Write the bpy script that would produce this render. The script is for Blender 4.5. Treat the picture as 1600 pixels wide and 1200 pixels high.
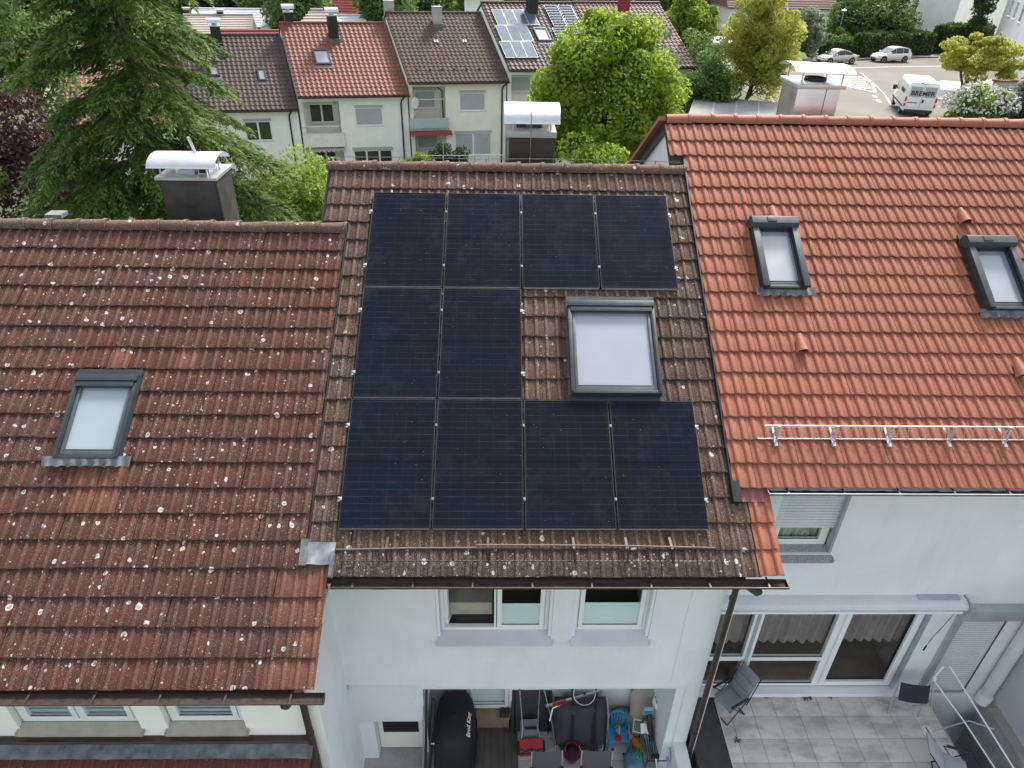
import bpy, bmesh, math, random
import numpy as np
from mathutils import Matrix, Vector
random.seed(7); rng = np.random.default_rng(7)
for o in list(bpy.data.objects): bpy.data.objects.remove(o)
scene = bpy.context.scene
COL = scene.collection
R_ = math.radians

# ------------------------------------------------------------------ camera
PITCH, YAW, ROLL = R_(33.10137), R_(1.50613), R_(-1.2136)
CAM = Vector((1.942416, -10.850146, 3.505112))
fw = Vector((math.sin(YAW)*math.cos(PITCH), math.cos(YAW)*math.cos(PITCH), -math.sin(PITCH)))
rt = Vector((math.cos(YAW), -math.sin(YAW), 0)); dn = fw.cross(rt)
rt2 = math.cos(ROLL)*rt + math.sin(ROLL)*dn
dn2 = -math.sin(ROLL)*rt + math.cos(ROLL)*dn
cd = bpy.data.cameras.new('camera'); co = bpy.data.objects.new('camera', cd); COL.objects.link(co)
co.matrix_world = Matrix(((rt2.x, -dn2.x, -fw.x, CAM.x), (rt2.y, -dn2.y, -fw.y, CAM.y), (rt2.z, -dn2.z, -fw.z, CAM.z), (0, 0, 0, 1)))
FPX = 1093.5215
cd.sensor_width = 36; cd.sensor_fit = 'HORIZONTAL'; cd.lens = FPX/1600*36; cd.clip_start = 0.1; cd.clip_end = 2000
scene.camera = co
def px(P):
    q = Vector(P) - CAM
    z = q.dot(fw)
    if z < .1: return (-9999, -9999)
    return (800 + FPX*q.dot(rt2)/z, 600 + FPX*q.dot(dn2)/z)

# ------------------------------------------------------------------ sky, sun, exposure
SUN_EL, SUN_AZ = 48, 28          # degrees; azimuth from +Y towards +X
w = bpy.data.worlds.new('World'); scene.world = w; w.use_nodes = True
nt = w.node_tree; bg = nt.nodes['Background']
sky = nt.nodes.new('ShaderNodeTexSky'); sky.sky_type = 'NISHITA'; sky.sun_disc = False
sky.sun_elevation = R_(SUN_EL); sky.sun_rotation = R_(SUN_AZ); sky.dust_density = 2.5; sky.air_density = 1.0; sky.ozone_density = 1.0
hs = nt.nodes.new('ShaderNodeHueSaturation'); hs.inputs['Saturation'].default_value = .35     # hazy sky
nt.links.new(sky.outputs[0], hs.inputs['Color']); nt.links.new(hs.outputs[0], bg.inputs[0]); bg.inputs[1].default_value = 0.15
sl = bpy.data.lights.new('sun', 'SUN'); sl.energy = 2.5; sl.angle = R_(11); sl.color = (1, .95, .87)
so = bpy.data.objects.new('sun', sl); COL.objects.link(so)
sdir = Vector((math.sin(R_(SUN_AZ))*math.cos(R_(SUN_EL)), math.cos(R_(SUN_AZ))*math.cos(R_(SUN_EL)), math.sin(R_(SUN_EL))))
so.rotation_euler = sdir.to_track_quat('Z', 'Y').to_euler(); so.location = (0, 0, 40)
scene.view_settings.view_transform = 'Standard'; scene.view_settings.look = 'None'
scene.view_settings.gamma = 1; scene.view_settings.exposure = 1.33
scene.render.resolution_x = 1024; scene.render.resolution_y = 768

# ------------------------------------------------------------------ helpers
WM = {}
def setp(o, label=None, cat=None, group=None, kind=None):
    if label: o['label'] = label
    if cat: o['category'] = cat
    if group: o['group'] = group
    if kind: o['kind'] = kind
    return o
def thing(name, label, cat, loc=(0, 0, 0), rz=0, group=None, rx=0, ry=0):
    o = bpy.data.objects.new(name, None); COL.objects.link(o)
    o.empty_display_size = .2
    o.location = loc; o.rotation_euler = (rx, ry, rz)
    WM[o.name] = Matrix.Translation(Vector(loc)) @ o.rotation_euler.to_matrix().to_4x4()
    return setp(o, label, cat, group)
def link(name, me, parent=None, loc=None, rot=None, kind=None, label=None):
    """object with mesh me; loc/rot are world values, converted to the parent's frame"""
    o = bpy.data.objects.new(name, me); COL.objects.link(o)
    M = Matrix.Translation(Vector(loc or (0, 0, 0)))
    if rot is not None: M = M @ rot.to_matrix().to_4x4()
    if parent is not None:
        o.parent = parent
        L = WM[parent.name].inverted() @ M
    else: L = M
    o.matrix_basis = L
    WM[o.name] = M
    if kind: o['kind'] = kind
    if label: o['label'] = label
    return o
def finish(me, mat, ang=35, smooth=True):
    if mat is not None: me.materials.append(mat)
    if smooth:
        me.polygons.foreach_set('use_smooth', [True]*len(me.polygons))
        try: me.set_sharp_from_angle(angle=R_(ang))
        except Exception: pass
    me.update()

class MB:
    def __init__(s): s.v = []; s.f = []
    def poly(s, *pts):
        n = len(s.v); s.v += [tuple(p) for p in pts]; s.f.append(tuple(range(n, n+len(pts)))); return s
    def box(s, a, b):
        x0, y0, z0 = [min(p, q) for p, q in zip(a, b)]; x1, y1, z1 = [max(p, q) for p, q in zip(a, b)]
        n = len(s.v)
        s.v += [(x0,y0,z0),(x1,y0,z0),(x1,y1,z0),(x0,y1,z0),(x0,y0,z1),(x1,y0,z1),(x1,y1,z1),(x0,y1,z1)]
        s.f += [tuple(n+i for i in q) for q in ((3,2,1,0),(4,5,6,7),(0,1,5,4),(1,2,6,5),(2,3,7,6),(3,0,4,7))]
        return s
    def obox(s, c, size, M):
        """oriented box: centre c, half axes via 3x3 matrix M"""
        n = len(s.v); c = Vector(c)
        for dz in (-.5, .5):
            for dx, dy in ((-.5,-.5),(.5,-.5),(.5,.5),(-.5,.5)):
                s.v.append(tuple(c + M @ Vector((dx*size[0], dy*size[1], dz*size[2]))))
        s.f += [tuple(n+i for i in q) for q in ((3,2,1,0),(4,5,6,7),(0,1,5,4),(1,2,6,5),(2,3,7,6),(3,0,4,7))]
        return s
    def bar(s, p, q, wd, ht, up=(0, 0, 1)):
        p, q = Vector(p), Vector(q); d = (q-p); L = d.length; d.normalize()
        up = Vector(up); sd = d.cross(up)
        if sd.length < 1e-4: sd = d.cross(Vector((0, 1, 0)))
        sd.normalize(); u = sd.cross(d)
        M = Matrix((sd, d, u)).transposed()
        return s.obox((p+q)/2, (wd, L, ht), M)
    def tube(s, pts, r, n=8, cap=True, close=False):
        P = [Vector(p) for p in pts]; m = len(P)
        rs = r if isinstance(r, (list, tuple)) else [r]*m
        base = len(s.v); ref = None
        for i in range(m):
            if close: t = P[(i+1) % m]-P[i-1]
            else: t = P[min(i+1, m-1)]-P[max(i-1, 0)]
            t.normalize()
            if ref is None:
                ref = t.cross(Vector((0, 0, 1)))
                if ref.length < .01: ref = t.cross(Vector((1, 0, 0)))
            ref = ref - t*ref.dot(t); ref.normalize(); b = t.cross(ref)
            for k in range(n):
                a = 2*math.pi*k/n
                s.v.append(tuple(P[i] + (ref*math.cos(a)+b*math.sin(a))*rs[i]))
        for i in range(m if close else m-1):
            j = (i+1) % m
            for k in range(n):
                k2 = (k+1) % n
                s.f.append((base+i*n+k, base+i*n+k2, base+j*n+k2, base+j*n+k))
        if cap and not close:
            s.f.append(tuple(base+k for k in range(n))[::-1]); s.f.append(tuple(base+(m-1)*n+k for k in range(n)))
        return s
    def lathe(s, prof, c=(0, 0, 0), n=16, ax=None):
        base = len(s.v); c = Vector(c); M = ax or Matrix.Identity(3)
        for r, z in prof:
            for k in range(n):
                a = 2*math.pi*k/n
                s.v.append(tuple(c + M @ Vector((r*math.cos(a), r*math.sin(a), z))))
        for i in range(len(prof)-1):
            for k in range(n):
                k2 = (k+1) % n
                s.f.append((base+i*n+k, base+i*n+k2, base+(i+1)*n+k2, base+(i+1)*n+k))
        if prof[0][0] > 1e-4: s.f.append(tuple(base+k for k in range(n))[::-1])
        if prof[-1][0] > 1e-4: s.f.append(tuple(base+(len(prof)-1)*n+k for k in range(n)))
        return s
    def prism(s, poly, off):
        """closed polygon (3d points) extruded by vector off"""
        n = len(s.v); m = len(poly); off = Vector(off)
        s.v += [tuple(p) for p in poly] + [tuple(Vector(p)+off) for p in poly]
        s.f.append(tuple(range(n, n+m))[::-1]); s.f.append(tuple(range(n+m, n+2*m)))
        for i in range(m):
            j = (i+1) % m
            s.f.append((n+i, n+j, n+m+j, n+m+i))
        return s
    def grid(s, fn, nu, nv):
        n = len(s.v)
        for j in range(nv+1):
            for i in range(nu+1): s.v.append(tuple(fn(i/nu, j/nv)))
        for j in range(nv):
            for i in range(nu):
                a = n+j*(nu+1)+i
                s.f.append((a, a+1, a+nu+2, a+nu+1))
        return s
    def add(s, other):
        n = len(s.v); s.v += other.v; s.f += [tuple(n+i for i in f) for f in other.f]; return s
    def xf(s, fn):
        s.v = [tuple(fn(Vector(v))) for v in s.v]; return s
    def mesh(s, name, mat, ang=35, smooth=True, bevel=0):
        me = bpy.data.meshes.new(name); me.from_pydata(s.v, [], s.f)
        bm = bmesh.new(); bm.from_mesh(me)
        bmesh.ops.recalc_face_normals(bm, faces=bm.faces)
        if bevel:
            ed = [e for e in bm.edges if len(e.link_faces) == 2 and e.calc_face_angle(0) > .6]
            bmesh.ops.bevel(bm, geom=ed, offset=bevel, segments=2, affect='EDGES', profile=.6, clamp_overlap=True)
        bm.to_mesh(me); bm.free()
        finish(me, mat, ang, smooth); return me
    def build(s, name, mat, parent=None, world=True, ang=35, smooth=True, bevel=0, kind=None, label=None):
        """world=True: vertices are world coordinates; False: local to the parent"""
        if world and parent is not None:
            inv = WM[parent.name].inverted(); s.v = [tuple(inv @ Vector(v)) for v in s.v]
        me = s.mesh(name, mat, ang, smooth, bevel)
        o = bpy.data.objects.new(name, me); COL.objects.link(o)
        if parent is not None:
            o.parent = parent; WM[o.name] = WM[parent.name].copy()
        else: WM[o.name] = Matrix.Identity(4)
        if kind: o['kind'] = kind
        if label: o['label'] = label
        return o

def top(mb, name, mat, label, cat, group=None, kind=None, **k):
    o = mb.build(name, mat, None, **k); return setp(o, label, cat, group, kind)

# ------------------------------------------------------------------ materials
class NT:
    def __init__(s, name):
        s.m = bpy.data.materials.new(name); s.m.use_nodes = True
        s.t = s.m.node_tree; s.b = s.t.nodes['Principled BSDF']; s.out = s.t.nodes['Material Output']
    def n(s, typ, **kw):
        x = s.t.nodes.new('ShaderNode'+typ)
        for k, v in kw.items(): setattr(x, k, v)
        return x
    def l(s, a, b): s.t.links.new(a, b)
    def val(s, sock, v):
        if hasattr(v, 'is_linked') or hasattr(v, 'links'): s.l(v, sock)
        else: sock.default_value = v
    def math(s, op, a, b=0.0, c=None):
        x = s.n('Math', operation=op); s.val(x.inputs[0], a); s.val(x.inputs[1], b)
        if c is not None: s.val(x.inputs[2], c)
        return x.outputs[0]
    def mix(s, f, a, b, blend='MIX'):
        x = s.n('Mix', data_type='RGBA', blend_type=blend)
        s.val(x.inputs[0], f)
        for sock, v in ((x.inputs[6], a), (x.inputs[7], b)):
            if isinstance(v, tuple): sock.default_value = (*v[:3], 1)
            else: s.l(v, sock)
        return x.outputs[2]
    def pos(s): return s.n('NewGeometry').outputs['Position']
    def obj(s): return s.n('TexCoord').outputs['Object']
    def noise(s, vec, scale, det=3, rough=.55, out=0):
        x = s.n('TexNoise'); s.l(vec, x.inputs['Vector']); x.inputs['Scale'].default_value = scale
        x.inputs['Detail'].default_value = det; x.inputs['Roughness'].default_value = rough
        return x.outputs[out]
    def ramp(s, f, stops):
        x = s.n('ValToRGB'); s.l(f, x.inputs[0]); e = x.color_ramp.elements
        while len(e) < len(stops): e.new(.5)
        for q, (p, c) in zip(e, stops):
            q.position = p; q.color = (*c[:3], 1) if isinstance(c, tuple) else (c, c, c, 1)
        return x.outputs[0]
    def mapr(s, f, a, b, c=0.0, d=1.0):
        x = s.n('MapRange'); s.l(f, x.inputs[0])
        for i, v in enumerate((a, b, c, d)): x.inputs[i+1].default_value = v
        return x.outputs[0]
    def scale(s, vec, sc):
        x = s.n('VectorMath', operation='MULTIPLY'); s.l(vec, x.inputs[0]); x.inputs[1].default_value = sc; return x.outputs[0]
    def bump(s, h, strength=.3, dist=.01):
        x = s.n('Bump'); s.l(h, x.inputs['Height']); x.inputs['Strength'].default_value = strength; x.inputs['Distance'].default_value = dist
        s.l(x.outputs[0], s.b.inputs['Normal'])
    def rand(s):
        a = s.n('ObjectInfo').outputs['Random']; b = s.n('NewGeometry').outputs['Random Per Island']
        return s.math('FRACT', s.math('ADD', a, b))

def mat(name, col, rough=.6, metal=0, var=.12, sc=3.0, bump=0.0, bsc=60, spec=.4, alt=None, dirt=0.0):
    M = NT(name)
    p = M.pos()
    n1 = M.noise(p, sc, 5)
    a = tuple(c*(1-var) for c in col); b = tuple(min(1, c*(1+var)) for c in col)
    if alt: b = alt
    c = M.mix(M.mapr(n1, .3, .7), a, b)
    if dirt:
        n2 = M.noise(M.scale(p, (1, 1, .25)), 2.3, 6, .7)
        c = M.mix(M.math('MULTIPLY', M.mapr(n2, .5, .8), dirt), c, tuple(x*.45 for x in col))
    M.l(c, M.b.inputs['Base Color'])
    M.l(M.mapr(n1, .3, .7, max(.03, rough*.85), min(1, rough*1.15)), M.b.inputs['Roughness'])
    M.b.inputs['Metallic'].default_value = metal; M.b.inputs['Specular IOR Level'].default_value = spec
    if bump: M.bump(M.noise(p, bsc, 3), bump, .01)
    return M.m

def tile_mat(name, c1, c2, c3, speck=.5, spot=.4, mossy=.3, rough=.85, speck_sc=120, streak=.5, lich=None):
    M = NT(name); p = M.pos(); r = M.rand()
    big = M.noise(p, .55, 4, .6)
    med = M.noise(p, 7, 5, .65)
    fine = M.noise(p, 60, 4, .6)
    base = M.mix(r, c1, c2)
    base = M.mix(M.math('MULTIPLY', M.mapr(med, .42, .72), .75), base, c3)
    # up-slope streaks
    st = M.noise(M.scale(p, (22, 2.2, 2.2)), 1.0, 4, .6)
    base = M.mix(M.math('MULTIPLY', M.mapr(st, .48, .7), streak), base, tuple(x*.55 for x in c1))
    if lich:
        at = M.n('Attribute', attribute_name='roll')
        base = M.mix(M.math('MULTIPLY', M.math('MULTIPLY', at.outputs['Fac'], M.mapr(med, .30, .62, .15, 1.0)), .75), base, lich)
    dark = M.math('MULTIPLY', M.mapr(big, .42, .68), mossy)
    base = M.mix(dark, base, (.055, .050, .042))
    f2 = M.mapr(fine, .3, .75, .72, 1.25)
    mm = M.n('VectorMath', operation='SCALE'); M.l(base, mm.inputs[0]); M.l(f2, mm.inputs['Scale']); base = mm.outputs[0]
    hgt = fine
    if speck > 0 or spot > 0:
        def spots(sc, rmin, rmax, dens, seedoff):
            v = M.n('TexVoronoi', feature='F1'); q = M.n('VectorMath', operation='ADD'); M.l(p, q.inputs[0]); q.inputs[1].default_value = (seedoff, seedoff*1.7, .3)
            dd = M.n('VectorMath', operation='ADD'); M.l(q.outputs[0], dd.inputs[0])
            nz = M.n('TexNoise'); M.l(p, nz.inputs['Vector']); nz.inputs['Scale'].default_value = sc*1.6; nz.inputs['Detail'].default_value = 2
            sb = M.n('VectorMath', operation='SCALE'); M.l(nz.outputs['Color'], sb.inputs[0]); sb.inputs['Scale'].default_value = .45/sc
            M.l(sb.outputs[0], dd.inputs[1])
            M.l(dd.outputs[0], v.inputs['Vector']); v.inputs['Scale'].default_value = sc
            sep = M.n('SeparateColor'); M.l(v.outputs['Color'], sep.inputs[0])
            on = M.math('GREATER_THAN', dens, sep.outputs[0])
            rad = M.mapr(sep.outputs[1], 0, 1, rmin, rmax)
            ins = M.math('LESS_THAN', v.outputs['Distance'], rad)
            ring = M.math('GREATER_THAN', v.outputs['Distance'], M.math('MULTIPLY', rad, .55))
            return M.math('MULTIPLY', on, ins), ring, sep.outputs[2]
        patch = M.noise(p, 1.3, 4, .7)
        s1, _, t1 = spots(speck_sc, .18, .42, M.math('MULTIPLY', M.mapr(patch, .35, .7, .15, 1.0), speck), 3.1)
        s2, rg, t2 = spots(24, .12, .38, M.math('MULTIPLY', M.mapr(patch, .3, .7, .25, 1.0), spot*.36), 9.3)
        s3, rg3, t3 = spots(8, .12, .30, M.math('MULTIPLY', M.mapr(patch, .3, .7, .4, 1.0), spot*.75), 17.7)
        li = M.mix(t1, (.42, .36, .32), (.62, .58, .52))
        base = M.mix(M.math('MULTIPLY', s1, .8), base, li)
        base = M.mix(M.math('MULTIPLY', s2, .85), base, M.mix(t2, (.48, .45, .40), (.40, .28, .23)))
        big3 = M.mix(rg3, (.30, .29, .26), (.54, .53, .48))
        base = M.mix(M.math('MULTIPLY', s3, .92), base, big3)
    M.l(base, M.b.inputs['Base Color'])
    M.b.inputs['Roughness'].default_value = rough; M.b.inputs['Specular IOR Level'].default_value = .3
    M.bump(hgt, .35, .006)
    return M.m

def leaf_mat(name, ca, cb, cc=None, trans=.45, rough=.55, gain=1.45):
    cc = cc or tuple(x*1.5 for x in cb); ca, cb, cc = [tuple(min(.6, x*gain) for x in q) for q in (ca, cb, cc)]
    M = NT(name); p = M.pos()
    r = M.n('NewGeometry').outputs['Random Per Island']
    n1 = M.noise(p, .9, 3)
    c = M.mix(M.mapr(n1, .35, .65), ca, cb)
    c = M.mix(M.math('MULTIPLY', r, .6), c, cc or tuple(x*1.5 for x in cb))
    M.l(c, M.b.inputs['Base Color']); M.b.inputs['Roughness'].default_value = rough; M.b.inputs['Specular IOR Level'].default_value = .25
    tr = M.n('BsdfTranslucent')
    br = M.mix(.5, c, tuple(min(1, x*1.9) for x in cb))
    M.l(br, tr.inputs[0])
    mx = M.n('MixShader'); mx.inputs[0].default_value = trans
    M.l(M.b.outputs[0], mx.inputs[1]); M.l(tr.outputs[0], mx.inputs[2]); M.l(mx.outputs[0], M.out.inputs[0])
    return M.m

def glass_mat(name, tint=(.9, .95, .95), refl=.12, rough=.02):
    M = NT(name)
    tr = M.n('BsdfTransparent'); tr.inputs[0].default_value = (*tint, 1)
    gl = M.n('BsdfGlossy'); gl.inputs['Roughness'].default_value = rough
    fr = M.n('LayerWeight'); fr.inputs[0].default_value = .25
    f = M.math('ADD', M.math('MULTIPLY', M.math('POWER', fr.outputs['Facing'], 3.0), .5), refl)
    mx = M.n('MixShader'); M.l(M.math('MINIMUM', f, 1.0), mx.inputs[0]); M.l(tr.outputs[0], mx.inputs[1]); M.l(gl.outputs[0], mx.inputs[2])
    M.l(mx.outputs[0], M.out.inputs[0]); return M.m

MT = {}
MT['tile_old_red'] = tile_mat('tile_old_red', (.118, .039, .025), (.083, .033, .022), (.062, .034, .025), .26, .48, .22, streak=.4, lich=(.125, .072, .053))
MT['tile_fresh_red'] = tile_mat('tile_fresh_red', (.21, .070, .040), (.165, .060, .038), (.11, .055, .040), .2, .25, .25, streak=.6, lich=(.16, .10, .075))
MT['tile_brown'] = tile_mat('tile_brown', (.122, .063, .041), (.084, .046, .031), (.058, .037, .027), .5, .25, .32, streak=.5, lich=(.155, .108, .081))
MT['tile_brown_lichen'] = tile_mat('tile_brown_lichen', (.095, .060, .046), (.072, .047, .037), (.052, .037, .030), .6, 1.0, .3, streak=.6, lich=(.125, .095, .078))
MT['tile_orange'] = tile_mat('tile_orange', (.345, .128, .080), (.325, .120, .075), (.305, .113, .071), 0, 0, .03, .7, streak=.10)
MT['ridge_old'] = tile_mat('ridge_old', (.17, .075, .050), (.12, .075, .055), (.10, .075, .06), .6, .5, .5)
def plaster(name, col, dirt=.25):
    return mat(name, col, .9, 0, .05, 1.2, .25, 220, .2, dirt=dirt)
MT['plaster'] = plaster('plaster', (.74, .77, .78), .18)
MT['plaster_white'] = plaster('plaster_white', (.88, .87, .83), .06)
MT['plaster_cream'] = plaster('plaster_cream', (.84, .81, .72), .08)
MT['plaster_grey'] = plaster('plaster_grey', (.50, .53, .54), .3)
MT['upvc'] = mat('upvc', (.80, .82, .82), .35, 0, .03, 2, spec=.5)
MT['shutter'] = mat('shutter', (.62, .66, .67), .45, 0, .04, 3)
MT['alu'] = mat('alu', (.62, .64, .66), .35, .9, .08, 4)
MT['alu_dull'] = mat('alu_dull', (.48, .52, .54), .5, .6, .12, 4, dirt=.2)
MT['zinc'] = mat('zinc', (.24, .26, .27), .55, .5, .35, 7, .2, 20, dirt=.45)
MT['lead'] = mat('lead', (.135, .145, .150), .6, .2, .45, 7, .4, 25, dirt=.5)
MT['anthracite'] = mat('anthracite', (.038, .047, .051), .42, .2, .1, 5)
MT['black_metal'] = mat('black_metal', (.02, .021, .022), .45, .2, .2, 8)
MT['brown_metal'] = mat('brown_metal', (.075, .050, .043), .45, .35, .2, 5, dirt=.3)
MT['dark_brown_clad'] = mat('dark_brown_clad', (.040, .027, .021), .5, .2, .2, 3, dirt=.3)
MT['slate'] = mat('slate', (.028, .027, .026), .6, 0, .3, 6, .2, 20)
MT['concrete'] = mat('concrete', (.36, .35, .33), .9, 0, .2, 3, .3, 80, dirt=.4)
MT['deck'] = mat('deck', (.05, .038, .03), .9, 0, .2, 3)
MT['asphalt'] = mat('asphalt', (.135, .122, .102), .9, 0, .16, .25, .3, 60, dirt=.12)
MT['paint_white'] = mat('paint_white', (.78, .78, .76), .6, 0, .06, 3, dirt=.1)
MT['glass'] = glass_mat('glass', (.93, .97, .96), .03)
MT['glass_dark_inside'] = mat('glass_dark_inside', (.035, .042, .042), .06, 0, .3, 1.5, spec=.7)  # shade of the rooms and cabins behind is put into the base colour
MT['rubber'] = mat('rubber', (.018, .018, .018), .7, 0, .2, 10)
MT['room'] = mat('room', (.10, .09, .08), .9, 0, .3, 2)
MT['steel'] = mat('steel', (.62, .62, .62), .3, .9, .05, 8)
# ================================================================== the three near roofs
ALPHA = R_(30.80376); CA, SA = math.cos(ALPHA), math.sin(ALPHA)
ROT = Matrix.Rotation(ALPHA, 3, 'X').to_euler()
def RP(X, v, n=0.0): return Vector((X, -v*CA - n*SA, -v*SA + n*CA))
def slope(q): return RP(q.x, q.y, q.z)      # (X, distance down the slope, height above the roof plane)

ROLLV = []
def set_roll(me, n=1):
    a = me.attributes.new('roll', 'FLOAT', 'POINT'); a.data.foreach_set('value', ROLLV*n)
ROLL_NEW = ((0, .03), (.050, -.04), (.054, .30), (.062, .80), (.080, 1.0), (.100, .86), (.116, .42), (.130, .05))
ROLL_OLD = ((0, .0), (.052, -.05), (.060, .62), (.072, .95), (.088, 1.0), (.104, .62), (.113, -.05), (.130, .06))
def tile_shape(h, wd=.296, L=.385, thick=.024, lift=.046, sag=0.0, prof=None):
    xs = []; zs = []
    for per in range(2):
        for a, b in (prof or ROLL_OLD):
            xs.append(per*.15 + a); zs.append(b*h)
    xs.append(wd); zs.append(0.0)
    m = MB(); n = len(xs)
    for y, dz in ((L, 0.0), (0.012, lift), (0.0, lift-.006)):
        for x, z in zip(xs, zs): m.v.append((x, y, z + dz - sag*(1-y/L)))
    for x, z in zip(xs, zs): m.v.append((x, .002, z*.9 + lift - thick))
    ROLLV[:] = [max(0, z/h) for z in zs]*4
    for r in range(3):
        for i in range(n-1):
            a = r*n + i; m.f.append((a, a+n, a+n+1, a+1))
    return m
TILE = {}
def tile_mesh(key, mat_, h, prof=None): TILE[key] = tile_shape(h, prof=prof).mesh('tile_'+key, MT[mat_], 50); set_roll(TILE[key])
tile_mesh('old_red', 'tile_old_red', .021); tile_mesh('brown', 'tile_brown', .023)
tile_mesh('brown_lichen', 'tile_brown_lichen', .023); tile_mesh('orange', 'tile_orange', .031, ROLL_NEW); tile_mesh('fresh_red', 'tile_fresh_red', .021)

PANELS = []   # (X0, v0) of the solar panels
PW, PH, PG = 1.134, 1.762, .022
for r in range(3):
    for c in range(4):
        if r == 1 and c > 1: continue
        PANELS.append((r, c, c*(PW+PG), r*(PH+PG)))
def under_panel(X, v):
    return any(x0-.12 < X and X+.3 < x0+PW+.12 and v0-.02 < v-.30 and v < v0+PH+.02 for _, _, x0, v0 in PANELS)

def place_tiles(roof, items, jit=1.0, limit=300):
    cand = []; rest = []
    for X, v, off, key in items:
        p = px(RP(X+.15, v-.17, off)); vis = -25 < p[0] < 1625 and -25 < p[1] < 1230 and not under_panel(X, v)
        d = (RP(X, v, off)-CAM).length
        (cand if vis else rest).append((d, X, v, off, key))
    cand.sort(key=lambda t: t[0])
    rest += cand[limit:]
    def pose(X, v, off):
        loc = RP(X + random.gauss(0, .0012)*jit, v + random.gauss(0, .0035)*jit, off + random.gauss(0, .0012)*jit)
        e = ROT.copy(); e.z = random.gauss(0, .0035)*jit; e.y = random.gauss(0, .005)*jit
        return loc, e
    for d, X, v, off, key in cand[:limit]:
        loc, e = pose(X, v, off)
        link('tile', TILE[key], roof, loc, e)
    by = {}
    for t in rest: by.setdefault(t[4], []).append(t)
    for key, L in by.items():
        me = TILE[key]; base = [v.co.copy() for v in me.vertices]; fs = [tuple(p.vertices) for p in me.polygons]
        m = MB()
        for d, X, v, off, _ in L:
            loc, e = pose(X, v, off); Mx = Matrix.Translation(loc) @ e.to_matrix().to_4x4()
            n = len(m.v); m.v += [tuple(Mx @ q) for q in base]; m.f += [tuple(n+i for i in f) for f in fs]
        o = m.build('tile_field', me.materials[0], roof, ang=50, kind='stuff')
        rv = [0.0]*len(base); me.attributes['roll'].data.foreach_get('value', rv); o.data.attributes.new('roll', 'FLOAT', 'POINT').data.foreach_set('value', rv*len(L))

def ridge_caps(roof, X0, X1, v, off, r, mt, pitch=.40, name='ridge_tile'):
    P = RP(0, v, off)
    m = MB(); L = pitch+.035; N = 10
    for x, rr in ((0, r*1.04), (.055, r*1.04), (.062, r*.93), (L, r*.84)):
        for k in range(N+1):
            a = math.pi*(-.12 + 1.24*k/N)
            m.v.append((x, math.cos(a)*rr*1.05, math.sin(a)*rr*.92 - (r-rr)*.2))
    for i in range(3):
        for k in range(N):
            a = i*(N+1)+k; m.f.append((a, a+1, a+N+2, a+N+1))
    n = len(m.v)     # lip at the wide end
    for rr in (r*1.04, r*.86):
        for k in range(N+1):
            a = math.pi*(-.12 + 1.24*k/N); m.v.append((0, math.cos(a)*rr*1.05, math.sin(a)*rr*.92))
    for k in range(N): m.f.append((n+k, n+k+1, n+N+2+k, n+N+1+k))
    me = m.mesh('ridge_tile', MT[mt], 50)
    x = X1; i = 0
    while x - pitch*.7 > X0:
        o = link(name, me, roof, (x, P.y, P.z + random.gauss(0, .004)), Matrix.Rotation(math.pi, 3, 'Z').to_euler())
        e = o.rotation_euler; o.rotation_euler = (e.x + random.gauss(0, .03), e.y + random.gauss(0, .008), e.z + random.gauss(0, .006))
        x -= pitch

def gutter(house, X0, X1, Y, Z, r, mt='zinc', name='gutter'):
    m = MB(); N = 10
    for rr in (r, r-.006):
        for x in (X0, X1):
            for k in range(N+1):
                a = math.pi + math.pi*k/N; m.v.append((x, Y + math.cos(a)*rr, Z + math.sin(a)*rr))
    for q in (0, 2):
        for k in range(N):
            a = q*(N+1)+k; m.f.append((a, a+1, a+N+2, a+N+1))
    for x in (X0, X1): m.prism([(x, Y+math.cos(math.pi+math.pi*k/N)*r, Z+math.sin(math.pi+math.pi*k/N)*r) for k in range(N+1)], (.004, 0, 0))
    m.tube([(X0, Y-r, Z), (X1, Y-r, Z)], .010, 6)
    g = m.build(name, MT[mt], house, ang=50)
    hm = MB().box((0, -r+.012, -.014), (.022, r+.05, -.008)).mesh('gutter_hanger', MT['dark_brown_clad']); x = X0+.25
    while x < X1: link('gutter_hanger', hm, g, (x, Y, Z)); x += .72
    d = MB(); random.seed(int(X0*10)+3)
    d.grid(lambda u, v: (X0+.02+u*(X1-X0-.04), Y+(v-.5)*r*1.5, Z-r*.72+random.random()*.012), int((X1-X0)/.1), 3)
    d.build('leaf_litter', MT['litter'], g)
    return g
MT['litter'] = mat('litter', (.030, .024, .019), .95, 0, .6, 14, .5, 40)

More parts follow.
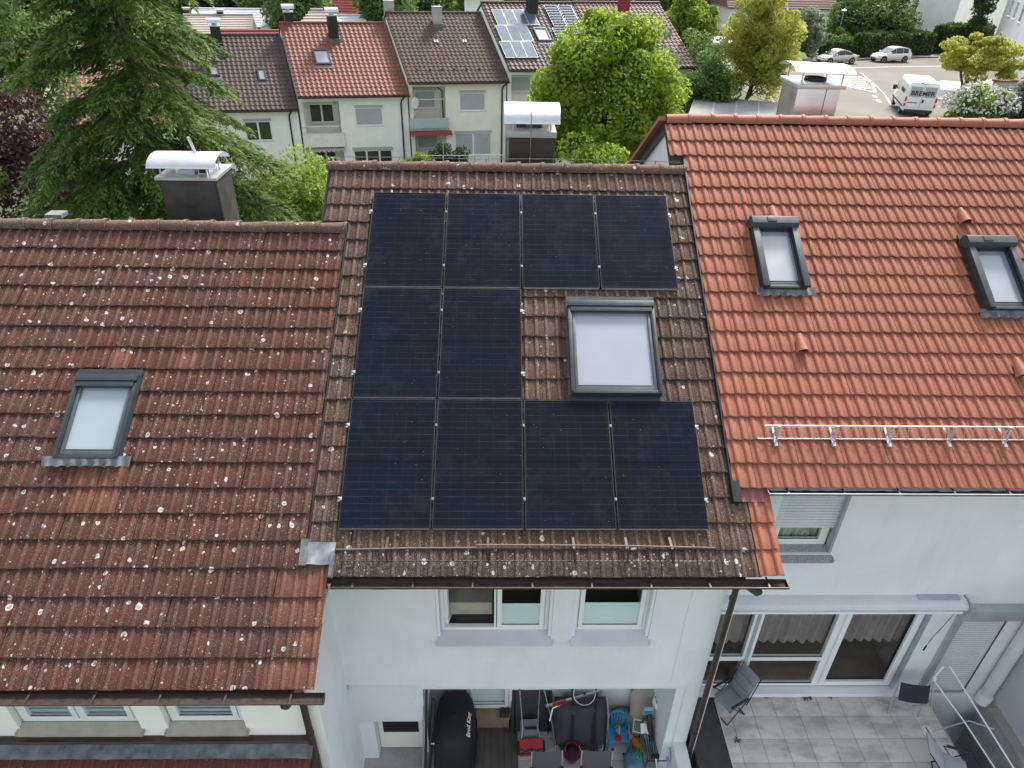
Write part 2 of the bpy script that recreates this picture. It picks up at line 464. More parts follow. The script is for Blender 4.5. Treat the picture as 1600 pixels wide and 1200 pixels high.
def roof_window(house, X0, X1, v0, v1, off, hgt, pane_mat, apron=None, roller=False, label=None):
    """frame ring, hood, inner sash, pane and the flashing around it; all in roof coordinates"""
    f = .050
    m = MB()
    for a, b in (((X0, v0, -.05), (X0+f, v1, hgt)), ((X1-f, v0, -.05), (X1, v1, hgt)), ((X0+f, v0, -.05), (X1-f, v0+f*1.2, hgt)), ((X0+f, v1-f, -.05), (X1-f, v1, hgt*.92))): m.box(a, b)
    fr = m.xf(slope).build('roof_window', MT['anthracite'], house, bevel=.006, label=label)
    h = MB()
    if roller:
        # rounded roller-shutter box and raised side rails
        prof = [(v0-.03, -.05), (v0-.03, hgt+.05), (v0+.03, hgt+.11), (v0+.15, hgt+.11), (v0+.19, hgt+.06), (v0+.19, hgt)]
        h.prism([(X0-.03, a, b) for a, b in prof], (X1-X0+.06, 0, 0))
        h.box((X0-.02, v0+.19, hgt+.001), (X0+.075, v1+.01, hgt+.06)); h.box((X1-.075, v0+.19, hgt+.001), (X1+.02, v1+.01, hgt+.06))
        h.box((X0+.2, v0+.03, hgt+.112), (X0+.34, v0+.13, hgt+.12))
    else:
        h.box((X0-.004, v0-.02, hgt+.001), (X1+.004, v0+.07, hgt+.035)); h.box((X0+.03, v0+.075, hgt+.001), (X1-.03, v0+.15, hgt+.022))
        h.box((X0-.006, v0+.1, hgt+.002), (X0+.035, v1-.02, hgt+.012)); h.box((X1-.035, v0+.1, hgt+.002), (X1+.006, v1-.02, hgt+.012))
    h.xf(slope).build('hood', MT['anthracite'], fr, bevel=.004)
    s = MB(); a0, a1, b0, b1 = X0+f+.006, X1-f-.006, v0+f*1.2+(.10 if roller else .05), v1-f-.006; t = .040
    for a, b in (((a0, b0, 0), (a0+t, b1, hgt-.02)), ((a1-t, b0, 0), (a1, b1, hgt-.02)), ((a0+t, b0, 0), (a1-t, b0+t, hgt-.02)), ((a0+t, b1-t*1.5, 0), (a1-t, b1, hgt-.025))): s.box(a, b)
    s.box((a0+t, b1-t*1.5-.012, hgt-.05), (a1-t, b1-t*1.5, hgt-.02))
    s.xf(slope).build('sash', MT['anthracite' if roller else 'sash_grey'], fr, bevel=.003)
    g = MB().box((a0+t-.002, b0+t-.002, hgt-.07), (a1-t+.002, b1-t*1.5+.002, hgt-.055)); g.xf(slope).build('pane', MT[pane_mat], fr)
    k = MB(); e = .022
    k.box((X0-e, v0-.06, .03), (X0, v1+.02, .058)); k.box((X1, v0-.06, .03), (X1+e, v1+.02, .058)); k.box((X0-e, v0-.13, .03), (X1+e, v0-.03, .060))
    k.xf(slope).build('side_flashing', MT['anthracite'], fr)
    if apron:
        ax0, ax1, av1 = apron
        q = MB()
        q.grid(lambda u, v: RP(ax0+u*(ax1-ax0), v1-.03+v*(av1-v1+.03+.012*math.sin(2*math.pi*(ax0+u*(ax1-ax0))/.15+1)), (.066 + (1-v)*.02 + .022*math.sin(2*math.pi*(ax0+u*(ax1-ax0))/.15)*v) + (.006*math.sin(u*53)*v)), 60, 4)
        q.build('apron_flashing', MT['lead'], fr, ang=60)
    return fr
MT['sash_grey'] = mat('sash_grey', (.085, .10, .105), .4, .3, .08, 4)
def pane_mat(name, c1, c2):
    M = NT(name); p = M.pos()
    M.l(M.mix(M.mapr(M.noise(p, 1.1, 2), .3, .7), c1, c2), M.b.inputs['Base Color'])
    M.b.inputs['Roughness'].default_value = .5; M.b.inputs['Coat Weight'].default_value = 1.0; M.b.inputs['Coat Roughness'].default_value = .03; M.b.inputs['Coat IOR'].default_value = 1.7
    return M.m
MT['pane_blind'] = pane_mat('pane_blind', (.20, .225, .265), (.235, .26, .30))
MT['pane_blind_green'] = pane_mat('pane_blind_green', (.24, .31, .33), (.28, .35, .37))
MT['pane_curtain'] = pane_mat('pane_curtain', (.18, .20, .235), (.27, .29, .33))

def roof_body(house, X0, X1, vr, ve, off, zbase, back=5.9, wallY=None, gable='plaster'):
    """deck (front and back slope) plus the solid gabled body behind it"""
    R0, E0 = RP(0, vr, off-.035), RP(0, ve, off-.035)
    m = MB(); t = .10
    by = R0.y + back; bz = R0.z - back*math.tan(ALPHA)
    prof = [(E0.y, E0.z), (R0.y, R0.z), (by, bz), (by, bz-t), (R0.y, R0.z-t), (E0.y, E0.z-t)]
    m.prism([(X0, a, b) for a, b in prof], (X1-X0, 0, 0))
    roof = m.build('roof', MT['deck'], house)
    wy = wallY
    b = MB(); i = .06
    zf = R0.z-t - (R0.y-wy)*math.tan(ALPHA); zb = R0.z-t-(by-.4-R0.y)*math.tan(ALPHA)
    for x in (X0+i, X1-i-.24):
        MB().prism([(x, wy+.02, zbase), (x, wy+.02, zf-.01), (x, R0.y, R0.z-t-.01), (x, by-.4, zb-.01), (x, by-.4, zbase)], (.24, 0, 0)).build('gable_wall', MT[gable], house)
    bw = MB().box((X0+i, by-.75, zbase), (X1-i, by-.42, zb-.02)); bw.build('rear_wall', MT[gable], house)
    return roof

# ---- lichen-covered red roof (left)
LH = thing('row_house', 'row house with lichen-spotted dark red tile roof and black slate chimney', 'house', (-3, -5.65, -9.2))
LO = -.045
Lroof = roof_body(LH, -9.0, -.33, .60, 7.17, LO, -10.8, wallY=-5.65)
it = []
for k in range(19):
    v = 1.131 + .3342*k
    ncol = 26
    for c in range(-1, ncol):
        X = -.665 - .30*c
        if c == -1 and v < 5.9: continue
        if X < -8: continue
        if -3.60 < X and X+.3 < -2.90 and 3.35 < v-.30 and v < 4.40: continue
        key = 'old_red'
        if c == -1 or (c == 0 and v > 5.9 and random.random() < .6): key = 'fresh_red'
        if k in (12, 11) and X < -2.9 and X > -3.6: key = 'fresh_red'
        if k == 6 and c in (6, 9): key = 'fresh_red'
        it.append((X, v, LO, key))
place_tiles(Lroof, it, 1.3)
ridge_caps(Lroof, -8.4, -.34, .70, LO+.03, .105, 'ridge_old', .40)
roof_window(LH, -3.655, -2.845, 3.31, 4.46, LO, .10, 'pane_blind_green', apron=(-3.80, -2.68, 4.56))
gutter(LH, -8.5, .05, RP(0, 7.19).y-.055, RP(0, 7.19).z+.0, .070, 'dark_brown_clad')
m = MB().box((-.36, .62, -.12), (-.338, 5.72, LO+.03)).xf(slope); m.build('verge_strip', MT['black_metal'], Lroof)
m = MB(); m.grid(lambda u, v: RP(-.34+u*.34, 5.50+v*.27, .02 + .018*math.sin(u*9)*(v) + .01*math.sin(v*7+u*5)), 12, 6); m.build('valley_flashing', MT['zinc'], Lroof, ang=60)
for _q in (((-.42, 5.46, -.1), (-.33, 5.78, .03)), ((-.045, 5.62, -.05), (-.005, 5.92, .062))): MB().box(*_q).xf(slope).build('valley_flashing', MT['lead'], Lroof)

# ---- brown roof carrying the solar panels (middle)
MH = thing('row_house', 'row house with brown tile roof under black solar panels and open loggia', 'house', (2.3, -4.5, -8.5))
Mroof = roof_body(MH, -.80, 5.02, -.66, 5.90, -.10, -10.8, wallY=-4.5)
it = []
for k in range(19):
    v = -.135 + .3352*k
    for c in range(-2, 20):
        X = 4.67 - .30*c
        if c < 0 and v < 5.1: continue
        if X < -.70 and v > 1.0: continue
        if X < -.90 : continue
        if 2.97 < X and X+.3 < 4.17 and 2.1 < v-.30 and v < 3.45: continue
        key = 'brown_lichen' if k == 18 and 0 <= c < 17 else 'brown'
        Xo = X
        if c == -1: Xo = 4.97
        if c == -2: key = 'orange'; Xo = 5.17
        if c == -1: Xo = 4.90
        it.append((Xo, v, -.10 + (.012 if c == -2 else (-.012 if c == -1 else 0)), key))
place_tiles(Mroof, it, 1.4)
ridge_caps(Mroof, -.84, 5.0, -.60, -.08, .105, 'ridge_old', .385)
roof_window(MH, 2.955, 4.18, 2.07, 3.50, -.10, .10, 'pane_blind', apron=None)
m = MB().box((2.90, 3.48, -.05), (4.24, 3.60, -.02)); m.xf(slope).build('apron_flashing', MT['anthracite'], Mroof)
gE = RP(0, 5.93, -.10)
gutter(MH, -.03, 5.50, gE.y-.05, gE.z-.0, .070, 'dark_brown_clad')
# snow guard of brown pipe with comb
P = lambda X, v, n: RP(X, v, n)
m = MB()
m.tube([P(.02, 5.60, .06), P(.8, 5.585, .07), P(2.25, 5.57, .075)], .010, 6); m.tube([P(1.72, 5.545, .085), P(3.3, 5.55, .085), P(4.62, 5.575, .08)], .010, 6)
sg = m.build('snow_guard', MT['rust_pipe'] if 'rust_pipe' in MT else mat('rust_pipe', (.15, .115, .095), .7, .1, .25, 9), MH)
m = MB(); x = .1
while x < 4.6:
    m.bar(P(x, 5.57, .075), P(x+.015, 5.70, -.03), .008, .008); m.bar(P(x-.045, 5.715, -.032), P(x+.045, 5.715, -.032), .012, .012); x += .115
m.build('guard_comb', MT['dark_brown_clad'], sg)
for x in (.62, 1.85, 2.9, 3.55, 4.1):
    m = MB(); m.bar(P(x, 5.40, -.05), P(x, 5.60, .07), .03, .008); m.bar(P(x, 5.60, .08), P(x+.01, 5.74, -.04), .022, .01)
    m.build('guard_bracket', MT['dark_brown_clad'], sg)

# ---- bright orange roof (right)
RH = thing('row_house', 'row house with clean orange tile roof, two roller-shutter roof windows and paved terrace', 'house', (8, -3.5, -7.85))
RO = -.03
Rroof = roof_body(RH, 4.97, 16.0, -1.70, 4.76, RO, -10.8, wallY=-3.5, back=6.4)
_a, _b = RP(0, -.62, RO-.035), RP(0, -1.70, RO-.035); _k = math.tan(ALPHA)
MB().prism([(4.76, _a.y, _a.z), (4.76, _b.y, _b.z), (4.76, _b.y+6.4, _b.z-6.4*_k), (4.76, _b.y+6.4, _b.z-.10-6.4*_k), (4.76, _b.y, _b.z-.10), (4.76, _a.y, _a.z-.10)], (.209, 0, 0)).build('roof_overhang', MT['deck'], Rroof)
MB().prism([(4.84, _a.y+.25, -3.0), (4.84, _a.y+.25, _a.z+.02), (4.84, _b.y, _b.z-.11), (4.84, _b.y+6.0, _b.z-.11-6.0*_k), (4.84, _b.y+6.0, -5.0), (4.84, _a.y+.25, -5.0)], (.125, 0, 0)).build('gable_wall', MT['plaster'], RH)
it = []
for k in range(19):
    v = -1.177 + .3316*k
    for c in range(-1, 30):
        X = 4.99 + .30*c
        if c == -1 and v > -.55: continue
        if 5.80 < X and X+.3 < 6.50 and .7 < v-.30 and v < 1.78: continue
        it.append((X + (.06 if c == -1 else 0), v, RO - (.01 if c == -1 else 0), 'orange'))
place_tiles(Rroof, it, .7)
ridge_caps(Rroof, 4.74, 15.2, -1.68, RO+.015, .105, 'tile_orange', .385)
roof_window(RH, 5.82, 6.47, .56, 1.80, RO, .14, 'pane_curtain', apron=(5.72, 6.60, 1.90), roller=True)
roof_window(RH, 9.04, 9.72, .88, 2.13, RO, .14, 'pane_curtain', apron=(8.94, 9.88, 2.24), roller=True)
gE = RP(0, 4.78, RO)
gutter(RH, 5.42, 15.5, gE.y-.055, gE.z+.01, .070, 'zinc')
m = MB().box((4.962, -1.7, -.16), (4.988, 4.86, RO+.028)); m.box((4.95, 4.70, -.1), (5.06, 4.98, .035)); m.xf(slope).build('verge_strip', MT['black_metal'], Rroof)
MT['red_sheet'] = mat('red_sheet', (.24, .075, .075), .6, 0, .15, 10, .2, 30, dirt=.3)
m = MB(); m.grid(lambda u, v: RP(5.07+u*.36, 4.66+v*.30, -.045 + .01*math.sin(u*18)*v), 14, 4); m.build('valley_flashing', MT['red_sheet'], Rroof, ang=60)
# back-slope verge seen past the gable
A0 = RP(0, -1.70, RO); m = MB()
m.bar((4.74, A0.y+.02, A0.z), (4.74, A0.y+6.2, A0.z-6.2*math.tan(ALPHA)), .16, .07); m.build('verge_tiles', MT['tile_orange'], Rroof)
m = MB(); m.bar((4.80, A0.y+.05, A0.z-.14), (4.80, A0.y+6.2, A0.z-.11-6.2*math.tan(ALPHA)), .07, .16); m.build('verge_board', MT['anthracite'], Rroof)
# vent tiles
vm = MB(); N = 9
for i in range(6):
    t = i/5; y = .30*(1-t); r = .040+.045*t; hgt = .045+.085*t
    for k in range(N+1):
        a = math.pi*k/N; vm.v.append((math.cos(a)*r, y, .028 + math.sin(a)*hgt - .006*t))
for i in range(5):
    for k in range(N):
        a = i*(N+1)+k; vm.f.append((a, a+1, a+N+2, a+N+1))
vm.v.append((0, .31, .03)); c0 = len(vm.v)-1
for k in range(N): vm.f.append((k, k+1, c0))
vme = vm.mesh('vent_hood', MT['tile_orange'], 60)
dk = MB(); dk.poly(*[(math.cos(math.pi*k/8)*.070, .03, .022+math.sin(math.pi*k/8)*.105) for k in range(9)]); dke = dk.mesh('vent_opening', MT['rubber'])
for X, v in ((6.22, .42), (9.21, .41), (6.22, 2.72), (9.23, 3.08)):
    o = link('vent_hood', vme, Rroof, RP(X, v+.12, RO+.045), ROT); link('vent_opening', dke, Rroof, RP(X, v+.12, RO+.045), ROT)
# galvanised snow guard
m = MB(); m.tube([P(5.43, 4.02, RO+.26), P(14, 4.02, RO+.26)], .012, 8); m.tube([P(5.38, 4.13, RO+.085), P(14, 4.13, RO+.085)], .009, 8)
sg = m.build('snow_guard', MT['alu'], RH)
m = MB(); x = 5.46; i = 0
while x < 13.9:
    m.bar(P(x, 4.02, RO+.26), P(x+(.05 if i % 2 else .02), 4.13, RO+.085), .007, .007); x += .125; i += 1
m.build('guard_bars', MT['alu_dull'], sg)
bk = MB()
bk.bar((0, 0, .0), (0, .02, .27), .03, .008, (0, 1, 0)); bk.bar((0, -.14, .03), (0, .02, .25), .022, .008); bk.bar((0, -.15, .03), (0, .12, .035), .03, .01); bk.box((-.02, -.17, .01), (.02, -.12, .06))
bke = bk.mesh('guard_bracket', MT['alu_dull'])
for xp in (5.62, 6.39, 7.13, 7.93, 8.68, 9.45, 10.2): link('guard_bracket', bke, sg, RP(xp, 4.06, RO+.02), ROT)

# ---- solar panels
M = NT('solar_glass'); q = M.obj()
sp = M.n('SeparateXYZ'); M.l(q, sp.inputs[0])
def linemask(sock, pitch, off, wdt):
    a = M.math('FRACT', M.math('DIVIDE', M.math('ADD', sock, off), pitch)); a = M.math('ABSOLUTE', M.math('SUBTRACT', a, .5))
    return M.math('GREATER_THAN', a, .5 - wdt/pitch/2)
CW, CH = (PW-.056)/6, (PH-.075)/18
lx = linemask(sp.outputs[0], CW, -.028+CW*10, .0035); ly = linemask(sp.outputs[1], CH, -.0375+CH*10, .0045)
nz = M.noise(M.pos(), 5, 3); big = M.noise(M.pos(), .8, 2)
cell = M.mix(M.mapr(big, .3, .7), (.008, .0075, .010), (.0055, .0085, .019))
geo = M.pos(); cellv = M.n('TexWhiteNoise', noise_dimensions='2D')
cmb = M.n('CombineXYZ'); M.l(M.math('FLOOR', M.math('DIVIDE', sp.outputs[0], CW)), cmb.inputs[0]); M.l(M.math('FLOOR', M.math('DIVIDE', sp.outputs[1], CH)), cmb.inputs[1]); M.l(cmb.outputs[0], cellv.inputs['Vector'])
cell = M.mix(M.math('MULTIPLY', cellv.outputs['Value'], .35), cell, (.011, .010, .012))
lines = M.math('MULTIPLY', M.math('MAXIMUM', M.math('MULTIPLY', lx, .45), ly), M.mapr(nz, .35, .65, .25, 1.0))
c = M.mix(M.math('MULTIPLY', lines, .40), cell, (.085, .095, .115))
mid = M.math('LESS_THAN', M.math('ABSOLUTE', M.math('SUBTRACT', sp.outputs[1], PH/2)), .007)
c = M.mix(mid, c, (.004, .005, .008))
vo = M.n('TexVoronoi'); M.l(M.pos(), vo.inputs['Vector']); vo.inputs['Scale'].default_value = 34
se = M.n('SeparateColor'); M.l(vo.outputs['Color'], se.inputs[0])
du = M.math('MULTIPLY', M.math('LESS_THAN', vo.outputs['Distance'], .16), M.math('GREATER_THAN', se.outputs[0], .985))
c = M.mix(M.math('MULTIPLY', du, .5), c, (.3, .31, .32))
dust = M.math('MULTIPLY', M.mapr(M.noise(M.pos(), 2.2, 6, .75), .52, .8), .07); c = M.mix(dust, c, (.16, .165, .18))
M.l(c, M.b.inputs['Base Color']); M.b.inputs['Roughness'].default_value = .16; M.b.inputs['Specular IOR Level'].default_value = .07
M.l(M.mapr(M.noise(M.pos(), 3.3, 5), .3, .7, .10, .26), M.b.inputs['Roughness'])
MT['solar_glass'] = M.m
MT['panel_frame'] = mat('panel_frame', (.030, .032, .035), .6, 0, .08, 6, spec=.2)
fr = MB(); T = .035; fw_ = .011
for a, b in (((0, 0, -T), (fw_, PH, 0)), ((PW-fw_, 0, -T), (PW, PH, 0)), ((fw_, 0, -T), (PW-fw_, fw_, 0)), ((fw_, PH-fw_, -T), (PW-fw_, PH, 0))): fr.box(a, b)
frm = fr.mesh('panel_frame', MT['panel_frame'], bevel=.001)
lip = MB().box((fw_, -.0015, -.030), (PW-fw_, -.0005, -.001)).mesh('panel_edge', MT['alu_dull'])
glm = MB().box((fw_-.002, fw_-.002, -.02), (PW-fw_+.002, PH-fw_+.002, -.003)).mesh('panel_glass', MT['solar_glass'])
cl = MB().box((-.020, -.02, -.06), (.010, .02, .003)); cl.tube([(-.008, 0, 0), (-.008, 0, .010)], .006, 6); clm = cl.mesh('clamp', MT['alu_dull'])
mc = MB().box((-.022, -.018, -.03), (.006, .018, .003)); mc.tube([(-.011, 0, 0), (-.011, 0, .009)], .007, 6); mcm = mc.mesh('mid_clamp', MT['zinc'])
ecm = MB().box((-.045, -.03, -.075), (-.014, -.010, -.03)).box((-.045, .010, -.075), (-.014, .03, -.03)).box((-.030, -.03, -.06), (-.018, .03, -.045)).mesh('rail_end', MT['steel'])
rown = ['row below the ridge', 'middle row beside the skylight', 'row above the gutter']
ordn = ['first', 'second', 'third', 'fourth']
for r, c, X0, v0 in PANELS:
    lab = f'black solar panel, {ordn[c]} from the lichen-spotted roof in the {rown[r]}'
    t = thing('solar_module', lab, 'solar panel', RP(X0, v0+PH, 0), 0, 'solar panels on the brown roof', rx=ALPHA)
    for nm, me in (('frame', frm), ('glass', glm), ('lower_edge', lip)): 
        o = bpy.data.objects.new(nm, me); COL.objects.link(o); o.parent = t; WM[o.name] = WM[t.name]
    for fy in (.22, .79):
        o = bpy.data.objects.new('clamp', clm if c == 0 else mcm); COL.objects.link(o); o.parent = t; o.location = (0, PH*fy, 0)
        if c == 0:
            o = bpy.data.objects.new('rail_end', ecm); COL.objects.link(o); o.parent = t; o.location = (0, PH*fy, 0)
        if (r != 1 and c == 3) or (r == 1 and c == 1):
            o = bpy.data.objects.new('clamp', clm); COL.objects.link(o); o.parent = t; o.location = (PW, PH*fy, 0); o.rotation_euler = (0, 0, math.pi)
            o = bpy.data.objects.new('rail_end', ecm); COL.objects.link(o); o.parent = t; o.location = (PW, PH*fy, 0); o.rotation_euler = (0, 0, math.pi)
# mounting rails below the panels
m = MB()
for r in range(3):
    for fy in (.22, .79):
        v = r*(PH+PG)+PH*(1-fy); x1 = 4*(PW+PG)-PG if r != 1 else 2*(PW+PG)-PG
        m.box((-.02, v-.02, -.075), (x1+.02, v+.02, -.036))
m.xf(slope).build('mounting_rails', MT['alu_dull'], MH)

# ---- chimneys of the near houses
def cowl(parent, X0, X1, Y0, Y1, z, rise, zpost, mt='sheet_metal', posts=True, tilt=0.0):
    m = MB(); N = 12
    for t in (0, .008):
        for x in (X0, X1):
            for k in range(N+1):
                u = k/N; a = math.pi*(.08 + .84*u)
                y = (Y0+Y1)/2 - math.cos(a)*(Y1-Y0)/2/math.cos(math.pi*.08); zz = z + (math.sin(a)-math.sin(math.pi*.08))*rise + t + tilt*(x-X0)
                m.v.append((x, y, zz))
    n1 = N+1
    for q in (0, 2):
        for k in range(N):
            a = q*n1+k; m.f.append((a, a+1, a+n1+1, a+n1))
    for a0, b0 in ((0, 2*n1), (n1, 3*n1)):
        for k in range(N): m.f.append((a0+k, a0+k+1, b0+k+1, b0+k))
    for k in (0, N): m.f.append((k, n1+k, 3*n1+k, 2*n1+k))
    o = m.build('cowl', MT[mt], parent, ang=45)
    if posts:
        dx = (X1-X0)*.16; dy = (Y1-Y0)*.12
        for x in (X0+dx, X1-dx):
            for y in (Y0+dy, Y1-dy): MB().bar((x, y, zpost), (x, y, z+.05+tilt*(x-X0)), .02, .02).build('cowl_post', MT['steel'], parent)
    return o
MT['sheet_metal'] = mat('sheet_metal', (.58, .59, .60), .38, .75, .06, 5)
MT['sheet_tile_reflect'] = mat('sheet_tile_reflect', (.60, .57, .56), .25, .8, .12, 2.5)  # pinkish reflection of the orange tiles is put into the steel's colour
# left: slate-clad, twisted quarter panels
m = MB(); m.box((-3.60, .62, -3.0), (-2.68, 1.36, -.04)); c1 = m.build('chimney', MT['slate'], LH, bevel=.01)
m = MB()
m.poly((-3.58, .612, -1.0), (-3.58, .612, -.06), (-3.14, .596, -.5)); m.poly((-3.58, .612, -.06), (-2.70, .612, -.06), (-3.14, .596, -.5)); m.poly((-2.70, .612, -.06), (-2.70, .612, -1.0), (-3.14, .596, -.5)); m.poly((-3.58, .612, -1.0), (-3.14, .596, -.5), (-2.70, .612, -1.0))
m.poly((-2.672, .64, -1.0), (-2.672, .64, -.06), (-2.655, .99, -.5)); m.poly((-2.672, .64, -.06), (-2.672, 1.34, -.06), (-2.655, .99, -.5)); m.poly((-2.672, 1.34, -.06), (-2.672, 1.34, -1.0), (-2.655, .99, -.5)); m.poly((-2.672, .64, -1.0), (-2.655, .99, -.5), (-2.672, 1.34, -1.0))
m.build('cladding', MT['slate_light'] if 'slate_light' in MT else mat('slate_light', (.045, .043, .04), .45, 0, .3, 3), c1, smooth=False)
m = MB().box((-3.64, .58, -.039), (-2.64, 1.40, .005)); m.build('chimney_cap', MT['sheet_metal'], c1)
m = MB().box((-3.30, .80, .005), (-3.06, 1.2, .10)).box((-3.0, .8, .005), (-2.82, 1.15, .09)).box((-3.28, .82, .10), (-3.08, 1.18, .101)); m.build('flue', MT['alu_dull'], c1)
m = MB().box((-2.98, .795, .02), (-2.84, .80, .08)); m.build('flue_opening', MT['rubber'], c1)
cowl(c1, -3.72, -2.62, .55, 1.30, .16, .20, .0)
m = MB().bar((-3.06, 1.0, .30), (-3.10, .95, .56), .05, .03); m.build('cowl_strut', MT['sheet_metal'], c1)
# middle: brown clad
m = MB().box((2.10, 1.5, -3.0), (2.90, 2.25, .50)); c1 = m.build('chimney', MT['dark_brown_clad'], MH, bevel=.006)
m = MB().box((2.06, 1.46, .50), (2.94, 2.30, .60)); m.build('chimney_cap', MT['concrete'], c1, bevel=.01)
m = MB().box((2.093, 1.493, -.6), (2.125, 1.499, .50)).box((2.498, 1.494, -.6), (2.506, 1.499, .50)); m.build('clad_trim', MT['zinc'], c1)
m = MB().box((2.26, 1.75, .6), (2.42, 2.1, .68)).box((2.54, 1.75, .6), (2.7, 2.1, .66)); m.build('flue', MT['anthracite'], c1)
cowl(c1, 2.04, 2.99, 1.42, 2.30, .735, .33, .60)
m = MB(); pts = [(2.50, 1.42-.004, .74)] + [(2.50, 1.86-math.cos(math.pi*(.08+.84*k/10))*.45, .745+(math.sin(math.pi*(.08+.84*k/10))-.25)*.335+.016) for k in range(6)]
m.tube([(2.50, 1.495, .2), (2.50, 1.45, .62)] + pts, .006, 5); m.build('lightning_wire', MT['zinc'], c1)
# right: stainless box
m = MB().box((7.32, 2.5, -1.5), (8.10, 3.3, 1.18)); c1 = m.build('chimney', MT['sheet_tile_reflect'], RH, bevel=.006)
m = MB().box((7.27, 2.44, 1.18), (8.16, 3.36, 1.25)); m.build('chimney_cap', MT['sheet_metal'], c1, bevel=.004)
m = MB().box((7.84, 2.494, -.2), (7.852, 2.499, 1.18)); m.build('clad_seam', MT['zinc'], c1)
m = MB(); m.lathe([(.20, 1.25), (.20, 1.30), (.17, 1.30), (.17, 1.26)], (7.78, 2.95, 0), 20); m.build('flue', MT['rubber'], c1)
cowl(c1, 7.20, 8.27, 2.42, 3.34, 1.46, .12, 1.25, tilt=-.03)
# lightning conductor along the middle ridge
m = MB(); rz = RP(0, -.60, -.08)
m.tube([(-.8, rz.y+.05, rz.z+.13), (.4, rz.y+.05, rz.z+.14), (1.6, rz.y+.05, rz.z+.13), (2.8, rz.y+.05, rz.z+.145), (4.0, rz.y+.05, rz.z+.14), (4.9, rz.y+.05, rz.z+.12)], .005, 5)
lw = m.build('lightning_wire', MT['zinc'], Mroof)
m = MB()
for x in (-.35, .35, 1.05, 1.75, 2.45, 3.15, 3.85, 4.5): m.bar((x, rz.y+.05, rz.z+.08), (x, rz.y+.05, rz.z+.15), .012, .02)
m.build('wire_holder', MT['zinc'], lw)
m = MB().box((-5.1, -.2, -.42), (-4.85, .0, -.36)); m.build('vent_lid', MT['zinc'], Lroof)
# ================================================================== facades, terraces
def wall_holes(x0, x1, z0, z1, Y, holes, depth=.28):
    """front wall in the plane Y with rectangular openings and their reveals"""
    m = MB()
    xs = sorted({x0, x1, *[h[0] for h in holes], *[h[1] for h in holes]}); zs = sorted({z0, z1, *[h[2] for h in holes], *[h[3] for h in holes]})
    xs = [x for x in xs if x0 <= x <= x1]; zs = [z for z in zs if z0 <= z <= z1]
    for i in range(len(xs)-1):
        for j in range(len(zs)-1):
            cx, cz = (xs[i]+xs[i+1])/2, (zs[j]+zs[j+1])/2
            if any(h[0] < cx < h[1] and h[2] < cz < h[3] for h in holes): continue
            m.poly((xs[i], Y, zs[j]), (xs[i+1], Y, zs[j]), (xs[i+1], Y, zs[j+1]), (xs[i], Y, zs[j+1]))
    for a, b, c, d in holes:
        m.poly((a, Y, c), (a, Y+depth, c), (a, Y+depth, d), (a, Y, d)); m.poly((b, Y, c), (b, Y, d), (b, Y+depth, d), (b, Y+depth, c))
        m.poly((a, Y, c), (b, Y, c), (b, Y+depth, c), (a, Y+depth, c)); m.poly((a, Y, d), (a, Y+depth, d), (b, Y+depth, d), (b, Y, d))
    bm = m
    bm.poly((x0, Y, z0), (x0, Y+depth, z0), (x1, Y+depth, z0), (x1, Y, z0))
    bm.poly((x0, Y, z0), (x0, Y, z1), (x0, Y+depth, z1), (x0, Y+depth, z0)); bm.poly((x1, Y, z0), (x1, Y+depth, z0), (x1, Y+depth, z1), (x1, Y, z1))
    return m
def ring(m, x0, x1, z0, z1, y0, y1, t):
    m.box((x0, y0, z0), (x0+t, y1, z1)); m.box((x1-t, y0, z0), (x1, y1, z1)); m.box((x0+t, y0, z0), (x1-t, y1, z0+t)); m.box((x0+t, y0, z1-t), (x1-t, y1, z1)); return m
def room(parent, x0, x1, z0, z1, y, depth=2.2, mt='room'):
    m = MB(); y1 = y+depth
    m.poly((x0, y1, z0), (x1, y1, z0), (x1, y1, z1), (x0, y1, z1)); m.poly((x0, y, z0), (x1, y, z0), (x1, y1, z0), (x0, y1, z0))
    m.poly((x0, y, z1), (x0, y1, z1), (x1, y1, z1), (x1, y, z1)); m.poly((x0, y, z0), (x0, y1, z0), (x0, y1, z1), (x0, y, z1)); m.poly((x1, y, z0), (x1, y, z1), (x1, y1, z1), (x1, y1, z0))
    return m.build('room_interior', MT[mt], parent, smooth=False)
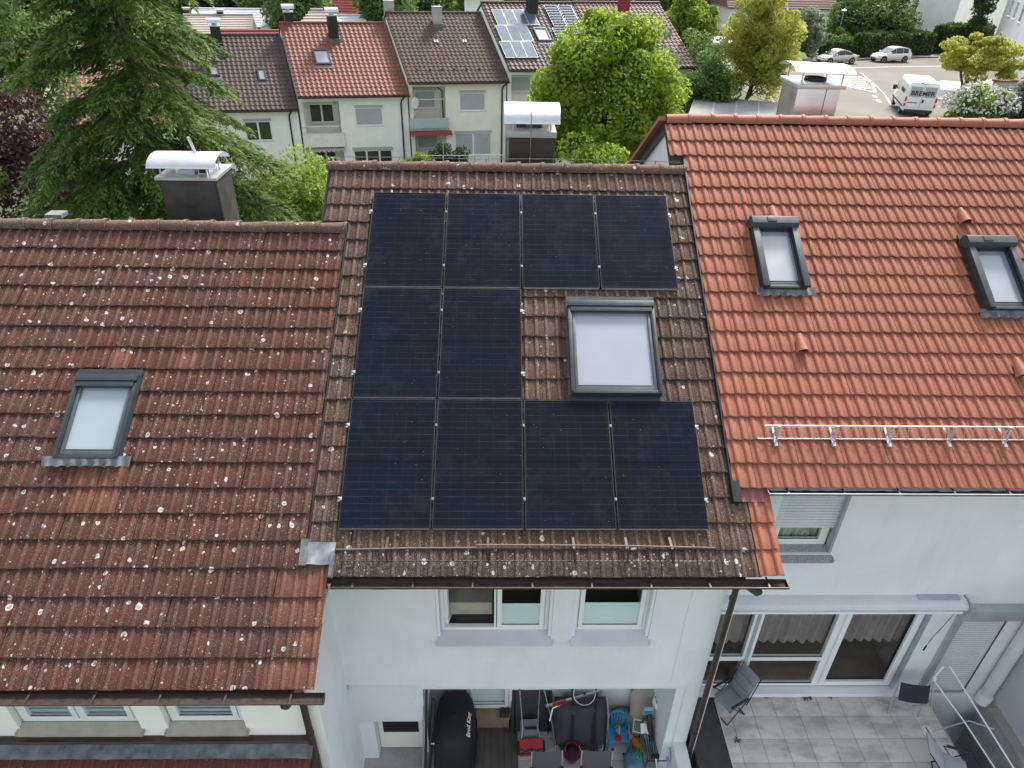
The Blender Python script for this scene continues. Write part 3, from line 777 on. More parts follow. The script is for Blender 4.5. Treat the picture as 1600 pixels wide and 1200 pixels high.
def window(house, x0, x1, z0, z1, Y, sashes, open_idx=None, film=0.0, mt='upvc', label=None, blind=None, name='window'):
    """frame ring + one sash ring and pane per light; Y is the outer face of the frame"""
    m = ring(MB(), x0, x1, z0, z1, Y, Y+.07, .055)
    for a in sashes[:-1]: m.box((a[1]-.0, Y, z0+.055), (a[1]+.03, Y+.07, z1-.055))
    wn = m.build(name, MT[mt], house, bevel=.004, label=label)
    for i, (a, b) in enumerate(sashes):
        if i == open_idx:
            # sash swung inwards on its left hinge
            s = MB(); L = b-a; c, sn = math.cos(R_(78)), math.sin(R_(78))
            ring(s, 0, L, z0+.06, z1-.06, -.06, 0, .06)
            s.xf(lambda q: (a+q.x*c-q.y*sn, Y+.06+q.x*sn+q.y*c, q.z)); so_ = s.build('open_sash', MT[mt], wn)
            g = MB().box((.06, -.035, z0+.12), (L-.06, -.027, z1-.12)); g.xf(lambda q: (a+q.x*c-q.y*sn, Y+.06+q.x*sn+q.y*c, q.z)); g.build('pane', MT['glass'], wn)
            continue
        s = ring(MB(), a+.012, b-.012, z0+.05, z1-.05, Y-.012, Y+.05, .065); s.build('sash', MT[mt], wn, bevel=.004)
        MB().poly((a+.07, Y+.015, z0+.11), (b-.07, Y+.015, z0+.11), (b-.07, Y+.015, z1-.11), (a+.07, Y+.015, z1-.11)).build('pane', MT['glass'], wn)
        MB().box((a+.074, Y-.0005, z0+.108), (b-.074, Y+.011, z0+.118)).build('gasket', MT['rubber'], wn)
        if film: MB().box((a+.07, Y+.03, z0+.11), (b-.07, Y+.034, z0+.11+film)).build('privacy_screen', MT['film'], wn)
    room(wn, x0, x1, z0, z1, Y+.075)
    return wn
def sill(win, x0, x1, y0, y1, z0, z1, mt='alu_sill'):
    """sloped sill with upturned ends: y0 outer edge at z0, y1 at the frame at z1"""
    m = MB(); m.prism([(x0, y0, z0), (x0, y1, z1), (x0, y1, z1-.02), (x0, y0, z0-.035)], (x1-x0, 0, 0))
    m.box((x0-.012, y0, z0-.035), (x0+.004, y1, z0+.03)); m.box((x1-.004, y0, z0-.035), (x1+.012, y1, z0+.03))
    return m.build('sill', MT[mt], win)
MT['film'] = mat('film', (.66, .76, .74), .35, 0, .04, 2)
MT['alu_sill'] = mat('alu_sill', (.64, .66, .67), .45, .05, .05, 3)
MT['alu_bronze'] = mat('alu_bronze', (.40, .37, .31), .5, .1, .15, 5, dirt=.25)

# ---- middle house
Yw = -4.5
holes = [(1.13, 2.74, -4.98, -3.72), (3.03, 4.13, -4.98, -3.72)]
m = wall_holes(-.28, 5.08, -6.04, -3.30, Yw, holes, .25); m.build('wall', MT['plaster'], MH, smooth=False)
m = MB().box((-.28, Yw+.20, -7.33), (.82, Yw+.30, -6.05)); m.build('wall', MT['plaster'], MH, bevel=.01)
m = MB().box((.82, Yw+.004, -6.16), (5.08, Yw+.25, -6.042)); m.build('lintel', MT['plaster'], MH, bevel=.008)
MB().box((4.86, -7.5, -8.6), (5.08, Yw+.0, -7.62)).build('parapet', MT['plaster'], MH, bevel=.01)
MB().box((4.86, Yw+.001, -8.6), (5.08, -3.3, -6.045)).build('wall', MT['plaster'], MH)
MB().box((-.28, -3.48, -8.6), (4.86, -3.3, -6.045)).build('wall', MT['plaster'], MH)        # loggia back wall
MB().box((-.28, Yw+.25, -6.10), (4.86, -3.48, -6.05)).build('loggia_ceiling', MT['plaster'], MH)
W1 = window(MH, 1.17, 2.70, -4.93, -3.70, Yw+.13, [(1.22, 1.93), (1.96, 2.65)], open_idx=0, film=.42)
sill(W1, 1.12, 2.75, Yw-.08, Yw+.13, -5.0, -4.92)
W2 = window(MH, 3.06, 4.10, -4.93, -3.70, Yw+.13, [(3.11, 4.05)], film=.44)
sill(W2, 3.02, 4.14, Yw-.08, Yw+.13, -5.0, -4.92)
for w_, a, b in ((W1, 1.13, 2.74), (W2, 3.03, 4.13)):
    for x in (a+.002, b-.042): MB().box((x, Yw+.02, -4.93), (x+.04, Yw+.11, -3.6)).build('shutter_rail', MT['upvc'], w_)
MB().box((1.25, Yw+.3, -4.80), (1.90, Yw+.9, -4.55)).build('inner_sill', MT['alu_bronze'], W1)
# door in the lower left of the loggia
dr = MB().box((-.02, -4.06, -8.5), (.755, -4.0, -7.1)); D1 = dr.build('door', MT['plaster_cream'], MH, bevel=.004)
for k in range(5): MB().box((.10, -4.075, -7.98+k*.085), (.62, -4.062, -7.925+k*.085)).build('louvre', MT['black_metal'], D1)
MB().box((.06, -4.068, -8.02), (.66, -4.061, -7.52)).build('vent_recess', MT['rubber'], D1)
MB().box((-.28, Yw+.25, -8.5), (-.03, -3.5, -7.0)).build('door_jamb', MT['plaster'], D1)
MB().box((.76, -4.15, -8.5), (.822, -3.5, -6.10)).build('wall', MT['plaster'], MH)
# loggia window low on the back wall
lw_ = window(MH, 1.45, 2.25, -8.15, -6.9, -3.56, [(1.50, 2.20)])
# outlet, downpipe, trim
def downpipe(house, pts, r=.042, mt='brown_metal', brk=()):
    p = MB().tube(pts, r, 12).build('downpipe', MT[mt], house, ang=60)
    for b in brk:
        MB().lathe([(r+.008, -.02), (r+.008, .02)], b, 12).build('pipe_clip', MT[mt], p)
    return p
downpipe(MH, [(5.18, -5.10, -3.26), (5.18, -5.05, -3.34), (5.15, -4.72, -3.55), (5.14, -4.60, -3.68), (5.14, -4.585, -8.1)], brk=[(5.14, -4.585, -4.0), (5.14, -4.585, -5.6), (5.14, -4.585, -7.2)])
MB().box((5.19, -4.56, -8.4), (5.215, -4.48, -3.45)).build('corner_trim', MT['upvc'], MH)
MB().tube([(4.62, -4.505, -3.7), (4.60, -4.505, -4.6), (4.60, -4.505, -6.0)], .005, 5).build('cable', MT['upvc'], MH)
# loggia floor: pale tiles and a dark rug of boards
fb = MB().box((-.3, -7.6, -8.62), (5.08, -3.3, -8.512)).build('loggia_floor', MT['concrete'], MH)
MT['floor_tile'] = mat('floor_tile', (.50, .48, .45), .55, 0, .08, 2, dirt=.25)
MT['deck_board'] = mat('deck_board', (.095, .080, .070), .8, 0, .3, 4, .2, 30)
tm = MB().box((0, 0, 0), (.396, .396, .012)).mesh('floor_tile', MT['floor_tile'], bevel=.002)
for i in range(7):
    for j in range(4): link('floor_tile', tm, fb, (2.33+i*.40 if i < 7 else 0, -3.5-.40*(j+1), -8.5115))
bm_ = MB().box((0, 0, 0), (.116, 1.5, .022)).mesh('deck_board', MT['deck_board'], bevel=.003)
for i in range(12): link('deck_board', bm_, fb, (.94+i*.12-.02, -5.02, -8.5115+random.random()*.003))

# ---- left house front
Yl = -5.65
holes = [(-4.15, -2.60, -5.22, -4.1), (-2.26, -1.26, -5.22, -4.1), (-6.2, -4.6, -5.22, -4.1)]
wall_holes(-8.9, -.28, -9.5, -4.0, Yl, holes, .2).build('wall', MT['plaster_white'], LH, smooth=False)
MB().prism([(-.50, -5.64, -9.5), (-.50, -5.64, -3.92), (-.50, -4.49, -3.92), (-.50, -4.49, -6.2), (-.50, -3.25, -6.2), (-.50, -3.25, -9.5)], (.228, 0, 0)).build('side_wall', MT['plaster'], LH)
for a, b, s_ in ((-4.12, -2.63, [(-4.07, -3.38), (-3.35, -2.68)]), (-2.23, -1.29, [(-2.18, -1.34)]), (-6.17, -4.63, [(-6.12, -5.4), (-5.37, -4.68)])):
    w_ = window(LH, a, b, -5.17, -4.1, Yl+.07, s_); sill(w_, a-.05, b+.05, Yl-.07, Yl+.07, -5.26, -5.18, 'alu_bronze')
    for k in range(9): MB().box((a+.1, Yl+.105, -5.02+k*.09), (b-.1, Yl+.115, -4.955+k*.09)).build('blind_slat', MT['blind'] if 'blind' in MT else MT.setdefault('blind', mat('blind', (.40, .46, .50), .5, 0, .1, 3)), w_)
downpipe(LH, [(-.42, -6.20, -3.86), (-.42, -6.15, -3.95), (-.42, -5.78, -4.2), (-.42, -5.735, -4.3), (-.42, -5.735, -8.2)], .045, brk=[(-.42, -5.735, -5.2)])
# lean-to roof below the windows
lt = MB(); lt.prism([(-8.9, -5.66, -5.38), (-8.9, -5.74, -5.38), (-8.9, -5.78, -5.45), (-8.9, -5.66, -5.45)], (8.5, 0, 0)); LT = lt.build('lean_to_roof', MT['brown_metal'], LH)
m = MB(); m.grid(lambda u, v: (-8.9+u*8.5, -5.76-v*.15, -5.40-v*.080+.006*math.sin(u*170)*v+.006*math.sin(u*61)), 130, 3); m.build('lead_flashing', MT['lead'], LT, ang=60)
MB().prism([(-8.9, -5.66, -5.46), (-8.9, -6.95, -6.28), (-8.9, -6.95, -6.5), (-8.9, -5.66, -5.9)], (8.5, 0, 0)).build('deck', MT['deck'], LT)
tile_mesh('dark_red', 'tile_dark_red', .024) if 'tile_dark_red' in MT else None
MT['tile_dark_red'] = tile_mat('tile_dark_red', (.17, .045, .035), (.14, .04, .034), (.10, .04, .035), .05, .05, .2)
TILE['dark_red'] = tile_shape(.024, wd=.196).mesh('tile_dark_red', MT['tile_dark_red'], 40)
TILE['dark_red'] = tile_shape(.024).mesh('tile_dark_red', MT['tile_dark_red'], 40)
rl = Matrix.Rotation(math.atan2(.79, 1.29), 3, 'X').to_euler()
for i in range(20):
    for j in range(3):
        s_ = .60+j*.33
        if -.72-i*.3 < -5.2: continue
        link('tile', TILE['dark_red'], LT, (-.72-i*.30, -5.66-s_*.853, -5.41-s_*.522), rl)

# ---- right house front
Yr = -3.5
holes = [(6.0, 6.98, -4.30, -3.0), (5.45, 9.02, -7.70, -5.45), (9.58, 10.34, -7.85, -5.72)]
wall_holes(5.10, 16, -10.8, -2.75, Yr, holes, .24).build('wall', MT['plaster'], RH, smooth=False)
# upper window with half-lowered roller shutter
w_ = window(RH, 6.05, 6.93, -4.25, -3.05, Yr+.15, [(6.10, 6.88)]); sill(w_, 5.98, 7.0, Yr-.10, Yr+.15, -4.36, -4.25, 'granite')if 'granite' in MT else None
MT['granite'] = mat('granite', (.30, .31, .32), .6, 0, .35, 40, .1, 90)
sill(w_, 5.98, 7.0, Yr-.10, Yr+.15, -4.36, -4.25, 'granite')
def shutter(win, x0, x1, z0, z1, Y, pitch=.055):
    k = 0; z = z0; me = MB().prism([(0, 0, 0), (0, -.008, .012), (0, -.010, pitch*.5), (0, -.008, pitch-.012), (0, 0, pitch-.004)], (x1-x0, 0, 0)).mesh('shutter_slat', MT['shutter'], 60)
    while z < z1: link('shutter_slat', me, win, (x0, Y, z)); z += pitch
shutter(w_, 6.03, 6.95, -3.86, -3.0, Yr+.10)
MB().box((6.95, Yr+.01, -4.30), (6.985, Yr+.14, -2.95)).build('shutter_rail', MT['alu_dull'], w_)
mc_ = MB()
mc_.grid(lambda u, v: (6.13+u*.72, Yr+.26+.018*math.sin(u*46)+.01*math.sin(u*17), -4.2+v*.5), 60, 3); mc_.build('curtain', MT['curtain'] if 'curtain' in MT else MT.setdefault('curtain', mat('curtain', (.42, .42, .34), .9, 0, .25, 6)), w_)
# terrace door: fixed light, wide light, sliding light
DW = ring(MB(), 5.50, 8.97, -7.68, -5.47, Yr+.06, Yr+.13, .06)
DW.box((6.17, Yr+.055, -7.62), (6.33, Yr+.14, -5.53)); DW.box((7.55, Yr+.055, -7.62), (7.66, Yr+.14, -5.53)); DW.box((5.56, Yr+.05, -6.96), (6.17, Yr+.13, -6.86)); DW.box((6.33, Yr+.05, -6.96), (7.55, Yr+.13, -6.88))
dw = DW.build('terrace_door', MT['upvc'], RH, bevel=.005)
ring(MB(), 7.66, 8.90, -7.60, -5.55, Yr+.02, Yr+.07, .085).build('sliding_sash', MT['upvc'], dw, bevel=.005)
MB().box((6.22, Yr+.035, -7.62), (6.27, Yr+.054, -5.50)).build('guide_rail', MT['alu_dull'], dw)
for a, b, c, d in ((5.56, 6.17, -7.62, -6.96), (5.56, 6.17, -6.86, -5.53), (6.33, 7.55, -7.62, -6.96), (6.33, 7.55, -6.88, -5.53), (7.75, 8.81, -7.51, -5.64)):
    MB().poly((a, Yr+.078, c), (b, Yr+.078, c), (b, Yr+.078, d), (a, Yr+.078, d)).build('pane', MT['glass_door'] if 'glass_door' in MT else MT.setdefault('glass_door', glass_mat('glass_door', (.88, .90, .88), .05)), dw)
    MB().box((a, Yr+.066, c), (b, Yr+.074, c+.012)).build('gasket', MT['rubber'], dw)
MB().box((8.98, Yr-.01, -7.70), (9.02, Yr+.10, -5.45)).build('guide_rail', MT['alu_dull'], dw)
MT['lace'] = mat('lace', (.25, .225, .215), .95, 0, .15, 8)
def curtain(x0, x1, z1, drop):
    m = MB(); n = int((x1-x0)/.02)
    m.grid(lambda u, v: (x0+u*(x1-x0), Yr+.24+.028*math.sin((x0+u*(x1-x0))*38)+.012*math.sin(u*31+2), z1-v*(drop+.05*abs(math.sin((x0+u*(x1-x0))*19)))), n, 3)
    m.build('curtain', MT['lace'], dw, ang=60)
curtain(5.55, 6.2, -5.5, 1.16); curtain(6.33, 7.6, -5.5, 1.16); curtain(7.7, 8.9, -5.5, 1.12)
MT['parquet'] = mat('parquet', (.16, .13, .10), .5, 0, .2, 3)
MT['room_light'] = mat('room_light', (.19, .165, .15), .9, 0, .25, 1.5)
room(dw, 5.45, 9.02, -7.62, -5.45, Yr+.35, 3.0, 'room_light')
MB().box((5.5, Yr+.135, -7.66), (9.0, Yr+3.3, -7.60)).build('room_floor', MT['parquet'], dw)
MB().box((5.40, Yr-.10, -7.78), (9.08, Yr+.06, -7.695)).build('threshold', MT['upvc'], dw, bevel=.006)
MB().box((5.40, Yr-.06, -7.86), (9.08, Yr+.02, -7.785)).build('threshold', MT['alu_sill'], dw)
# awning cassette over the door
aw = MB(); prof = [(-3.50, -5.22), (-3.62, -5.22), (-3.69, -5.26), (-3.71, -5.32), (-3.69, -5.38), (-3.50, -5.38)]
aw.prism([(5.30, a, b) for a, b in prof], (4.06, 0, 0)); AW = aw.build('awning', MT['alu_sill'], RH, bevel=.006)
MB().box((5.32, -3.705, -5.425), (9.30, -3.56, -5.385)).build('front_bar', MT['upvc'], AW)
MB().box((9.365, -3.75, -5.40), (9.385, -3.50, -5.20)).build('end_cap', MT['alu_dull'], AW)
MB().box((8.6, -3.60, -5.219), (9.25, -3.50, -5.195)).build('bracket', MT['alu_dull'], AW)
MB().tube([(9.28, -3.62, -5.42), (9.12, -3.60, -6.2), (9.10, -3.60, -6.35)], .007, 6).build('crank', MT['zinc'], AW)
MB().tube([(9.10, -3.60, -6.35), (9.09, -3.60, -6.47)], .014, 6).build('crank_grip', MT['rubber'], AW)
# shuttered door at the right with its box
sd = ring(MB(), 9.56, 10.38, -7.84, -5.70, Yr+.02, Yr+.09, .04).build('shutter_door', MT['alu_dull'], RH); shutter(sd, 9.60, 10.34, -7.80, -5.72, Yr+.05)
MB().box((9.42, Yr-.16, -5.66), (10.50, Yr-.003, -5.42)).build('shutter_box', MT['alu_dull'], sd, bevel=.01)
MB().box((9.43, Yr-.05, -7.85), (9.54, Yr-.003, -5.67)).build('shutter_rail', MT['alu_dull'], sd)
downpipe(RH, [(10.62, Yr-.12, -2.9), (10.62, Yr-.12, -7.75)], .10, 'alu_sill', brk=[(10.62, Yr-.12, -6.4)])
MB().lathe([(.12, -.1), (.12, .1)], (10.62, Yr-.12, -7.78), 14).build('pipe_shoe', MT['upvc'], RH)

# ---- terrace with slabs
TZ = -7.85
tb = MB().box((5.84, -8.0, -10.6), (9.62, Yr+.0, TZ-.052)); TB = tb.build('terrace', MT['concrete'], None); TB['kind'] = 'structure'
M = NT('slab'); p = M.pos(); r = M.rand()
c = M.mix(r, (.66, .615, .55), (.74, .70, .63))
st = M.noise(M.scale(p, (1.0, 2.2, 1)), 1.6, 5, .6); c = M.mix(M.math('MULTIPLY', M.mapr(st, .46, .62), .62), c, (.33, .31, .28))
c = M.mix(M.math('MULTIPLY', M.mapr(M.noise(p, 90, 3), .4, .7), .3), c, (.30, .29, .27))
M.l(c, M.b.inputs['Base Color']); M.b.inputs['Roughness'].default_value = .9; M.bump(M.noise(p, 120, 3), .3, .004); MT['slab'] = M.m
sm = MB().box((0, 0, 0), (.394, .394, .05)).mesh('paving_slab', MT['slab'], bevel=.004)
for i in range(10):
    for j in range(6):
        if 5.84+i*.40 > 9.5: continue
        link('paving_slab', sm, TB, (5.62+.02+i*.40 if i else 5.62+.02, Yr-.015-.40*(j+1), TZ-.05+random.gauss(0, .0012)))
# dark coping between the two terraces
m = MB().box((5.23, -8.0, -10.6), (5.81, Yr-.01, TZ+.02)); m.prism([(5.23, -8, TZ+.021), (5.81, -8, TZ+.021), (5.79, -8, TZ+.04), (5.23, -8, TZ+.10)], (0, 4.49, 0)); pw = top(m, 'partition_wall', MT['bitumen'] if 'bitumen' in MT else mat('bitumen', (.060, .058, .055), .9, 0, .25, 4, .3, 60, dirt=.3), 'low dark-topped wall dividing the two terraces beside the brown downpipe', 'wall')
MB().box((5.805, -8.0, TZ-.05), (5.825, Yr-.01, TZ+.055)).build('edge_trim', MT['alu_sill'], pw)
# stair well to the cellar and grey end wall
m = MB(); m.box((9.63, -8.0, -10.7), (10.9, Yr, -10.3)); 
for k in range(7): m.box((9.66, Yr-1.2-.28*(k+1), -10.3), (10.88, Yr-1.2-.28*k, -10.3+.18*(k+1)))
sw = m.build('cellar_stairs', MT['concrete_dark'] if 'concrete_dark' in MT else mat('concrete_dark', (.10, .10, .098), .9, 0, .4, 2, .3, 60, dirt=.5), None); setp(sw, kind='structure')
MB().box((9.621, -8.0, -10.3), (9.66, Yr, TZ-.0)).build('well_edge', MT['concrete'], sw)
m = MB().box((10.78, -8.0, -10.6), (11.0, Yr-.005, -4.6)); ew = top(m, 'garden_wall', MT['plaster_grey'], 'tall grey rendered wall beside the cellar stairs at the shuttered door', 'wall')
MB().box((10.60, -8.0, -8.3), (10.779, Yr-.3, -7.80)).build('wall_ledge', MT['concrete'], ew)
MB().box((10.40, -8.0, -8.6), (10.60, Yr-.3, -8.28)).build('wall_ledge', MT['concrete_soiled'] if 'concrete_soiled' in MT else mat('concrete_soiled', (.25, .25, .24), .9, 0, .35, 3, .3, 60, dirt=.6), ew)
# ================================================================== things on the loggia and the terrace
FZ = -8.4975
MT['cloth_black'] = mat('cloth_black', (.012, .012, .013), .75, 0, .3, 4, .15, 90)
MT['cloth_grey'] = mat('cloth_grey', (.055, .055, .062), .85, 0, .2, 6, .2, 120)
MT['plastic_grey'] = mat('plastic_grey', (.20, .21, .23), .5, 0, .1, 5)
MT['plastic_dark'] = mat('plastic_dark', (.032, .033, .036), .5, 0, .2, 5)
MT['red_paint'] = mat('red_paint', (.42, .018, .016), .4, 0, .1, 6)
MT['red_dark'] = mat('red_dark', (.22, .022, .035), .45, 0, .15, 6)
MT['blue_plastic'] = mat('blue_plastic', (.02, .26, .50), .35, 0, .08, 5)
MT['orange_plastic'] = mat('orange_plastic', (.60, .17, .03), .4, 0, .1, 6)
MT['green_plastic'] = mat('green_plastic', (.05, .42, .12), .4, 0, .1, 6)
MT['yellow_plastic'] = mat('yellow_plastic', (.55, .42, .04), .4, 0, .1, 6)
MT['teal_plastic'] = mat('teal_plastic', (.04, .30, .32), .4, 0, .1, 6)
MT['canvas'] = mat('canvas', (.36, .32, .28), .9, 0, .12, 6, .2, 80)
MT['wood'] = mat('wood', (.26, .19, .12), .7, 0, .2, 4)
MT['pad_grey'] = mat('pad_grey', (.22, .25, .275), .8, 0, .06, 4, .2, 200)
MT['pad_light'] = mat('pad_light', (.40, .44, .48), .8, 0, .06, 4, .2, 200)
MT['blue_bag'] = mat('blue_bag', (.09, .17, .24), .5, 0, .3, 9)
MT['silver_bag'] = mat('silver_bag', (.40, .44, .46), .35, .3, .3, 14)
MT['wicker'] = mat('wicker', (.30, .26, .19), .9, 0, .3, 30, .4, 60)

def text_mesh(s, size, mat_, ext=.001, bold=0.0):
    cu = bpy.data.curves.new('lettering', 'FONT'); cu.body = s; cu.size = size; cu.extrude = ext; cu.offset = bold; cu.align_x = 'CENTER'; cu.align_y = 'CENTER'; cu.resolution_u = 3
    o = bpy.data.objects.new('lettering_tmp', cu); COL.objects.link(o)
    bpy.context.view_layer.update()
    me = bpy.data.meshes.new_from_object(o.evaluated_get(bpy.context.evaluated_depsgraph_get())); bpy.data.objects.remove(o); bpy.data.curves.remove(cu)
    me.name = 'lettering'; me.materials.clear(); me.materials.append(mat_); return me
def pillow(m, c, sx, sy, sz, nu=8, nv=8, M=None):
    M = M or Matrix.Identity(3); c = Vector(c)
    for sgn in (1, -1):
        m.grid(lambda u, v: c + M @ Vector(((u-.5)*sx, (v-.5)*sy, sgn*sz*.5*(max(0, (1-(2*u-1)**4)*(1-(2*v-1)**4)))**.5)), nu, nv)
    return m

# covered barbecue
bq = thing('barbecue', 'barbecue under a black cover with white lettering beside the wooden step', 'barbecue', (1.28, -4.12, FZ))
m = MB(); N = 28; rings = []
for z, sx, sy, wob in ((0.02, .36, .58, .035), (.25, .35, .57, .03), (.55, .34, .56, .022), (.78, .33, .55, .012), (.93, .30, .52, .006), (1.04, .24, .44, .004), (1.10, .13, .25, .003), (1.115, .01, .02, 0)):
    for k in range(N):
        a = 2*math.pi*k/N; ca, sa = math.cos(a), math.sin(a)
        e = .55
        x = math.copysign(abs(ca)**e, ca)*sx; y = math.copysign(abs(sa)**e, sa)*sy; w_ = 1+wob*math.sin(a*7+z*5)+wob*.6*math.sin(a*13)
        m.v.append((x*w_, y*w_, z))
for i in range(7):
    for k in range(N): m.f.append((i*N+k, i*N+(k+1) % N, (i+1)*N+(k+1) % N, (i+1)*N+k))
m.build('cover', MT['cloth_black'], bq, world=False, ang=80)
tx = text_mesh('Broil King', .105, MT['paint_white'], .001, .002)
o = bpy.data.objects.new('lettering', tx); COL.objects.link(o); o.parent = bq; o.location = (.245, -.16, 1.045); o.rotation_euler = (0, R_(35), R_(90))
o.rotation_euler = (Matrix.Rotation(R_(38), 3, 'Y') @ Matrix.Rotation(R_(90), 3, 'Z')).to_euler()
# parasol poles leaning at the corner
pr_ = thing('closed_parasol', 'two slim dark parasol poles with a white crank leaning beside the barbecue', 'parasol', (.78, -4.45, FZ))
MB().tube([(0, 0, 0), (.10, .18, 2.05)], .022, 8).build('pole', MT['plastic_dark'], pr_, world=False)
MB().tube([(.07, 0, 0), (.20, .16, 1.75)], .026, 8).build('pole', MT['plastic_dark'], pr_, world=False)
MB().tube([(.13, .02, .75), (.24, .02, .76), (.26, 0, .74), (.26, -.02, .66)], .012, 6).build('crank', MT['upvc'], pr_, world=False)
MB().tube([(-.04, 0, 0), (.05, .2, 2.0)], .012, 6).build('pole', MT['alu_dull'], pr_, world=False)
MB().tube([(-.02, .02, 2.0), (-.08, 0, 2.03), (-.10, -.03, 1.9)], .008, 6).build('hook', MT['upvc'], pr_, world=False)
# wooden step with shoes
ws = thing('wooden_step', 'low wooden step in front of the loggia window', 'step', (1.92, -3.60, FZ))
MB().box((-.30, -.14, .30), (.30, .10, .335)).build('tread', MT['wood'], ws, world=False, bevel=.004)
MB().box((-.28, -.13, 0), (-.25, .09, .30)).build('side', MT['wood'], ws, world=False); MB().box((.25, -.13, 0), (.28, .09, .30)).build('side', MT['wood'], ws, world=False)
MB().box((-.25, -.125, .02), (.25, -.10, .29)).build('riser', MT['wood'], ws, world=False)
for dx in (0, .09):
    m = MB(); pillow(m, (0, 0, .035), .075, .24, .07); m.xf(lambda q: (2.08+dx+q.x, -3.63+q.y, FZ+.335+q.z))
    top(m, 'shoe', MT['plastic_dark'], 'dark shoe on the wooden step, ' + ('the one nearer the barbecue' if dx == 0 else 'the one nearer the folded table'), 'shoe', 'pair of shoes on the step', ang=80)
# folded table against the wall
ft = thing('folded_table', 'dark grey folded garden table leaning against the wall behind the mower', 'table', (2.60, -3.80, FZ), rx=R_(-24))
MB().box((-.36, -.02, .02), (.36, .02, .90)).build('table_top', MT['plastic_dark'], ft, world=False, bevel=.02)
MB().box((-.32, .022, .86), (.30, .05, 1.0)).build('table_leaf', MT['plastic_dark'], ft, world=False, bevel=.015)
for x in (-.3, .3): MB().tube([(x, -.04, 0), (x, -.04, .8)], .012, 6).build('leg', MT['black_metal'], ft, world=False)
# reel mower
mw = thing('reel_mower', 'red reel lawn mower with grey housing and two long bare handles', 'lawn mower', (2.58, -4.05, FZ), rz=.05)
MB().prism([(-.20, -.16, .20), (-.20, -.02, .26), (-.20, .0, .24), (-.20, -.14, .17)], (.40, 0, 0)).build('hood', MT['red_paint'], mw, world=False)
MB().box((-.20, -.20, .04), (.20, -.17, .09)).build('front_bar', MT['red_paint'], mw, world=False)
m = MB()
for k in range(6):
    a0 = k*math.pi/3
    m.tube([(-.19+.38*t/6, -.12+.075*math.cos(a0+t*.35), .12+.075*math.sin(a0+t*.35)) for t in range(7)], .008, 4)
m.build('blade_reel', MT['black_metal'], mw, world=False)
for x in (-.235, .205):
    MB().lathe([(.11, 0), (.11, .03), (.07, .03)], (0, 0, 0), 16, Matrix.Rotation(R_(90), 3, 'Y')).xf(lambda q: (q.x+x, q.y-.09, q.z+.11)).build('wheel', MT['rubber'], mw, world=False)
MB().prism([(-.17, .02, .12), (-.17, .26, .16), (-.17, .28, .36), (-.17, .06, .30)], (.30, 0, 0)).build('grass_box', MT['plastic_grey'], mw, world=False, bevel=.01)
MB().box((-.10, .10, .335), (.10, .14, .365)).build('box_slot', MT['rubber'], mw, world=False)
MB().tube([(-.18, -.08, .12), (-.14, .10, .40), (-.19, .34, 1.15)], .011, 6).build('handle', MT['steel'], mw, world=False)
MB().tube([(.18, -.08, .12), (.12, .10, .40), (.15, .36, 1.22)], .011, 6).build('handle', MT['steel'], mw, world=False)
for p_ in ((-.19, .34, 1.15), (.15, .36, 1.22)): MB().tube([p_, (p_[0]-.006, p_[1]+.05, p_[2]+.12)], .014, 6).build('grip', MT['rubber'], mw, world=False)
# bicycle trailer
bt = thing('bicycle_trailer', 'folded grey bicycle trailer with spoked wheels and silver drawbar', 'trailer', (3.45, -3.82, FZ))
m = MB(); pillow(m, (0, 0, 0), .92, .85, .42, 10, 10, Matrix.Rotation(R_(58), 3, 'X')); m.xf(lambda q: (q.x, q.y-.02, q.z+.42)); m.build('body', MT['cloth_grey'], bt, world=False, ang=80)
for x in (-.22, .16): MB().grid(lambda u, v: (x+u*.06+v*.05, -.40+v*.62, .16+v*.70+.10*math.sin(v*math.pi)), 2, 8).xf(lambda q: (q.x, q.y-.05, q.z+.03)).build('strap', MT['cloth_black'], bt, world=False, ang=70)
def wheel(parent, c, r, M):
    c = Vector(c)
    w_ = MB(); w_.tube([c + M @ Vector((math.cos(a)*r, math.sin(a)*r, 0)) for a in [2*math.pi*k/28 for k in range(28)]], .020, 8, close=True); wo = w_.build('wheel', MT['rubber'], parent, world=False, ang=80)
    MB().tube([c + M @ Vector((math.cos(a)*r*.88, math.sin(a)*r*.88, 0)) for a in [2*math.pi*k/28 for k in range(28)]], .009, 6, close=True).build('rim', MT['steel'], wo, world=False, ang=80)
    s = MB()
    for k in range(14):
        a = 2*math.pi*k/14; s.tube([c, c + M @ Vector((math.cos(a)*r*.87, math.sin(a)*r*.87, 0))], .0018, 4, cap=False)
    s.build('spokes', MT['zinc'], wo, world=False)
    MB().tube([c + M @ Vector((0, 0, -.03)), c + M @ Vector((0, 0, .03))], .02, 8).build('hub', MT['black_metal'], wo, world=False)
wheel(bt, (.04, .13, .98), .215, Matrix.Rotation(R_(48), 3, 'X'))
wheel(bt, (.18, -.26, .12), .24, Matrix.Rotation(R_(22), 3, 'X'))
MB().bar((-.62, .02, .78), (.34, .16, 1.03), .035, .05).build('drawbar', MT['steel'], bt, world=False, bevel=.006)
MB().bar((-.50, .015, .825), (-.27, .05, .885), .04, .055).build('reflector', MT['red_paint'], bt, world=False)
MB().tube([(-.55, -.1, .55), (-.50, .02, .72), (-.28, .07, .84)], .016, 6).build('push_bar', MT['steel'], bt, world=False)
MB().tube([(.42, .08, .95), (.46, -.05, .65), (.44, -.3, .2)], .014, 6).build('frame_tube', MT['steel'], bt, world=False)
MB().tube([(-.70, .26, 1.18), (-.52, -.02, .5), (-.42, -.34, .03)], .011, 6).build('push_rod', MT['steel'], bt, world=False)
MB().box((-.36, -.34, .0), (-.02, -.02, .10)).build('floor_tray', MT['plastic_dark'], bt, world=False, bevel=.01)
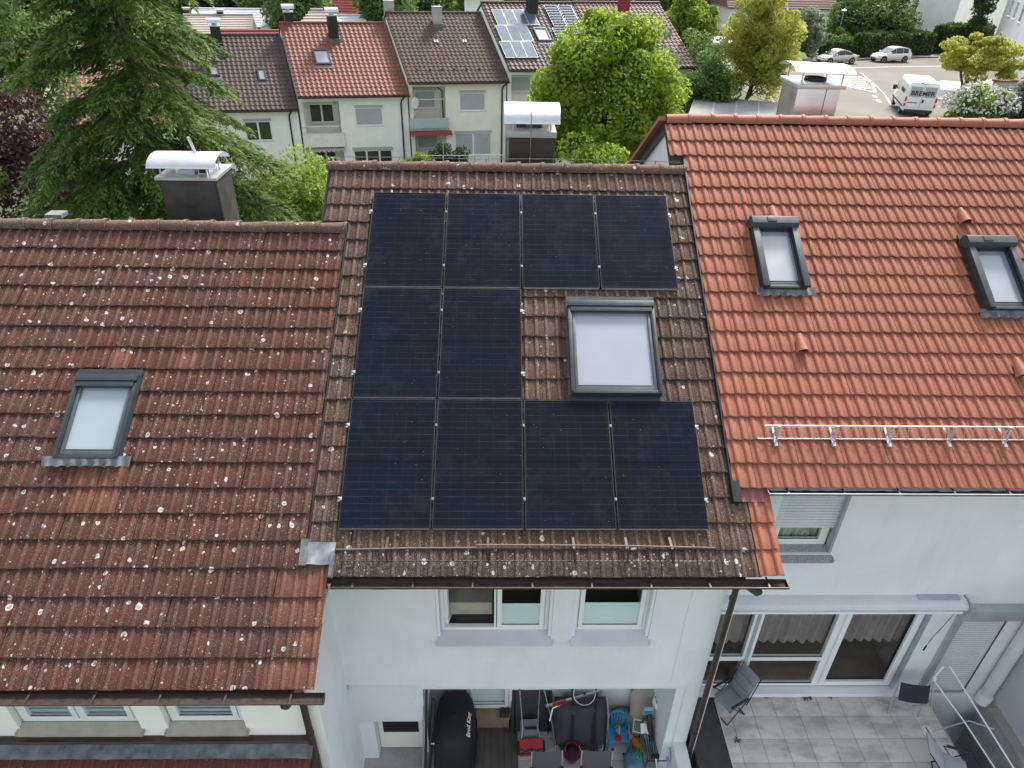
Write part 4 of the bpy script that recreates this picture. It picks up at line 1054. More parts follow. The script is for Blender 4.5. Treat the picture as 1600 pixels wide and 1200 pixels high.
MB().box((.02, -.33, .0), (.30, -.10, .08)).build('floor_tray', MT['plastic_dark'], bt, world=False, bevel=.01)
# stack of red bowls
bw_ = thing('flower_pot_stack', 'stack of dark red plastic pots in front of the bicycle trailer', 'flower pot', (3.27, -4.30, FZ))
for k in range(3): MB().lathe([(.10, .0), (.145-.012*k, .16), (.155-.012*k, .16), (.155-.012*k, .18), (.135-.012*k, .18), (.09, .02)], (.0, .0, .05+.055*k), 20).build('pot', MT['red_dark'], bw_, world=False, ang=40)
m = MB(); m.lathe([(.0, .14), (.10, .14), (.085, .235), (.0, .25)], (0, -.06, .12), 16); m.build('soil', MT['rubber'], bw_, world=False)
# two folding chairs seen from above
def mesh_chair(loc, rz, label):
    t = thing('garden_chair', label, 'chair', loc, rz, 'grey sling chairs on the loggia')
    m = MB(); m.grid(lambda u, v: (-.23+u*.46, .06*(v)**2-.02*math.sin(u*math.pi)+.10*v, .42+v*.52), 8, 8); m.build('backrest', MT['sling'], t, world=False, ang=80)
    MB().grid(lambda u, v: (-.23+u*.46, -.45+v*.46, .43-.03*math.sin(v*math.pi)-.01*math.sin(u*math.pi)), 8, 6).build('seat', MT['sling'], t, world=False, ang=80)
    for x in (-.245, .245):
        MB().tube([(x, .17, .95), (x, .05, .5), (x, -.05, .38), (x, -.40, .0)], .013, 8).build('leg', MT['alu_dull'], t, world=False)
        MB().tube([(x, -.46, .44), (x, .0, .44), (x, .20, .0)], .013, 8).build('leg', MT['alu_dull'], t, world=False)
        MB().box((x-.025, -.36, .63), (x+.025, .06, .655)).build('armrest', MT['plastic_dark'], t, world=False, bevel=.006)
        MB().tube([(x, .165, .94), (x, .175, .975)], .02, 8).build('joint', MT['rubber'], t, world=False)
    return t
MT['sling'] = mat('sling', (.080, .080, .084), .8, 0, .08, 6, .2, 250)
mesh_chair((2.80, -4.82, FZ), .03, 'grey sling garden chair standing in front of the red reel mower')
mesh_chair((3.60, -4.82, FZ), -.03, 'grey sling garden chair standing in front of the trailer and blue chair')
# child's chair
kc = thing('child_chair', 'bright blue plastic child chair with a toy on its seat', 'chair', (4.10, -3.98, FZ))
m = MB(); m.box((-.155, -.16, .25), (.155, .13, .275)); m.build('seat', MT['blue_plastic'], kc, world=False, bevel=.012)
pts = [(-.165, .14, .25), (-.17, .17, .42), (-.14, .20, .52), (-.07, .215, .575), (0, .22, .59), (.07, .215, .575), (.14, .20, .52), (.17, .17, .42), (.165, .14, .25)]
MB().tube(pts, .020, 8).build('back_frame', MT['blue_plastic'], kc, world=False, ang=70)
for x in (-.095, -.05, 0, .05, .095): MB().bar((x*.8, .14, .27), (x*1.1, .212, .565-abs(x)*.4), .022, .012, (0, 1, 0)).build('back_slat', MT['blue_plastic'], kc, world=False)
for x in (-.16, .16):
    for y in (-.15, .13): MB().tube([(x, y, .26), (x*1.1, y*1.15, 0)], [.024, .018], 8).build('leg', MT['blue_plastic'], kc, world=False)
    MB().tube([(x*1.05, .16, .42), (x*1.12, .02, .42), (x*1.1, -.14, .37), (x*1.02, -.15, .26)], .016, 8).build('armrest', MT['blue_plastic'], kc, world=False)
ty = thing('toy', 'small red, yellow and blue toy lying on the blue child chair', 'toy', (4.09, -3.99, FZ+.276))
MB().lathe([(.0, 0), (.06, .0), (.065, .02), (.0, .03)], (0, -.09, 0), 14).build('base', MT['red_paint'], ty, world=False)
MB().lathe([(.0, -.05), (.045, -.025), (.052, 0), (.045, .025), (0, .05)], (0, .02, .055), 14).build('ball', MT['blue_plastic'], ty, world=False)
MB().tube([(-.03, .09, .03), (.0, .11, .06), (.03, .06, .11), (.02, -.05, .06)], .014, 6).build('arm', MT['yellow_plastic'], ty, world=False)
# toys, bags, rack, clutter at the right side
t = thing('toy_horse', 'orange plastic toy animal lying beside the blue child chair', 'toy', (4.42, -4.10, FZ+.02), .6)
pillow(MB(), (0, 0, .12), .13, .26, .14).build('body', MT['orange_plastic'], t, world=False, ang=80)
MB().tube([(0, .10, .16), (-.04, .19, .24), (-.03, .26, .22)], [.04, .035, .03], 8).build('neck', MT['orange_plastic'], t, world=False)
for x, y in ((-.06, -.09), (.06, -.09), (-.06, .08), (.06, .08)): MB().tube([(x*.7, y, .12), (x*1.5, y*1.5, .0)], .022, 6).build('leg', MT['orange_plastic'], t, world=False)
m = MB(); pillow(m, (0, 0, 0), .36, .34, .30); m.xf(lambda q: (4.33+q.x, -4.43+q.y, FZ+.145+q.z)); top(m, 'ball_bag', MT['blue_bag'], 'translucent blue bag lying on the tiles next to green netting', 'bag', ang=80)
m = MB()
for k in range(7): 
    x0 = 4.30+.02*k; m.tube([(x0, -4.12, FZ+.06), (x0+.10+.02*math.sin(k*3), -4.25, FZ+.27), (x0+.06*math.cos(k*2), -4.42, FZ+.32), (x0+.12, -4.62, FZ+.10)], .007, 5)
top(m, 'toy_net', MT['green_plastic'], 'tangle of bright green netting cord over the blue bag', 'net', kind=None)
m = MB(); m.tube([(4.52, -4.05, FZ+.4), (4.72, -4.75, FZ+.04)], .010, 6); m.tube([(4.56, -4.05, FZ+.38), (4.77, -4.75, FZ+.04)], .010, 6)
for k in range(5): m.tube([(4.53+.04*k, -4.09-.14*k, FZ+.385-.07*k), (4.57+.042*k, -4.09-.14*k, FZ+.365-.07*k)], .007, 5)
top(m, 'toy_ladder', MT['teal_plastic'], 'narrow turquoise toy frame leaning by the green netting', 'toy')
rk = thing('wire_rack', 'black wire shelf rack with slatted deck standing at the white wall', 'rack', (4.70, -4.22, FZ))
for k in range(10): MB().bar((-.17+k*.036, -.26, .30), (-.15+k*.036, .30, .34), .010, .010).build('slat', MT['black_metal'], rk, world=False)
for x in (-.19, .19):
    for y in (-.27, .30): MB().tube([(x, y, 0), (x*.97, y, .62 if y > 0 else .34)], .010, 6).build('leg', MT['black_metal'], rk, world=False)
for y, z in ((-.27, .30), (.30, .34), (.30, .60)): MB().tube([(-.19, y, z), (.19, y, z)], .009, 6).build('rail', MT['black_metal'], rk, world=False)
for k in range(5): MB().tube([(.19, -.25+k*.12, .30), (.19, -.18+k*.12, .55)], .007, 5).build('brace', MT['black_metal'], rk, world=False)
bg_ = thing('grill_stand', 'small white tubular frame with green mat beside the wire rack', 'frame', (4.42, -3.92, FZ))
MB().tube([(-.02, .12, .40), (-.06, -.04, .30), (.22, -.10, .26), (.27, .06, .36), (-.02, .12, .40)], .010, 6).build('top_rail', MT['upvc'], bg_, world=False)
MB().grid(lambda u, v: (-.05+u*.28, -.08+v*.16, .27+v*.09), 2, 2).build('mat', MT['green_mat'] if 'green_mat' in MT else mat('green_mat', (.12, .25, .14), .8, 0, .2, 8), bg_, world=False)
for x, y in ((-.05, -.03), (.22, -.09), (.26, .06), (-.02, .11)): MB().tube([(x, y, .28), (x, y, 0)], .010, 6).build('leg', MT['upvc'], bg_, world=False)
m = MB(); pillow(m, (0, 0, 0), .58, .95, .20, 8, 8, Matrix.Rotation(R_(74), 3, 'X')); m.xf(lambda q: (4.62+q.x, -3.68+q.y, FZ+.50+q.z)); top(m, 'canvas_bag', MT['canvas'], 'tall beige canvas bag leaning against the loggia wall', 'bag', ang=80)
m = MB(); pillow(m, (0, 0, 0), .36, .26, .34); m.xf(lambda q: (4.22+q.x, -3.66+q.y, FZ+.20+q.z)); top(m, 'wicker_basket', MT['wicker'], 'pale lumpy woven basket by the wall between trailer and canvas bag', 'basket', ang=80)
m = MB(); m.lathe([(.0, .13), (.06, .12), (.10, .08), (.125, .02), (.13, 0), (.11, 0)], (0, 0, 0), 18); m.xf(lambda q: (4.77+q.x*.85, -3.80+q.y*1.1, FZ+.86+q.z)); hm_ = top(m, 'bicycle_helmet', MT['upvc'], 'white bicycle helmet lying on top of the canvas bag', 'helmet', ang=70)
for a in (-.05, 0, .05): MB().box((4.77+a-.012, -3.87, FZ+.935-abs(a)*.3), (4.77+a+.012, -3.74, FZ+.992-abs(a)*.35)).build('vent', MT['rubber'], hm_)
m = MB(); m.box((4.50, -3.92, FZ+.72), (4.66, -3.90, FZ+.92)); bx = top(m, 'snack_packet', MT['pad_light'], 'small blue and white packet in the clutter below the helmet', 'packet'); MB().box((4.51, -3.925, FZ+.74), (4.65, -3.921, FZ+.83)).build('print', MT['blue_plastic'], bx)
m = MB(); m.grid(lambda u, v: (4.74+u*.26+.03*math.sin(v*6), -3.95-v*.25+.05*math.sin(u*7), FZ+.80-v*.35+.05*math.sin(u*5+v*8)), 8, 8); top(m, 'foil_bag', MT['silver_bag'], 'crumpled silvery turquoise foil bag draped at the wall above the rack', 'bag', ang=60)
m = MB(); m.grid(lambda u, v: (4.46+u*.16, -3.98-v*.12, FZ+.55-v*.10+.02*math.sin(u*5)), 4, 4); top(m, 'paper_sheet', MT['paint_white'], 'crumpled white sheet among the clutter beside the canvas bag', 'paper')
m = MB(); m.tube([(4.60, -3.85, FZ+.78), (4.63, -4.05, FZ+.45), (4.66, -4.12, FZ+.30)], [.05, .055, .045], 8); top(m, 'tool_bag', MT['plastic_dark'], 'dark elongated tool pouch lying across the rack', 'bag')
m = MB(); m.tube([(4.66, -4.48, FZ+.36), (4.70, -4.75, FZ+.05)], .012, 6); hb = top(m, 'hand_broom', MT['upvc'], 'hand broom with white handle and dark bristles below the wire rack', 'broom'); MB().box((4.58, -4.47, FZ+.33), (4.74, -4.42, FZ+.40)).build('bristles', MT['rubber'], hb)
m = MB()
for k in range(5):
    m.tube([(4.845-.004*k, -4.46+math.cos(a)*(.13+.008*k), -7.95+math.sin(a)*(.13+.008*k)) for a in [2*math.pi*i/20 for i in range(20)]], .009, 5, close=True)
top(m, 'cable_coil', MT['pad_light'], 'coil of pale cable hanging on the white side wall by the downpipe', 'cable', ang=70)
# grille at the foot of the downpipe
gr = thing('window_grille', 'small dark metal grille at the foot of the brown downpipe', 'grille', (5.12, -4.75, -8.2))
for k in range(6): MB().tube([(-.06, -.24+k*.08, 0), (-.06, -.24+k*.08, .45)], .008, 5).build('bar', MT['black_metal'], gr, world=False)
for z in (0, .45): MB().tube([(-.06, -.28, z), (-.06, .20, z)], .010, 5).build('rail', MT['black_metal'], gr, world=False)

# ---- terrace furniture
def recliner(loc, rz, pad, label, back=55, sc=1.0):
    t = thing('reclining_chair', label, 'chair', loc, rz); t.scale = (.78, .78, .82)
    bk = R_(back); d = Vector((0, math.cos(bk), math.sin(bk)))
    for i, (a, b) in enumerate(((.02, .22), (.22, .47), (.47, .72))):
        c = Vector((0, .22, .42)) + d*((a+b)/2); pillow(MB(), c, .50, b-a+.02, .09, 8, 6, Matrix.Rotation(bk, 3, 'X')).build('backrest', pad, t, world=False, ang=80)
    pillow(MB(), (0, .0, .42), .50, .46, .08, 8, 6, Matrix.Rotation(R_(8), 3, 'X')).build('seat', pad, t, world=False, ang=80)
    for x in (-.28, .28):
        MB().tube([(x, .22, .40), tuple(Vector((x, .22, .42))+d*.74)], .012, 8).build('back_tube', MT['black_metal'], t, world=False)
        MB().tube([(x, .25, .60), (x, -.25, .62)], .012, 8).build('arm_tube', MT['black_metal'], t, world=False)
        MB().box((x-.025, -.28, .625), (x+.025, .20, .65)).build('armrest', MT['plastic_dark'], t, world=False, bevel=.006)
        MB().tube([(x, -.24, .62), (x, .28, .015)], .012, 8).build('leg', MT['black_metal'], t, world=False)
        MB().tube([(x, .24, .60), (x, -.24, .015)], .012, 8).build('leg', MT['black_metal'], t, world=False)
    for y in (-.24, .28): MB().tube([(-.28, y, .015), (.28, y, .015)], .012, 8).build('foot_rail', MT['black_metal'], t, world=False)
    return t
recliner((5.98, -3.80, TZ), R_(-62), MT['pad_grey'], 'grey padded reclining chair beside the terrace door and downpipe', 72)
recliner((9.25, -5.0, TZ), R_(70), MT['pad_light'], 'pale blue-grey padded reclining chair near the clothes dryer', 50)
fc = thing('folding_chair', 'folded black sling chair standing under the right end of the terrace door', 'chair', (9.06, -3.78, TZ), R_(-8))
MB().grid(lambda u, v: (-.24+u*.48, -.04-.02*math.sin(u*3.1)-v*.14, .78-v*.30), 6, 6).build('sling', MT['sling_black'] if 'sling_black' in MT else mat('sling_black', (.028, .029, .032), .8, 0, .15, 8), fc, world=False, ang=80)
for x in (-.25, .25):
    MB().tube([(x, .0, .80), (x, -.12, .0)], .014, 8).build('leg', MT['alu_dull'], fc, world=False); MB().tube([(x*.9, -.20, .48), (x*.9, .08, .0)], .014, 8).build('leg', MT['alu_dull'], fc, world=False)
MB().tube([(-.25, -.10, .12), (.25, -.10, .12)], .014, 8).build('cross_rail', MT['alu_dull'], fc, world=False)
cd_ = thing('clothes_dryer', 'white tubular clothes dryer leaning over the terrace edge by the shuttered door', 'clothes dryer', (9.62, -3.75, TZ))
MB().tube([(-.18, .05, .80), (-.08, .10, 1.02), (.02, .10, 1.02), (.40, -1.3, .55), (.62, -2.1, .30)], .013, 8).build('frame', MT['upvc'], cd_, world=False)
MB().tube([(-.20, .0, .75), (.05, -.6, .55), (.25, -1.3, .35), (.42, -1.9, .18)], .012, 8).build('frame', MT['upvc'], cd_, world=False)
MB().tube([(-.20, -.45, .0), (.10, -.62, .60), (.33, -.85, .74)], .012, 8).build('leg', MT['alu_dull'], cd_, world=False)
MB().tube([(-.20, .0, .75), (-.18, .05, .80)], .03, 8).build('joint', MT['upvc'], cd_, world=False)
MB().tube([(-.22, -.02, .72), (-.20, -.35, .02)], .012, 8).build('leg', MT['alu_dull'], cd_, world=False)
# weeds in the slab joints
MT['weed'] = leaf_mat('weed', (.05, .075, .02), (.07, .10, .03), trans=.3)
def weed(loc, r, n, seed, label):
    rg = random.Random(seed); m = MB()
    for k in range(n):
        a = rg.uniform(0, 6.28); L = r*rg.uniform(.5, 1.1); w_ = L*.16; up = rg.uniform(.2, .9)*L
        d = Vector((math.cos(a), math.sin(a), 0)); s_ = Vector((-math.sin(a), math.cos(a), 0))
        p0 = Vector(loc); p1 = p0+d*L*.5+Vector((0, 0, up)); p2 = p0+d*L+Vector((0, 0, up*.6))
        m.poly(p0, p1+s_*w_, p2, p1-s_*w_)
    top(m, 'weed', MT['weed'], label, 'weed', 'weeds in the terrace joints', ang=80)
weed((7.48, -3.54, TZ), .13, 34, 1, 'largest green weed tuft below the terrace door threshold'); weed((7.92, -3.53, TZ), .12, 22, 2, 'straggly weed tuft under the sliding door light')
weed((6.76, -3.54, TZ), .08, 14, 3, 'low brownish weed below the terrace door nearest the reclining chair'); weed((6.0, -4.34, TZ), .09, 14, 4, 'small dark weed in the slab joint at the dark coping')
# ================================================================== ground, road, row of houses opposite
def sst(a, b, x):
    t = min(1, max(0, (x-a)/(b-a))); return t*t*(3-2*t)
def zg(X, Y):
    zr = -7.1 - (min(100, max(30, Y))-40)*.027
    return -10.9 + (zr+10.9)*sst(8, 26, X)
M = NT('ground'); p = M.pos()
c = M.mix(M.mapr(M.noise(p, .25, 4), .35, .65), (.060, .085, .025), (.095, .125, .040)); c = M.mix(M.math('MULTIPLY', M.mapr(M.noise(p, 3, 5), .45, .75), .6), c, (.05, .06, .025))
M.l(c, M.b.inputs['Base Color']); M.b.inputs['Roughness'].default_value = .95; M.bump(M.noise(p, 9, 4), .6, .08); MT['ground'] = M.m
m = MB(); xs = [-400, -200, -100, -60, -40, -25, -10, 0, 6] + list(np.linspace(8, 28, 21)) + [34, 40, 50, 60, 80, 110, 160, 260, 420]; ys = [-60, -20, -9, -4, 5, 15, 25] + list(np.linspace(30, 100, 15)) + [140, 220, 400, 700]
n0 = len(xs)
for y in ys:
    for x in xs: m.v.append((x, y, zg(x, y)))
for j in range(len(ys)-1):
    for i in range(n0-1): a = j*n0+i; m.f.append((a, a+1, a+n0+1, a+n0))
setp(m.build('ground', MT['ground'], None, ang=60), kind='structure')
def drape(poly, lift, nu=14, nv=14):
    """quad patch (4 corners) laid on the ground"""
    A, B, C_, D_ = [Vector((q[0], q[1], 0)) for q in poly]
    mm = MB(); mm.grid(lambda u, v: (lambda q: (q.x, q.y, zg(q.x, q.y)+lift))(A.lerp(B, u).lerp(D_.lerp(C_, u), v)), nu, nv); return mm
rd = drape([(23.5, 36), (40, 34), (75, 84), (22, 64.5)], .03, 30, 30); RD = setp(rd.build('road', MT['asphalt'], None, ang=60), kind='structure')
pv = drape([(22, 64.6), (75, 84.1), (74, 86), (21.5, 66.3)], .13, 30, 3); PV = setp(pv.build('pavement', MT['pavement'] if 'pavement' in MT else mat('pavement', (.27, .25, .22), .9, 0, .15, 1, .3, 60), None, ang=60), kind='structure')
kb = drape([(22, 64.5), (75, 84.0), (75, 84.1), (22, 64.62)], .15, 40, 1); kb.build('kerb', MT['concrete'], PV)
fy = drape([(36.8, 41), (52, 41), (60, 62), (45.5, 58)], .06, 10, 10); setp(fy.build('forecourt', mat('forecourt', (.30, .27, .23), .9, 0, .1, 1, .2, 50), None), kind='structure')
def stripe(a, b, wd, name='road_marking'):
    a, b = Vector((*a, 0)), Vector((*b, 0)); d = (b-a).normalized(); s_ = Vector((-d.y, d.x, 0))*wd/2; n = max(1, int((b-a).length/1.5))
    mm = MB(); mm.grid(lambda u, v: (lambda q: (q.x, q.y, zg(q.x, q.y)+.045))(a.lerp(b, u) + s_*(2*v-1)), n, 1); mm.build(name, MT['paint_white'], RD)
hp = [(32.72, 59.78), (35.68, 58.9), (35.2, 55.6), (33.0, 50.2), (32.09, 52.69), (31.75, 56.0)]
for i in range(len(hp)): stripe(hp[i], hp[(i+1) % len(hp)], .22)
for k in range(6):
    t = k/6; L_ = Vector((32.6, 59.0, 0)).lerp(Vector((32.3, 52.2, 0)), t); R2_ = Vector((35.6, 58.2, 0)).lerp(Vector((33.2, 50.8, 0)), t); stripe((L_.x-.3*(1-abs(2*t-1)), L_.y-.6), (R2_.x, R2_.y+.2), .38)
for a, b in (((32.15, 48.6), (31.85, 47.6)), ((31.5, 46.6), (31.2, 45.5))): stripe(a, b, .26)
stripe((33.0, 64.0), (42.8, 66.7), .16); stripe((42.8, 66.7), (50, 68.2), .16)
for a, b in (((37.0, 61.9), (34.7, 53.6)), ((34.7, 53.6), (33.4, 49.4)), ((33.4, 49.4), (31.6, 44.6))): stripe(a, b, .07, 'tar_joint')

# ---- row opposite; local axes: s along the fronts, d into the house
B0 = Vector((-10.69, 36, 0)); BS = Vector((math.cos(R_(9)), math.sin(R_(9)), 0)); BD = Vector((-1.97, 5.36, 0)).normalized()
def BP(q): return B0 + BS*q.x + BD*q.y + Vector((0, 0, q.z))
DR = 5.71
MT['b_dark'] = tile_mat('b_dark', (.078, .048, .045), (.060, .038, .036), (.085, .060, .055), 0, 0, .3, .68)
MT['b_red'] = tile_mat('b_red', (.21, .072, .046), (.175, .062, .042), (.14, .058, .043), 0, 0, .2, .6)
MT['b_brown'] = tile_mat('b_brown', (.098, .060, .045), (.078, .050, .038), (.058, .042, .034), .25, .1, .45, .8)
MT['b_darkbrown'] = tile_mat('b_darkbrown', (.072, .041, .036), (.058, .035, .031), (.085, .054, .045), 0, 0, .2, .6)
MT['b_maroon'] = tile_mat('b_maroon', (.120, .050, .042), (.10, .044, .038), (.08, .042, .038), 0, 0, .2, .6)
MT['b_tan'] = tile_mat('b_tan', (.30, .15, .10), (.26, .13, .09), (.22, .12, .09), 0, 0, .15, .7)
def tile_sheet(s0, s1, fz, d0, d1, rows, period=.30, h=.045):
    m = MB(); n = int(round((s1-s0)/period)); per = (s1-s0)/n
    prof = [(0, 0), (.38, 0), (.52, .75), (.70, 1), (.88, .75)]
    ss = []; hh = []
    for i in range(n):
        for a, b in prof: ss.append(s0+(i+a)*per); hh.append(b*h)
    ss.append(s1); hh.append(0); k = len(ss)
    for r in range(rows):
        da = d0+(d1-d0)*r/rows; db = d0+(d1-d0)*(r+1)/rows + .03
        b = len(m.v)
        for d, lift in ((da, .005), (da, .05), (db, .012)):
            for s, q in zip(ss, hh): m.v.append((s, d, fz(d)+lift+q))
        for t in range(2):
            for i in range(k-1): a = b+t*k+i; m.f.append((a, a+1, a+k+1, a+k))
    return m
def bwin(house, s0, s1, z0, z1, d, kind='shutter', lights=1, name='window'):
    m = ring(MB(), s0, s1, z0, z1, d-.03, d+.05, .07)
    for i in range(1, lights): x = s0+(s1-s0)*i/lights; m.box((x-.05, d-.03, z0+.07), (x+.05, d+.05, z1-.07))
    wn = m.xf(BP).build(name, MT['upvc'], house)
    if kind == 'shutter': 
        k = 0; z = z0+.07
        while z < z1-.08: MB().box((s0+.05, d-.02-.004*(k % 2), z), (s1-.05, d+.01, min(z+.145, z1-.07))).xf(BP).build('shutter_panel', MT['shutter_far'], wn); z += .15; k += 1
        MB().box((s0-.06, d-.10, z1+.001), (s1+.06, d+.02, z1+.16)).xf(BP).build('shutter_box', MT['shutter_far'], wn)
    else:
        for i in range(lights):
            a = s0+(s1-s0)*i/lights; b = s0+(s1-s0)*(i+1)/lights
            MB().box((a+.06, d+.0, z0+.08), (b-.06, d+.02, z1-.08)).xf(BP).build('pane', MT['glass_dark_inside'], wn)
        if kind == 'box': MB().box((s0-.06, d-.10, z1+.001), (s1+.06, d+.02, z1+.18)).xf(BP).build('shutter_box', MT['shutter_far'], wn)
    MB().box((s0-.05, d-.12, z0-.05), (s1+.05, d+.0, z0-.003)).xf(BP).build('sill', MT['alu_sill'], wn)
    return wn
MT['shutter_far'] = mat('shutter_far', (.42, .45, .46), .5, 0, .05, 2)
def bchim(house, s, d, fz, wd, h, mt='black_metal', cow=True):
    z = fz(d); m = MB().box((s-wd/2, d-wd*.5, z-.3), (s+wd/2, d+wd*.5, z+h)).xf(BP); c1 = m.build('chimney', MT[mt], house)
    MB().box((s-wd/2-.10, d-wd*.5-.1, z-.25), (s+wd/2+.10, d+wd*.5+.1, z+.02 + .0)).xf(BP).build('chimney_flashing', MT['lead'], c1)
    if cow:
        MB().box((s-wd/2-.05, d-wd*.55, z+h+.001), (s+wd/2+.05, d+wd*.55, z+h+.06)).xf(BP).build('chimney_cap', MT['sheet_metal'], c1)
        MB().box((s-wd*.25, d-.1, z+h+.061), (s+wd*.25, d+.15, z+h+.2)).xf(BP).build('flue', MT['alu_dull'], c1)
        m = MB(); N = 8; s0, s1 = s-wd*.72, s+wd*.72
        for t in (0, .02):
            for x in (s0, s1):
                for k in range(N+1): a = math.pi*k/N; m.v.append((x, d-math.cos(a)*wd*.62, z+h+.22+math.sin(a)*.24+t))
        q = N+1
        for b in (0, 2*q):
            for k in range(N): m.f.append((b+k, b+k+1, b+q+k+1, b+q+k))
        m.xf(BP).build('cowl', MT['sheet_metal'], c1)
    else: MB().box((s-wd/2-.03, d-wd*.53, z+h+.001), (s+wd/2+.03, d+wd*.53, z+h+.05)).xf(BP).build('chimney_cap', MT['concrete'], c1)
def bsky(house, s0, s1, d0, d1, fz, pane='pane_blind'):
    L = lambda s, d, n: BP(Vector((s, d, fz(d)+.06+n)))
    m = MB(); t = .09
    for a, b, c_, e in ((s0, s0+t, d0, d1), (s1-t, s1, d0, d1), (s0+t, s1-t, d0, d0+t), (s0+t, s1-t, d1-t*1.5, d1)): m.prism([L(a, c_, -.05), L(b, c_, -.05), L(b, e, -.05), L(a, e, -.05)], (0, 0, .17))
    f = m.build('roof_window', MT['anthracite'], house)
    m = MB(); m.poly(L(s0+t, d0+t, .06), L(s1-t, d0+t, .06), L(s1-t, d1-t*1.4, .06), L(s0+t, d1-t*1.4, .06)); m.build('pane', MT[pane], f)
    m = MB(); m.prism([L(s0-.1, d0-.22, -.01), L(s1+.1, d0-.22, -.01), L(s1+.1, d0, -.01), L(s0-.1, d0, -.01)], (0, 0, .03)); m.build('apron_flashing', MT['lead'], f)
def bhouse(s0, s1, ez, rz, tmat, label, wmat='plaster_white', log=None, holes=(), gz=-11.3, ridge='b_dark', pipe=None, rightend=False):
    h = thing('row_house', label, 'house', BP(Vector(((s0+s1)/2, .45, gz))), 0, 'row of houses across the gardens')
    fz = lambda d: ez + (rz-ez)*d/DR
    m = MB(); t = .14
    prof = [(0, ez), (DR, rz), (2*DR, ez), (2*DR, ez-t), (DR, rz-t), (0, ez-t)]
    m.prism([(s0, a, b) for a, b in prof], (s1-s0, 0, 0)); rf = m.xf(BP).build('roof', MT['deck'], h)
    tile_sheet(s0+.0, s1-.0, fz, -.03, DR, 19).xf(BP).build('tile_courses', MT[tmat], rf, ang=50, kind='stuff')
    m = MB(); x = s0
    while x < s1-.2:
        m.tube([(x, DR, rz+.02), (min(x+.40, s1), DR, rz+.035)], .11, 8); x += .38
    m.xf(BP).build('ridge_tiles', MT[tmat], rf, ang=50, kind='stuff')
    D0 = .45
    allh = list(holes)
    if log: allh += [(log[0], log[1], log[2], log[3]), (log[0], log[1], log[4], log[5])]
    top_ = ez+.10
    wall_holes(s0+.05, s1-.05, gz-.3, top_, D0, [q[:4] for q in allh], .25 if not log else .25).xf(BP).build('wall', MT[wmat], h, smooth=False)
    for x in (s0+.05, s1-.30): MB().prism([(x, D0+.02, gz-.3), (x, D0+.02, fz(D0)-t-.01), (x, DR, rz-t-.01), (x, 2*DR-.4, ez-t+.2), (x, 2*DR-.4, gz-.3)], (.25, 0, 0)).xf(BP).build('gable_wall', MT[wmat], h)
    if log:
        a, b = log[0], log[1]
        for z0, z1 in ((log[2], log[3]), (log[4], log[5])):
            m = MB(); y = D0+1.35
            m.poly((a, y, z0), (b, y, z0), (b, y, z1), (a, y, z1)); m.poly((a, D0+.0, z0), (a, y, z0), (a, y, z1), (a, D0, z1)); m.poly((b, D0, z0), (b, D0, z1), (b, y, z1), (b, y, z0)); m.poly((a, D0, z0), (b, D0, z0), (b, y, z0), (a, y, z0)); m.poly((a, D0, z1), (a, y, z1), (b, y, z1), (b, D0, z1))
            m.xf(BP).build('loggia', MT['plaster_cream'], h, smooth=False)
    g = MB(); N = 6
    for x in (s0, s1):
        for k in range(N+1): a = math.pi+math.pi*k/N; g.v.append((x, -.10+math.cos(a)*.08, ez-.03+math.sin(a)*.08))
    for k in range(N): g.f.append((k, k+1, N+2+k, N+1+k))
    g.tube([(s0, -.18, ez-.03), (s1, -.18, ez-.03)], .015, 6); g.xf(BP).build('gutter', MT['brown_metal'], h)
    if pipe is not None: MB().tube([(pipe+.15, -.08, ez-.1), (pipe+.02, .30, ez-.4), (pipe, .38, ez-.6), (pipe, .38, gz)], .05, 8).xf(BP).build('downpipe', MT['black_metal'], h)
    return h, fz, rf
# B0 tan roof behind the big conifer
h, fz, rf = bhouse(-14.2, -7.05, -7.1, -3.5, 'b_tan', 'row house with tan tile roof half hidden behind the tall conifer')
bchim(h, -9.0, 4.4, fz, .6, 1.3)
# B1 dark roof
h, fz, rf = bhouse(-7.0, -.02, -6.38, -2.81, 'b_dark', 'white row house with dark glossy tile roof and black chimney', holes=[(-3.48, -1.83, -8.41, -6.99), (-2.3, -1.3, -10.8, -9.85)], pipe=-.65)
bwin(h, -3.48, -1.83, -8.38, -7.15, .55, 'box', 2); bwin(h, -2.3, -1.3, -10.8, -9.85, .55, 'box', 2)
bchim(h, -4.12, 4.35, fz, .62, 1.55); bsky(h, -2.05, -1.55, 2.0, 2.95, fz); bsky(h, -5.0, -4.4, 2.4, 3.2, fz)
# B2 red roof
h, fz, rf = bhouse(.0, 7.0, -5.62, -2.11, 'b_red', 'white row house with glossy red tile roof and corrugated white balcony', log=(.15, 2.55, -8.60, -6.02, -11.2, -8.85), holes=[(3.52, 5.31, -7.60, -6.28), (3.18, 5.74, -10.6, -8.95)], pipe=6.50)
bwin(h, .78, 2.36, -7.58, -6.38, 1.72, 'glass', 2); bwin(h, .85, 2.2, -10.35, -9.25, 1.72, 'glass', 2)
bwin(h, 3.52, 5.31, -7.58, -6.45, .55, 'shutter'); bwin(h, 3.18, 5.74, -10.6, -9.15, .55, 'box', 3)
BL = MB().box((.0, .30, -8.84), (2.68, .46, -8.70)).xf(BP).build('balcony', MT['concrete'], h)
for k in range(19): MB().box((.02+k*.139, .285-(.012 if k % 2 else 0), -8.82), (.02+k*.139+.125, .305, -7.98)).xf(BP).build('balcony_slat', MT['plaster_cream'], BL)
MB().box((.0, .27, -7.975), (2.68, .33, -7.93)).xf(BP).build('handrail', MT['alu_sill'], BL); MB().tube([(.1, .4, -7.55), (2.6, .4, -7.55)], .025, 6).xf(BP).build('clothes_rail', MT['upvc'], BL)
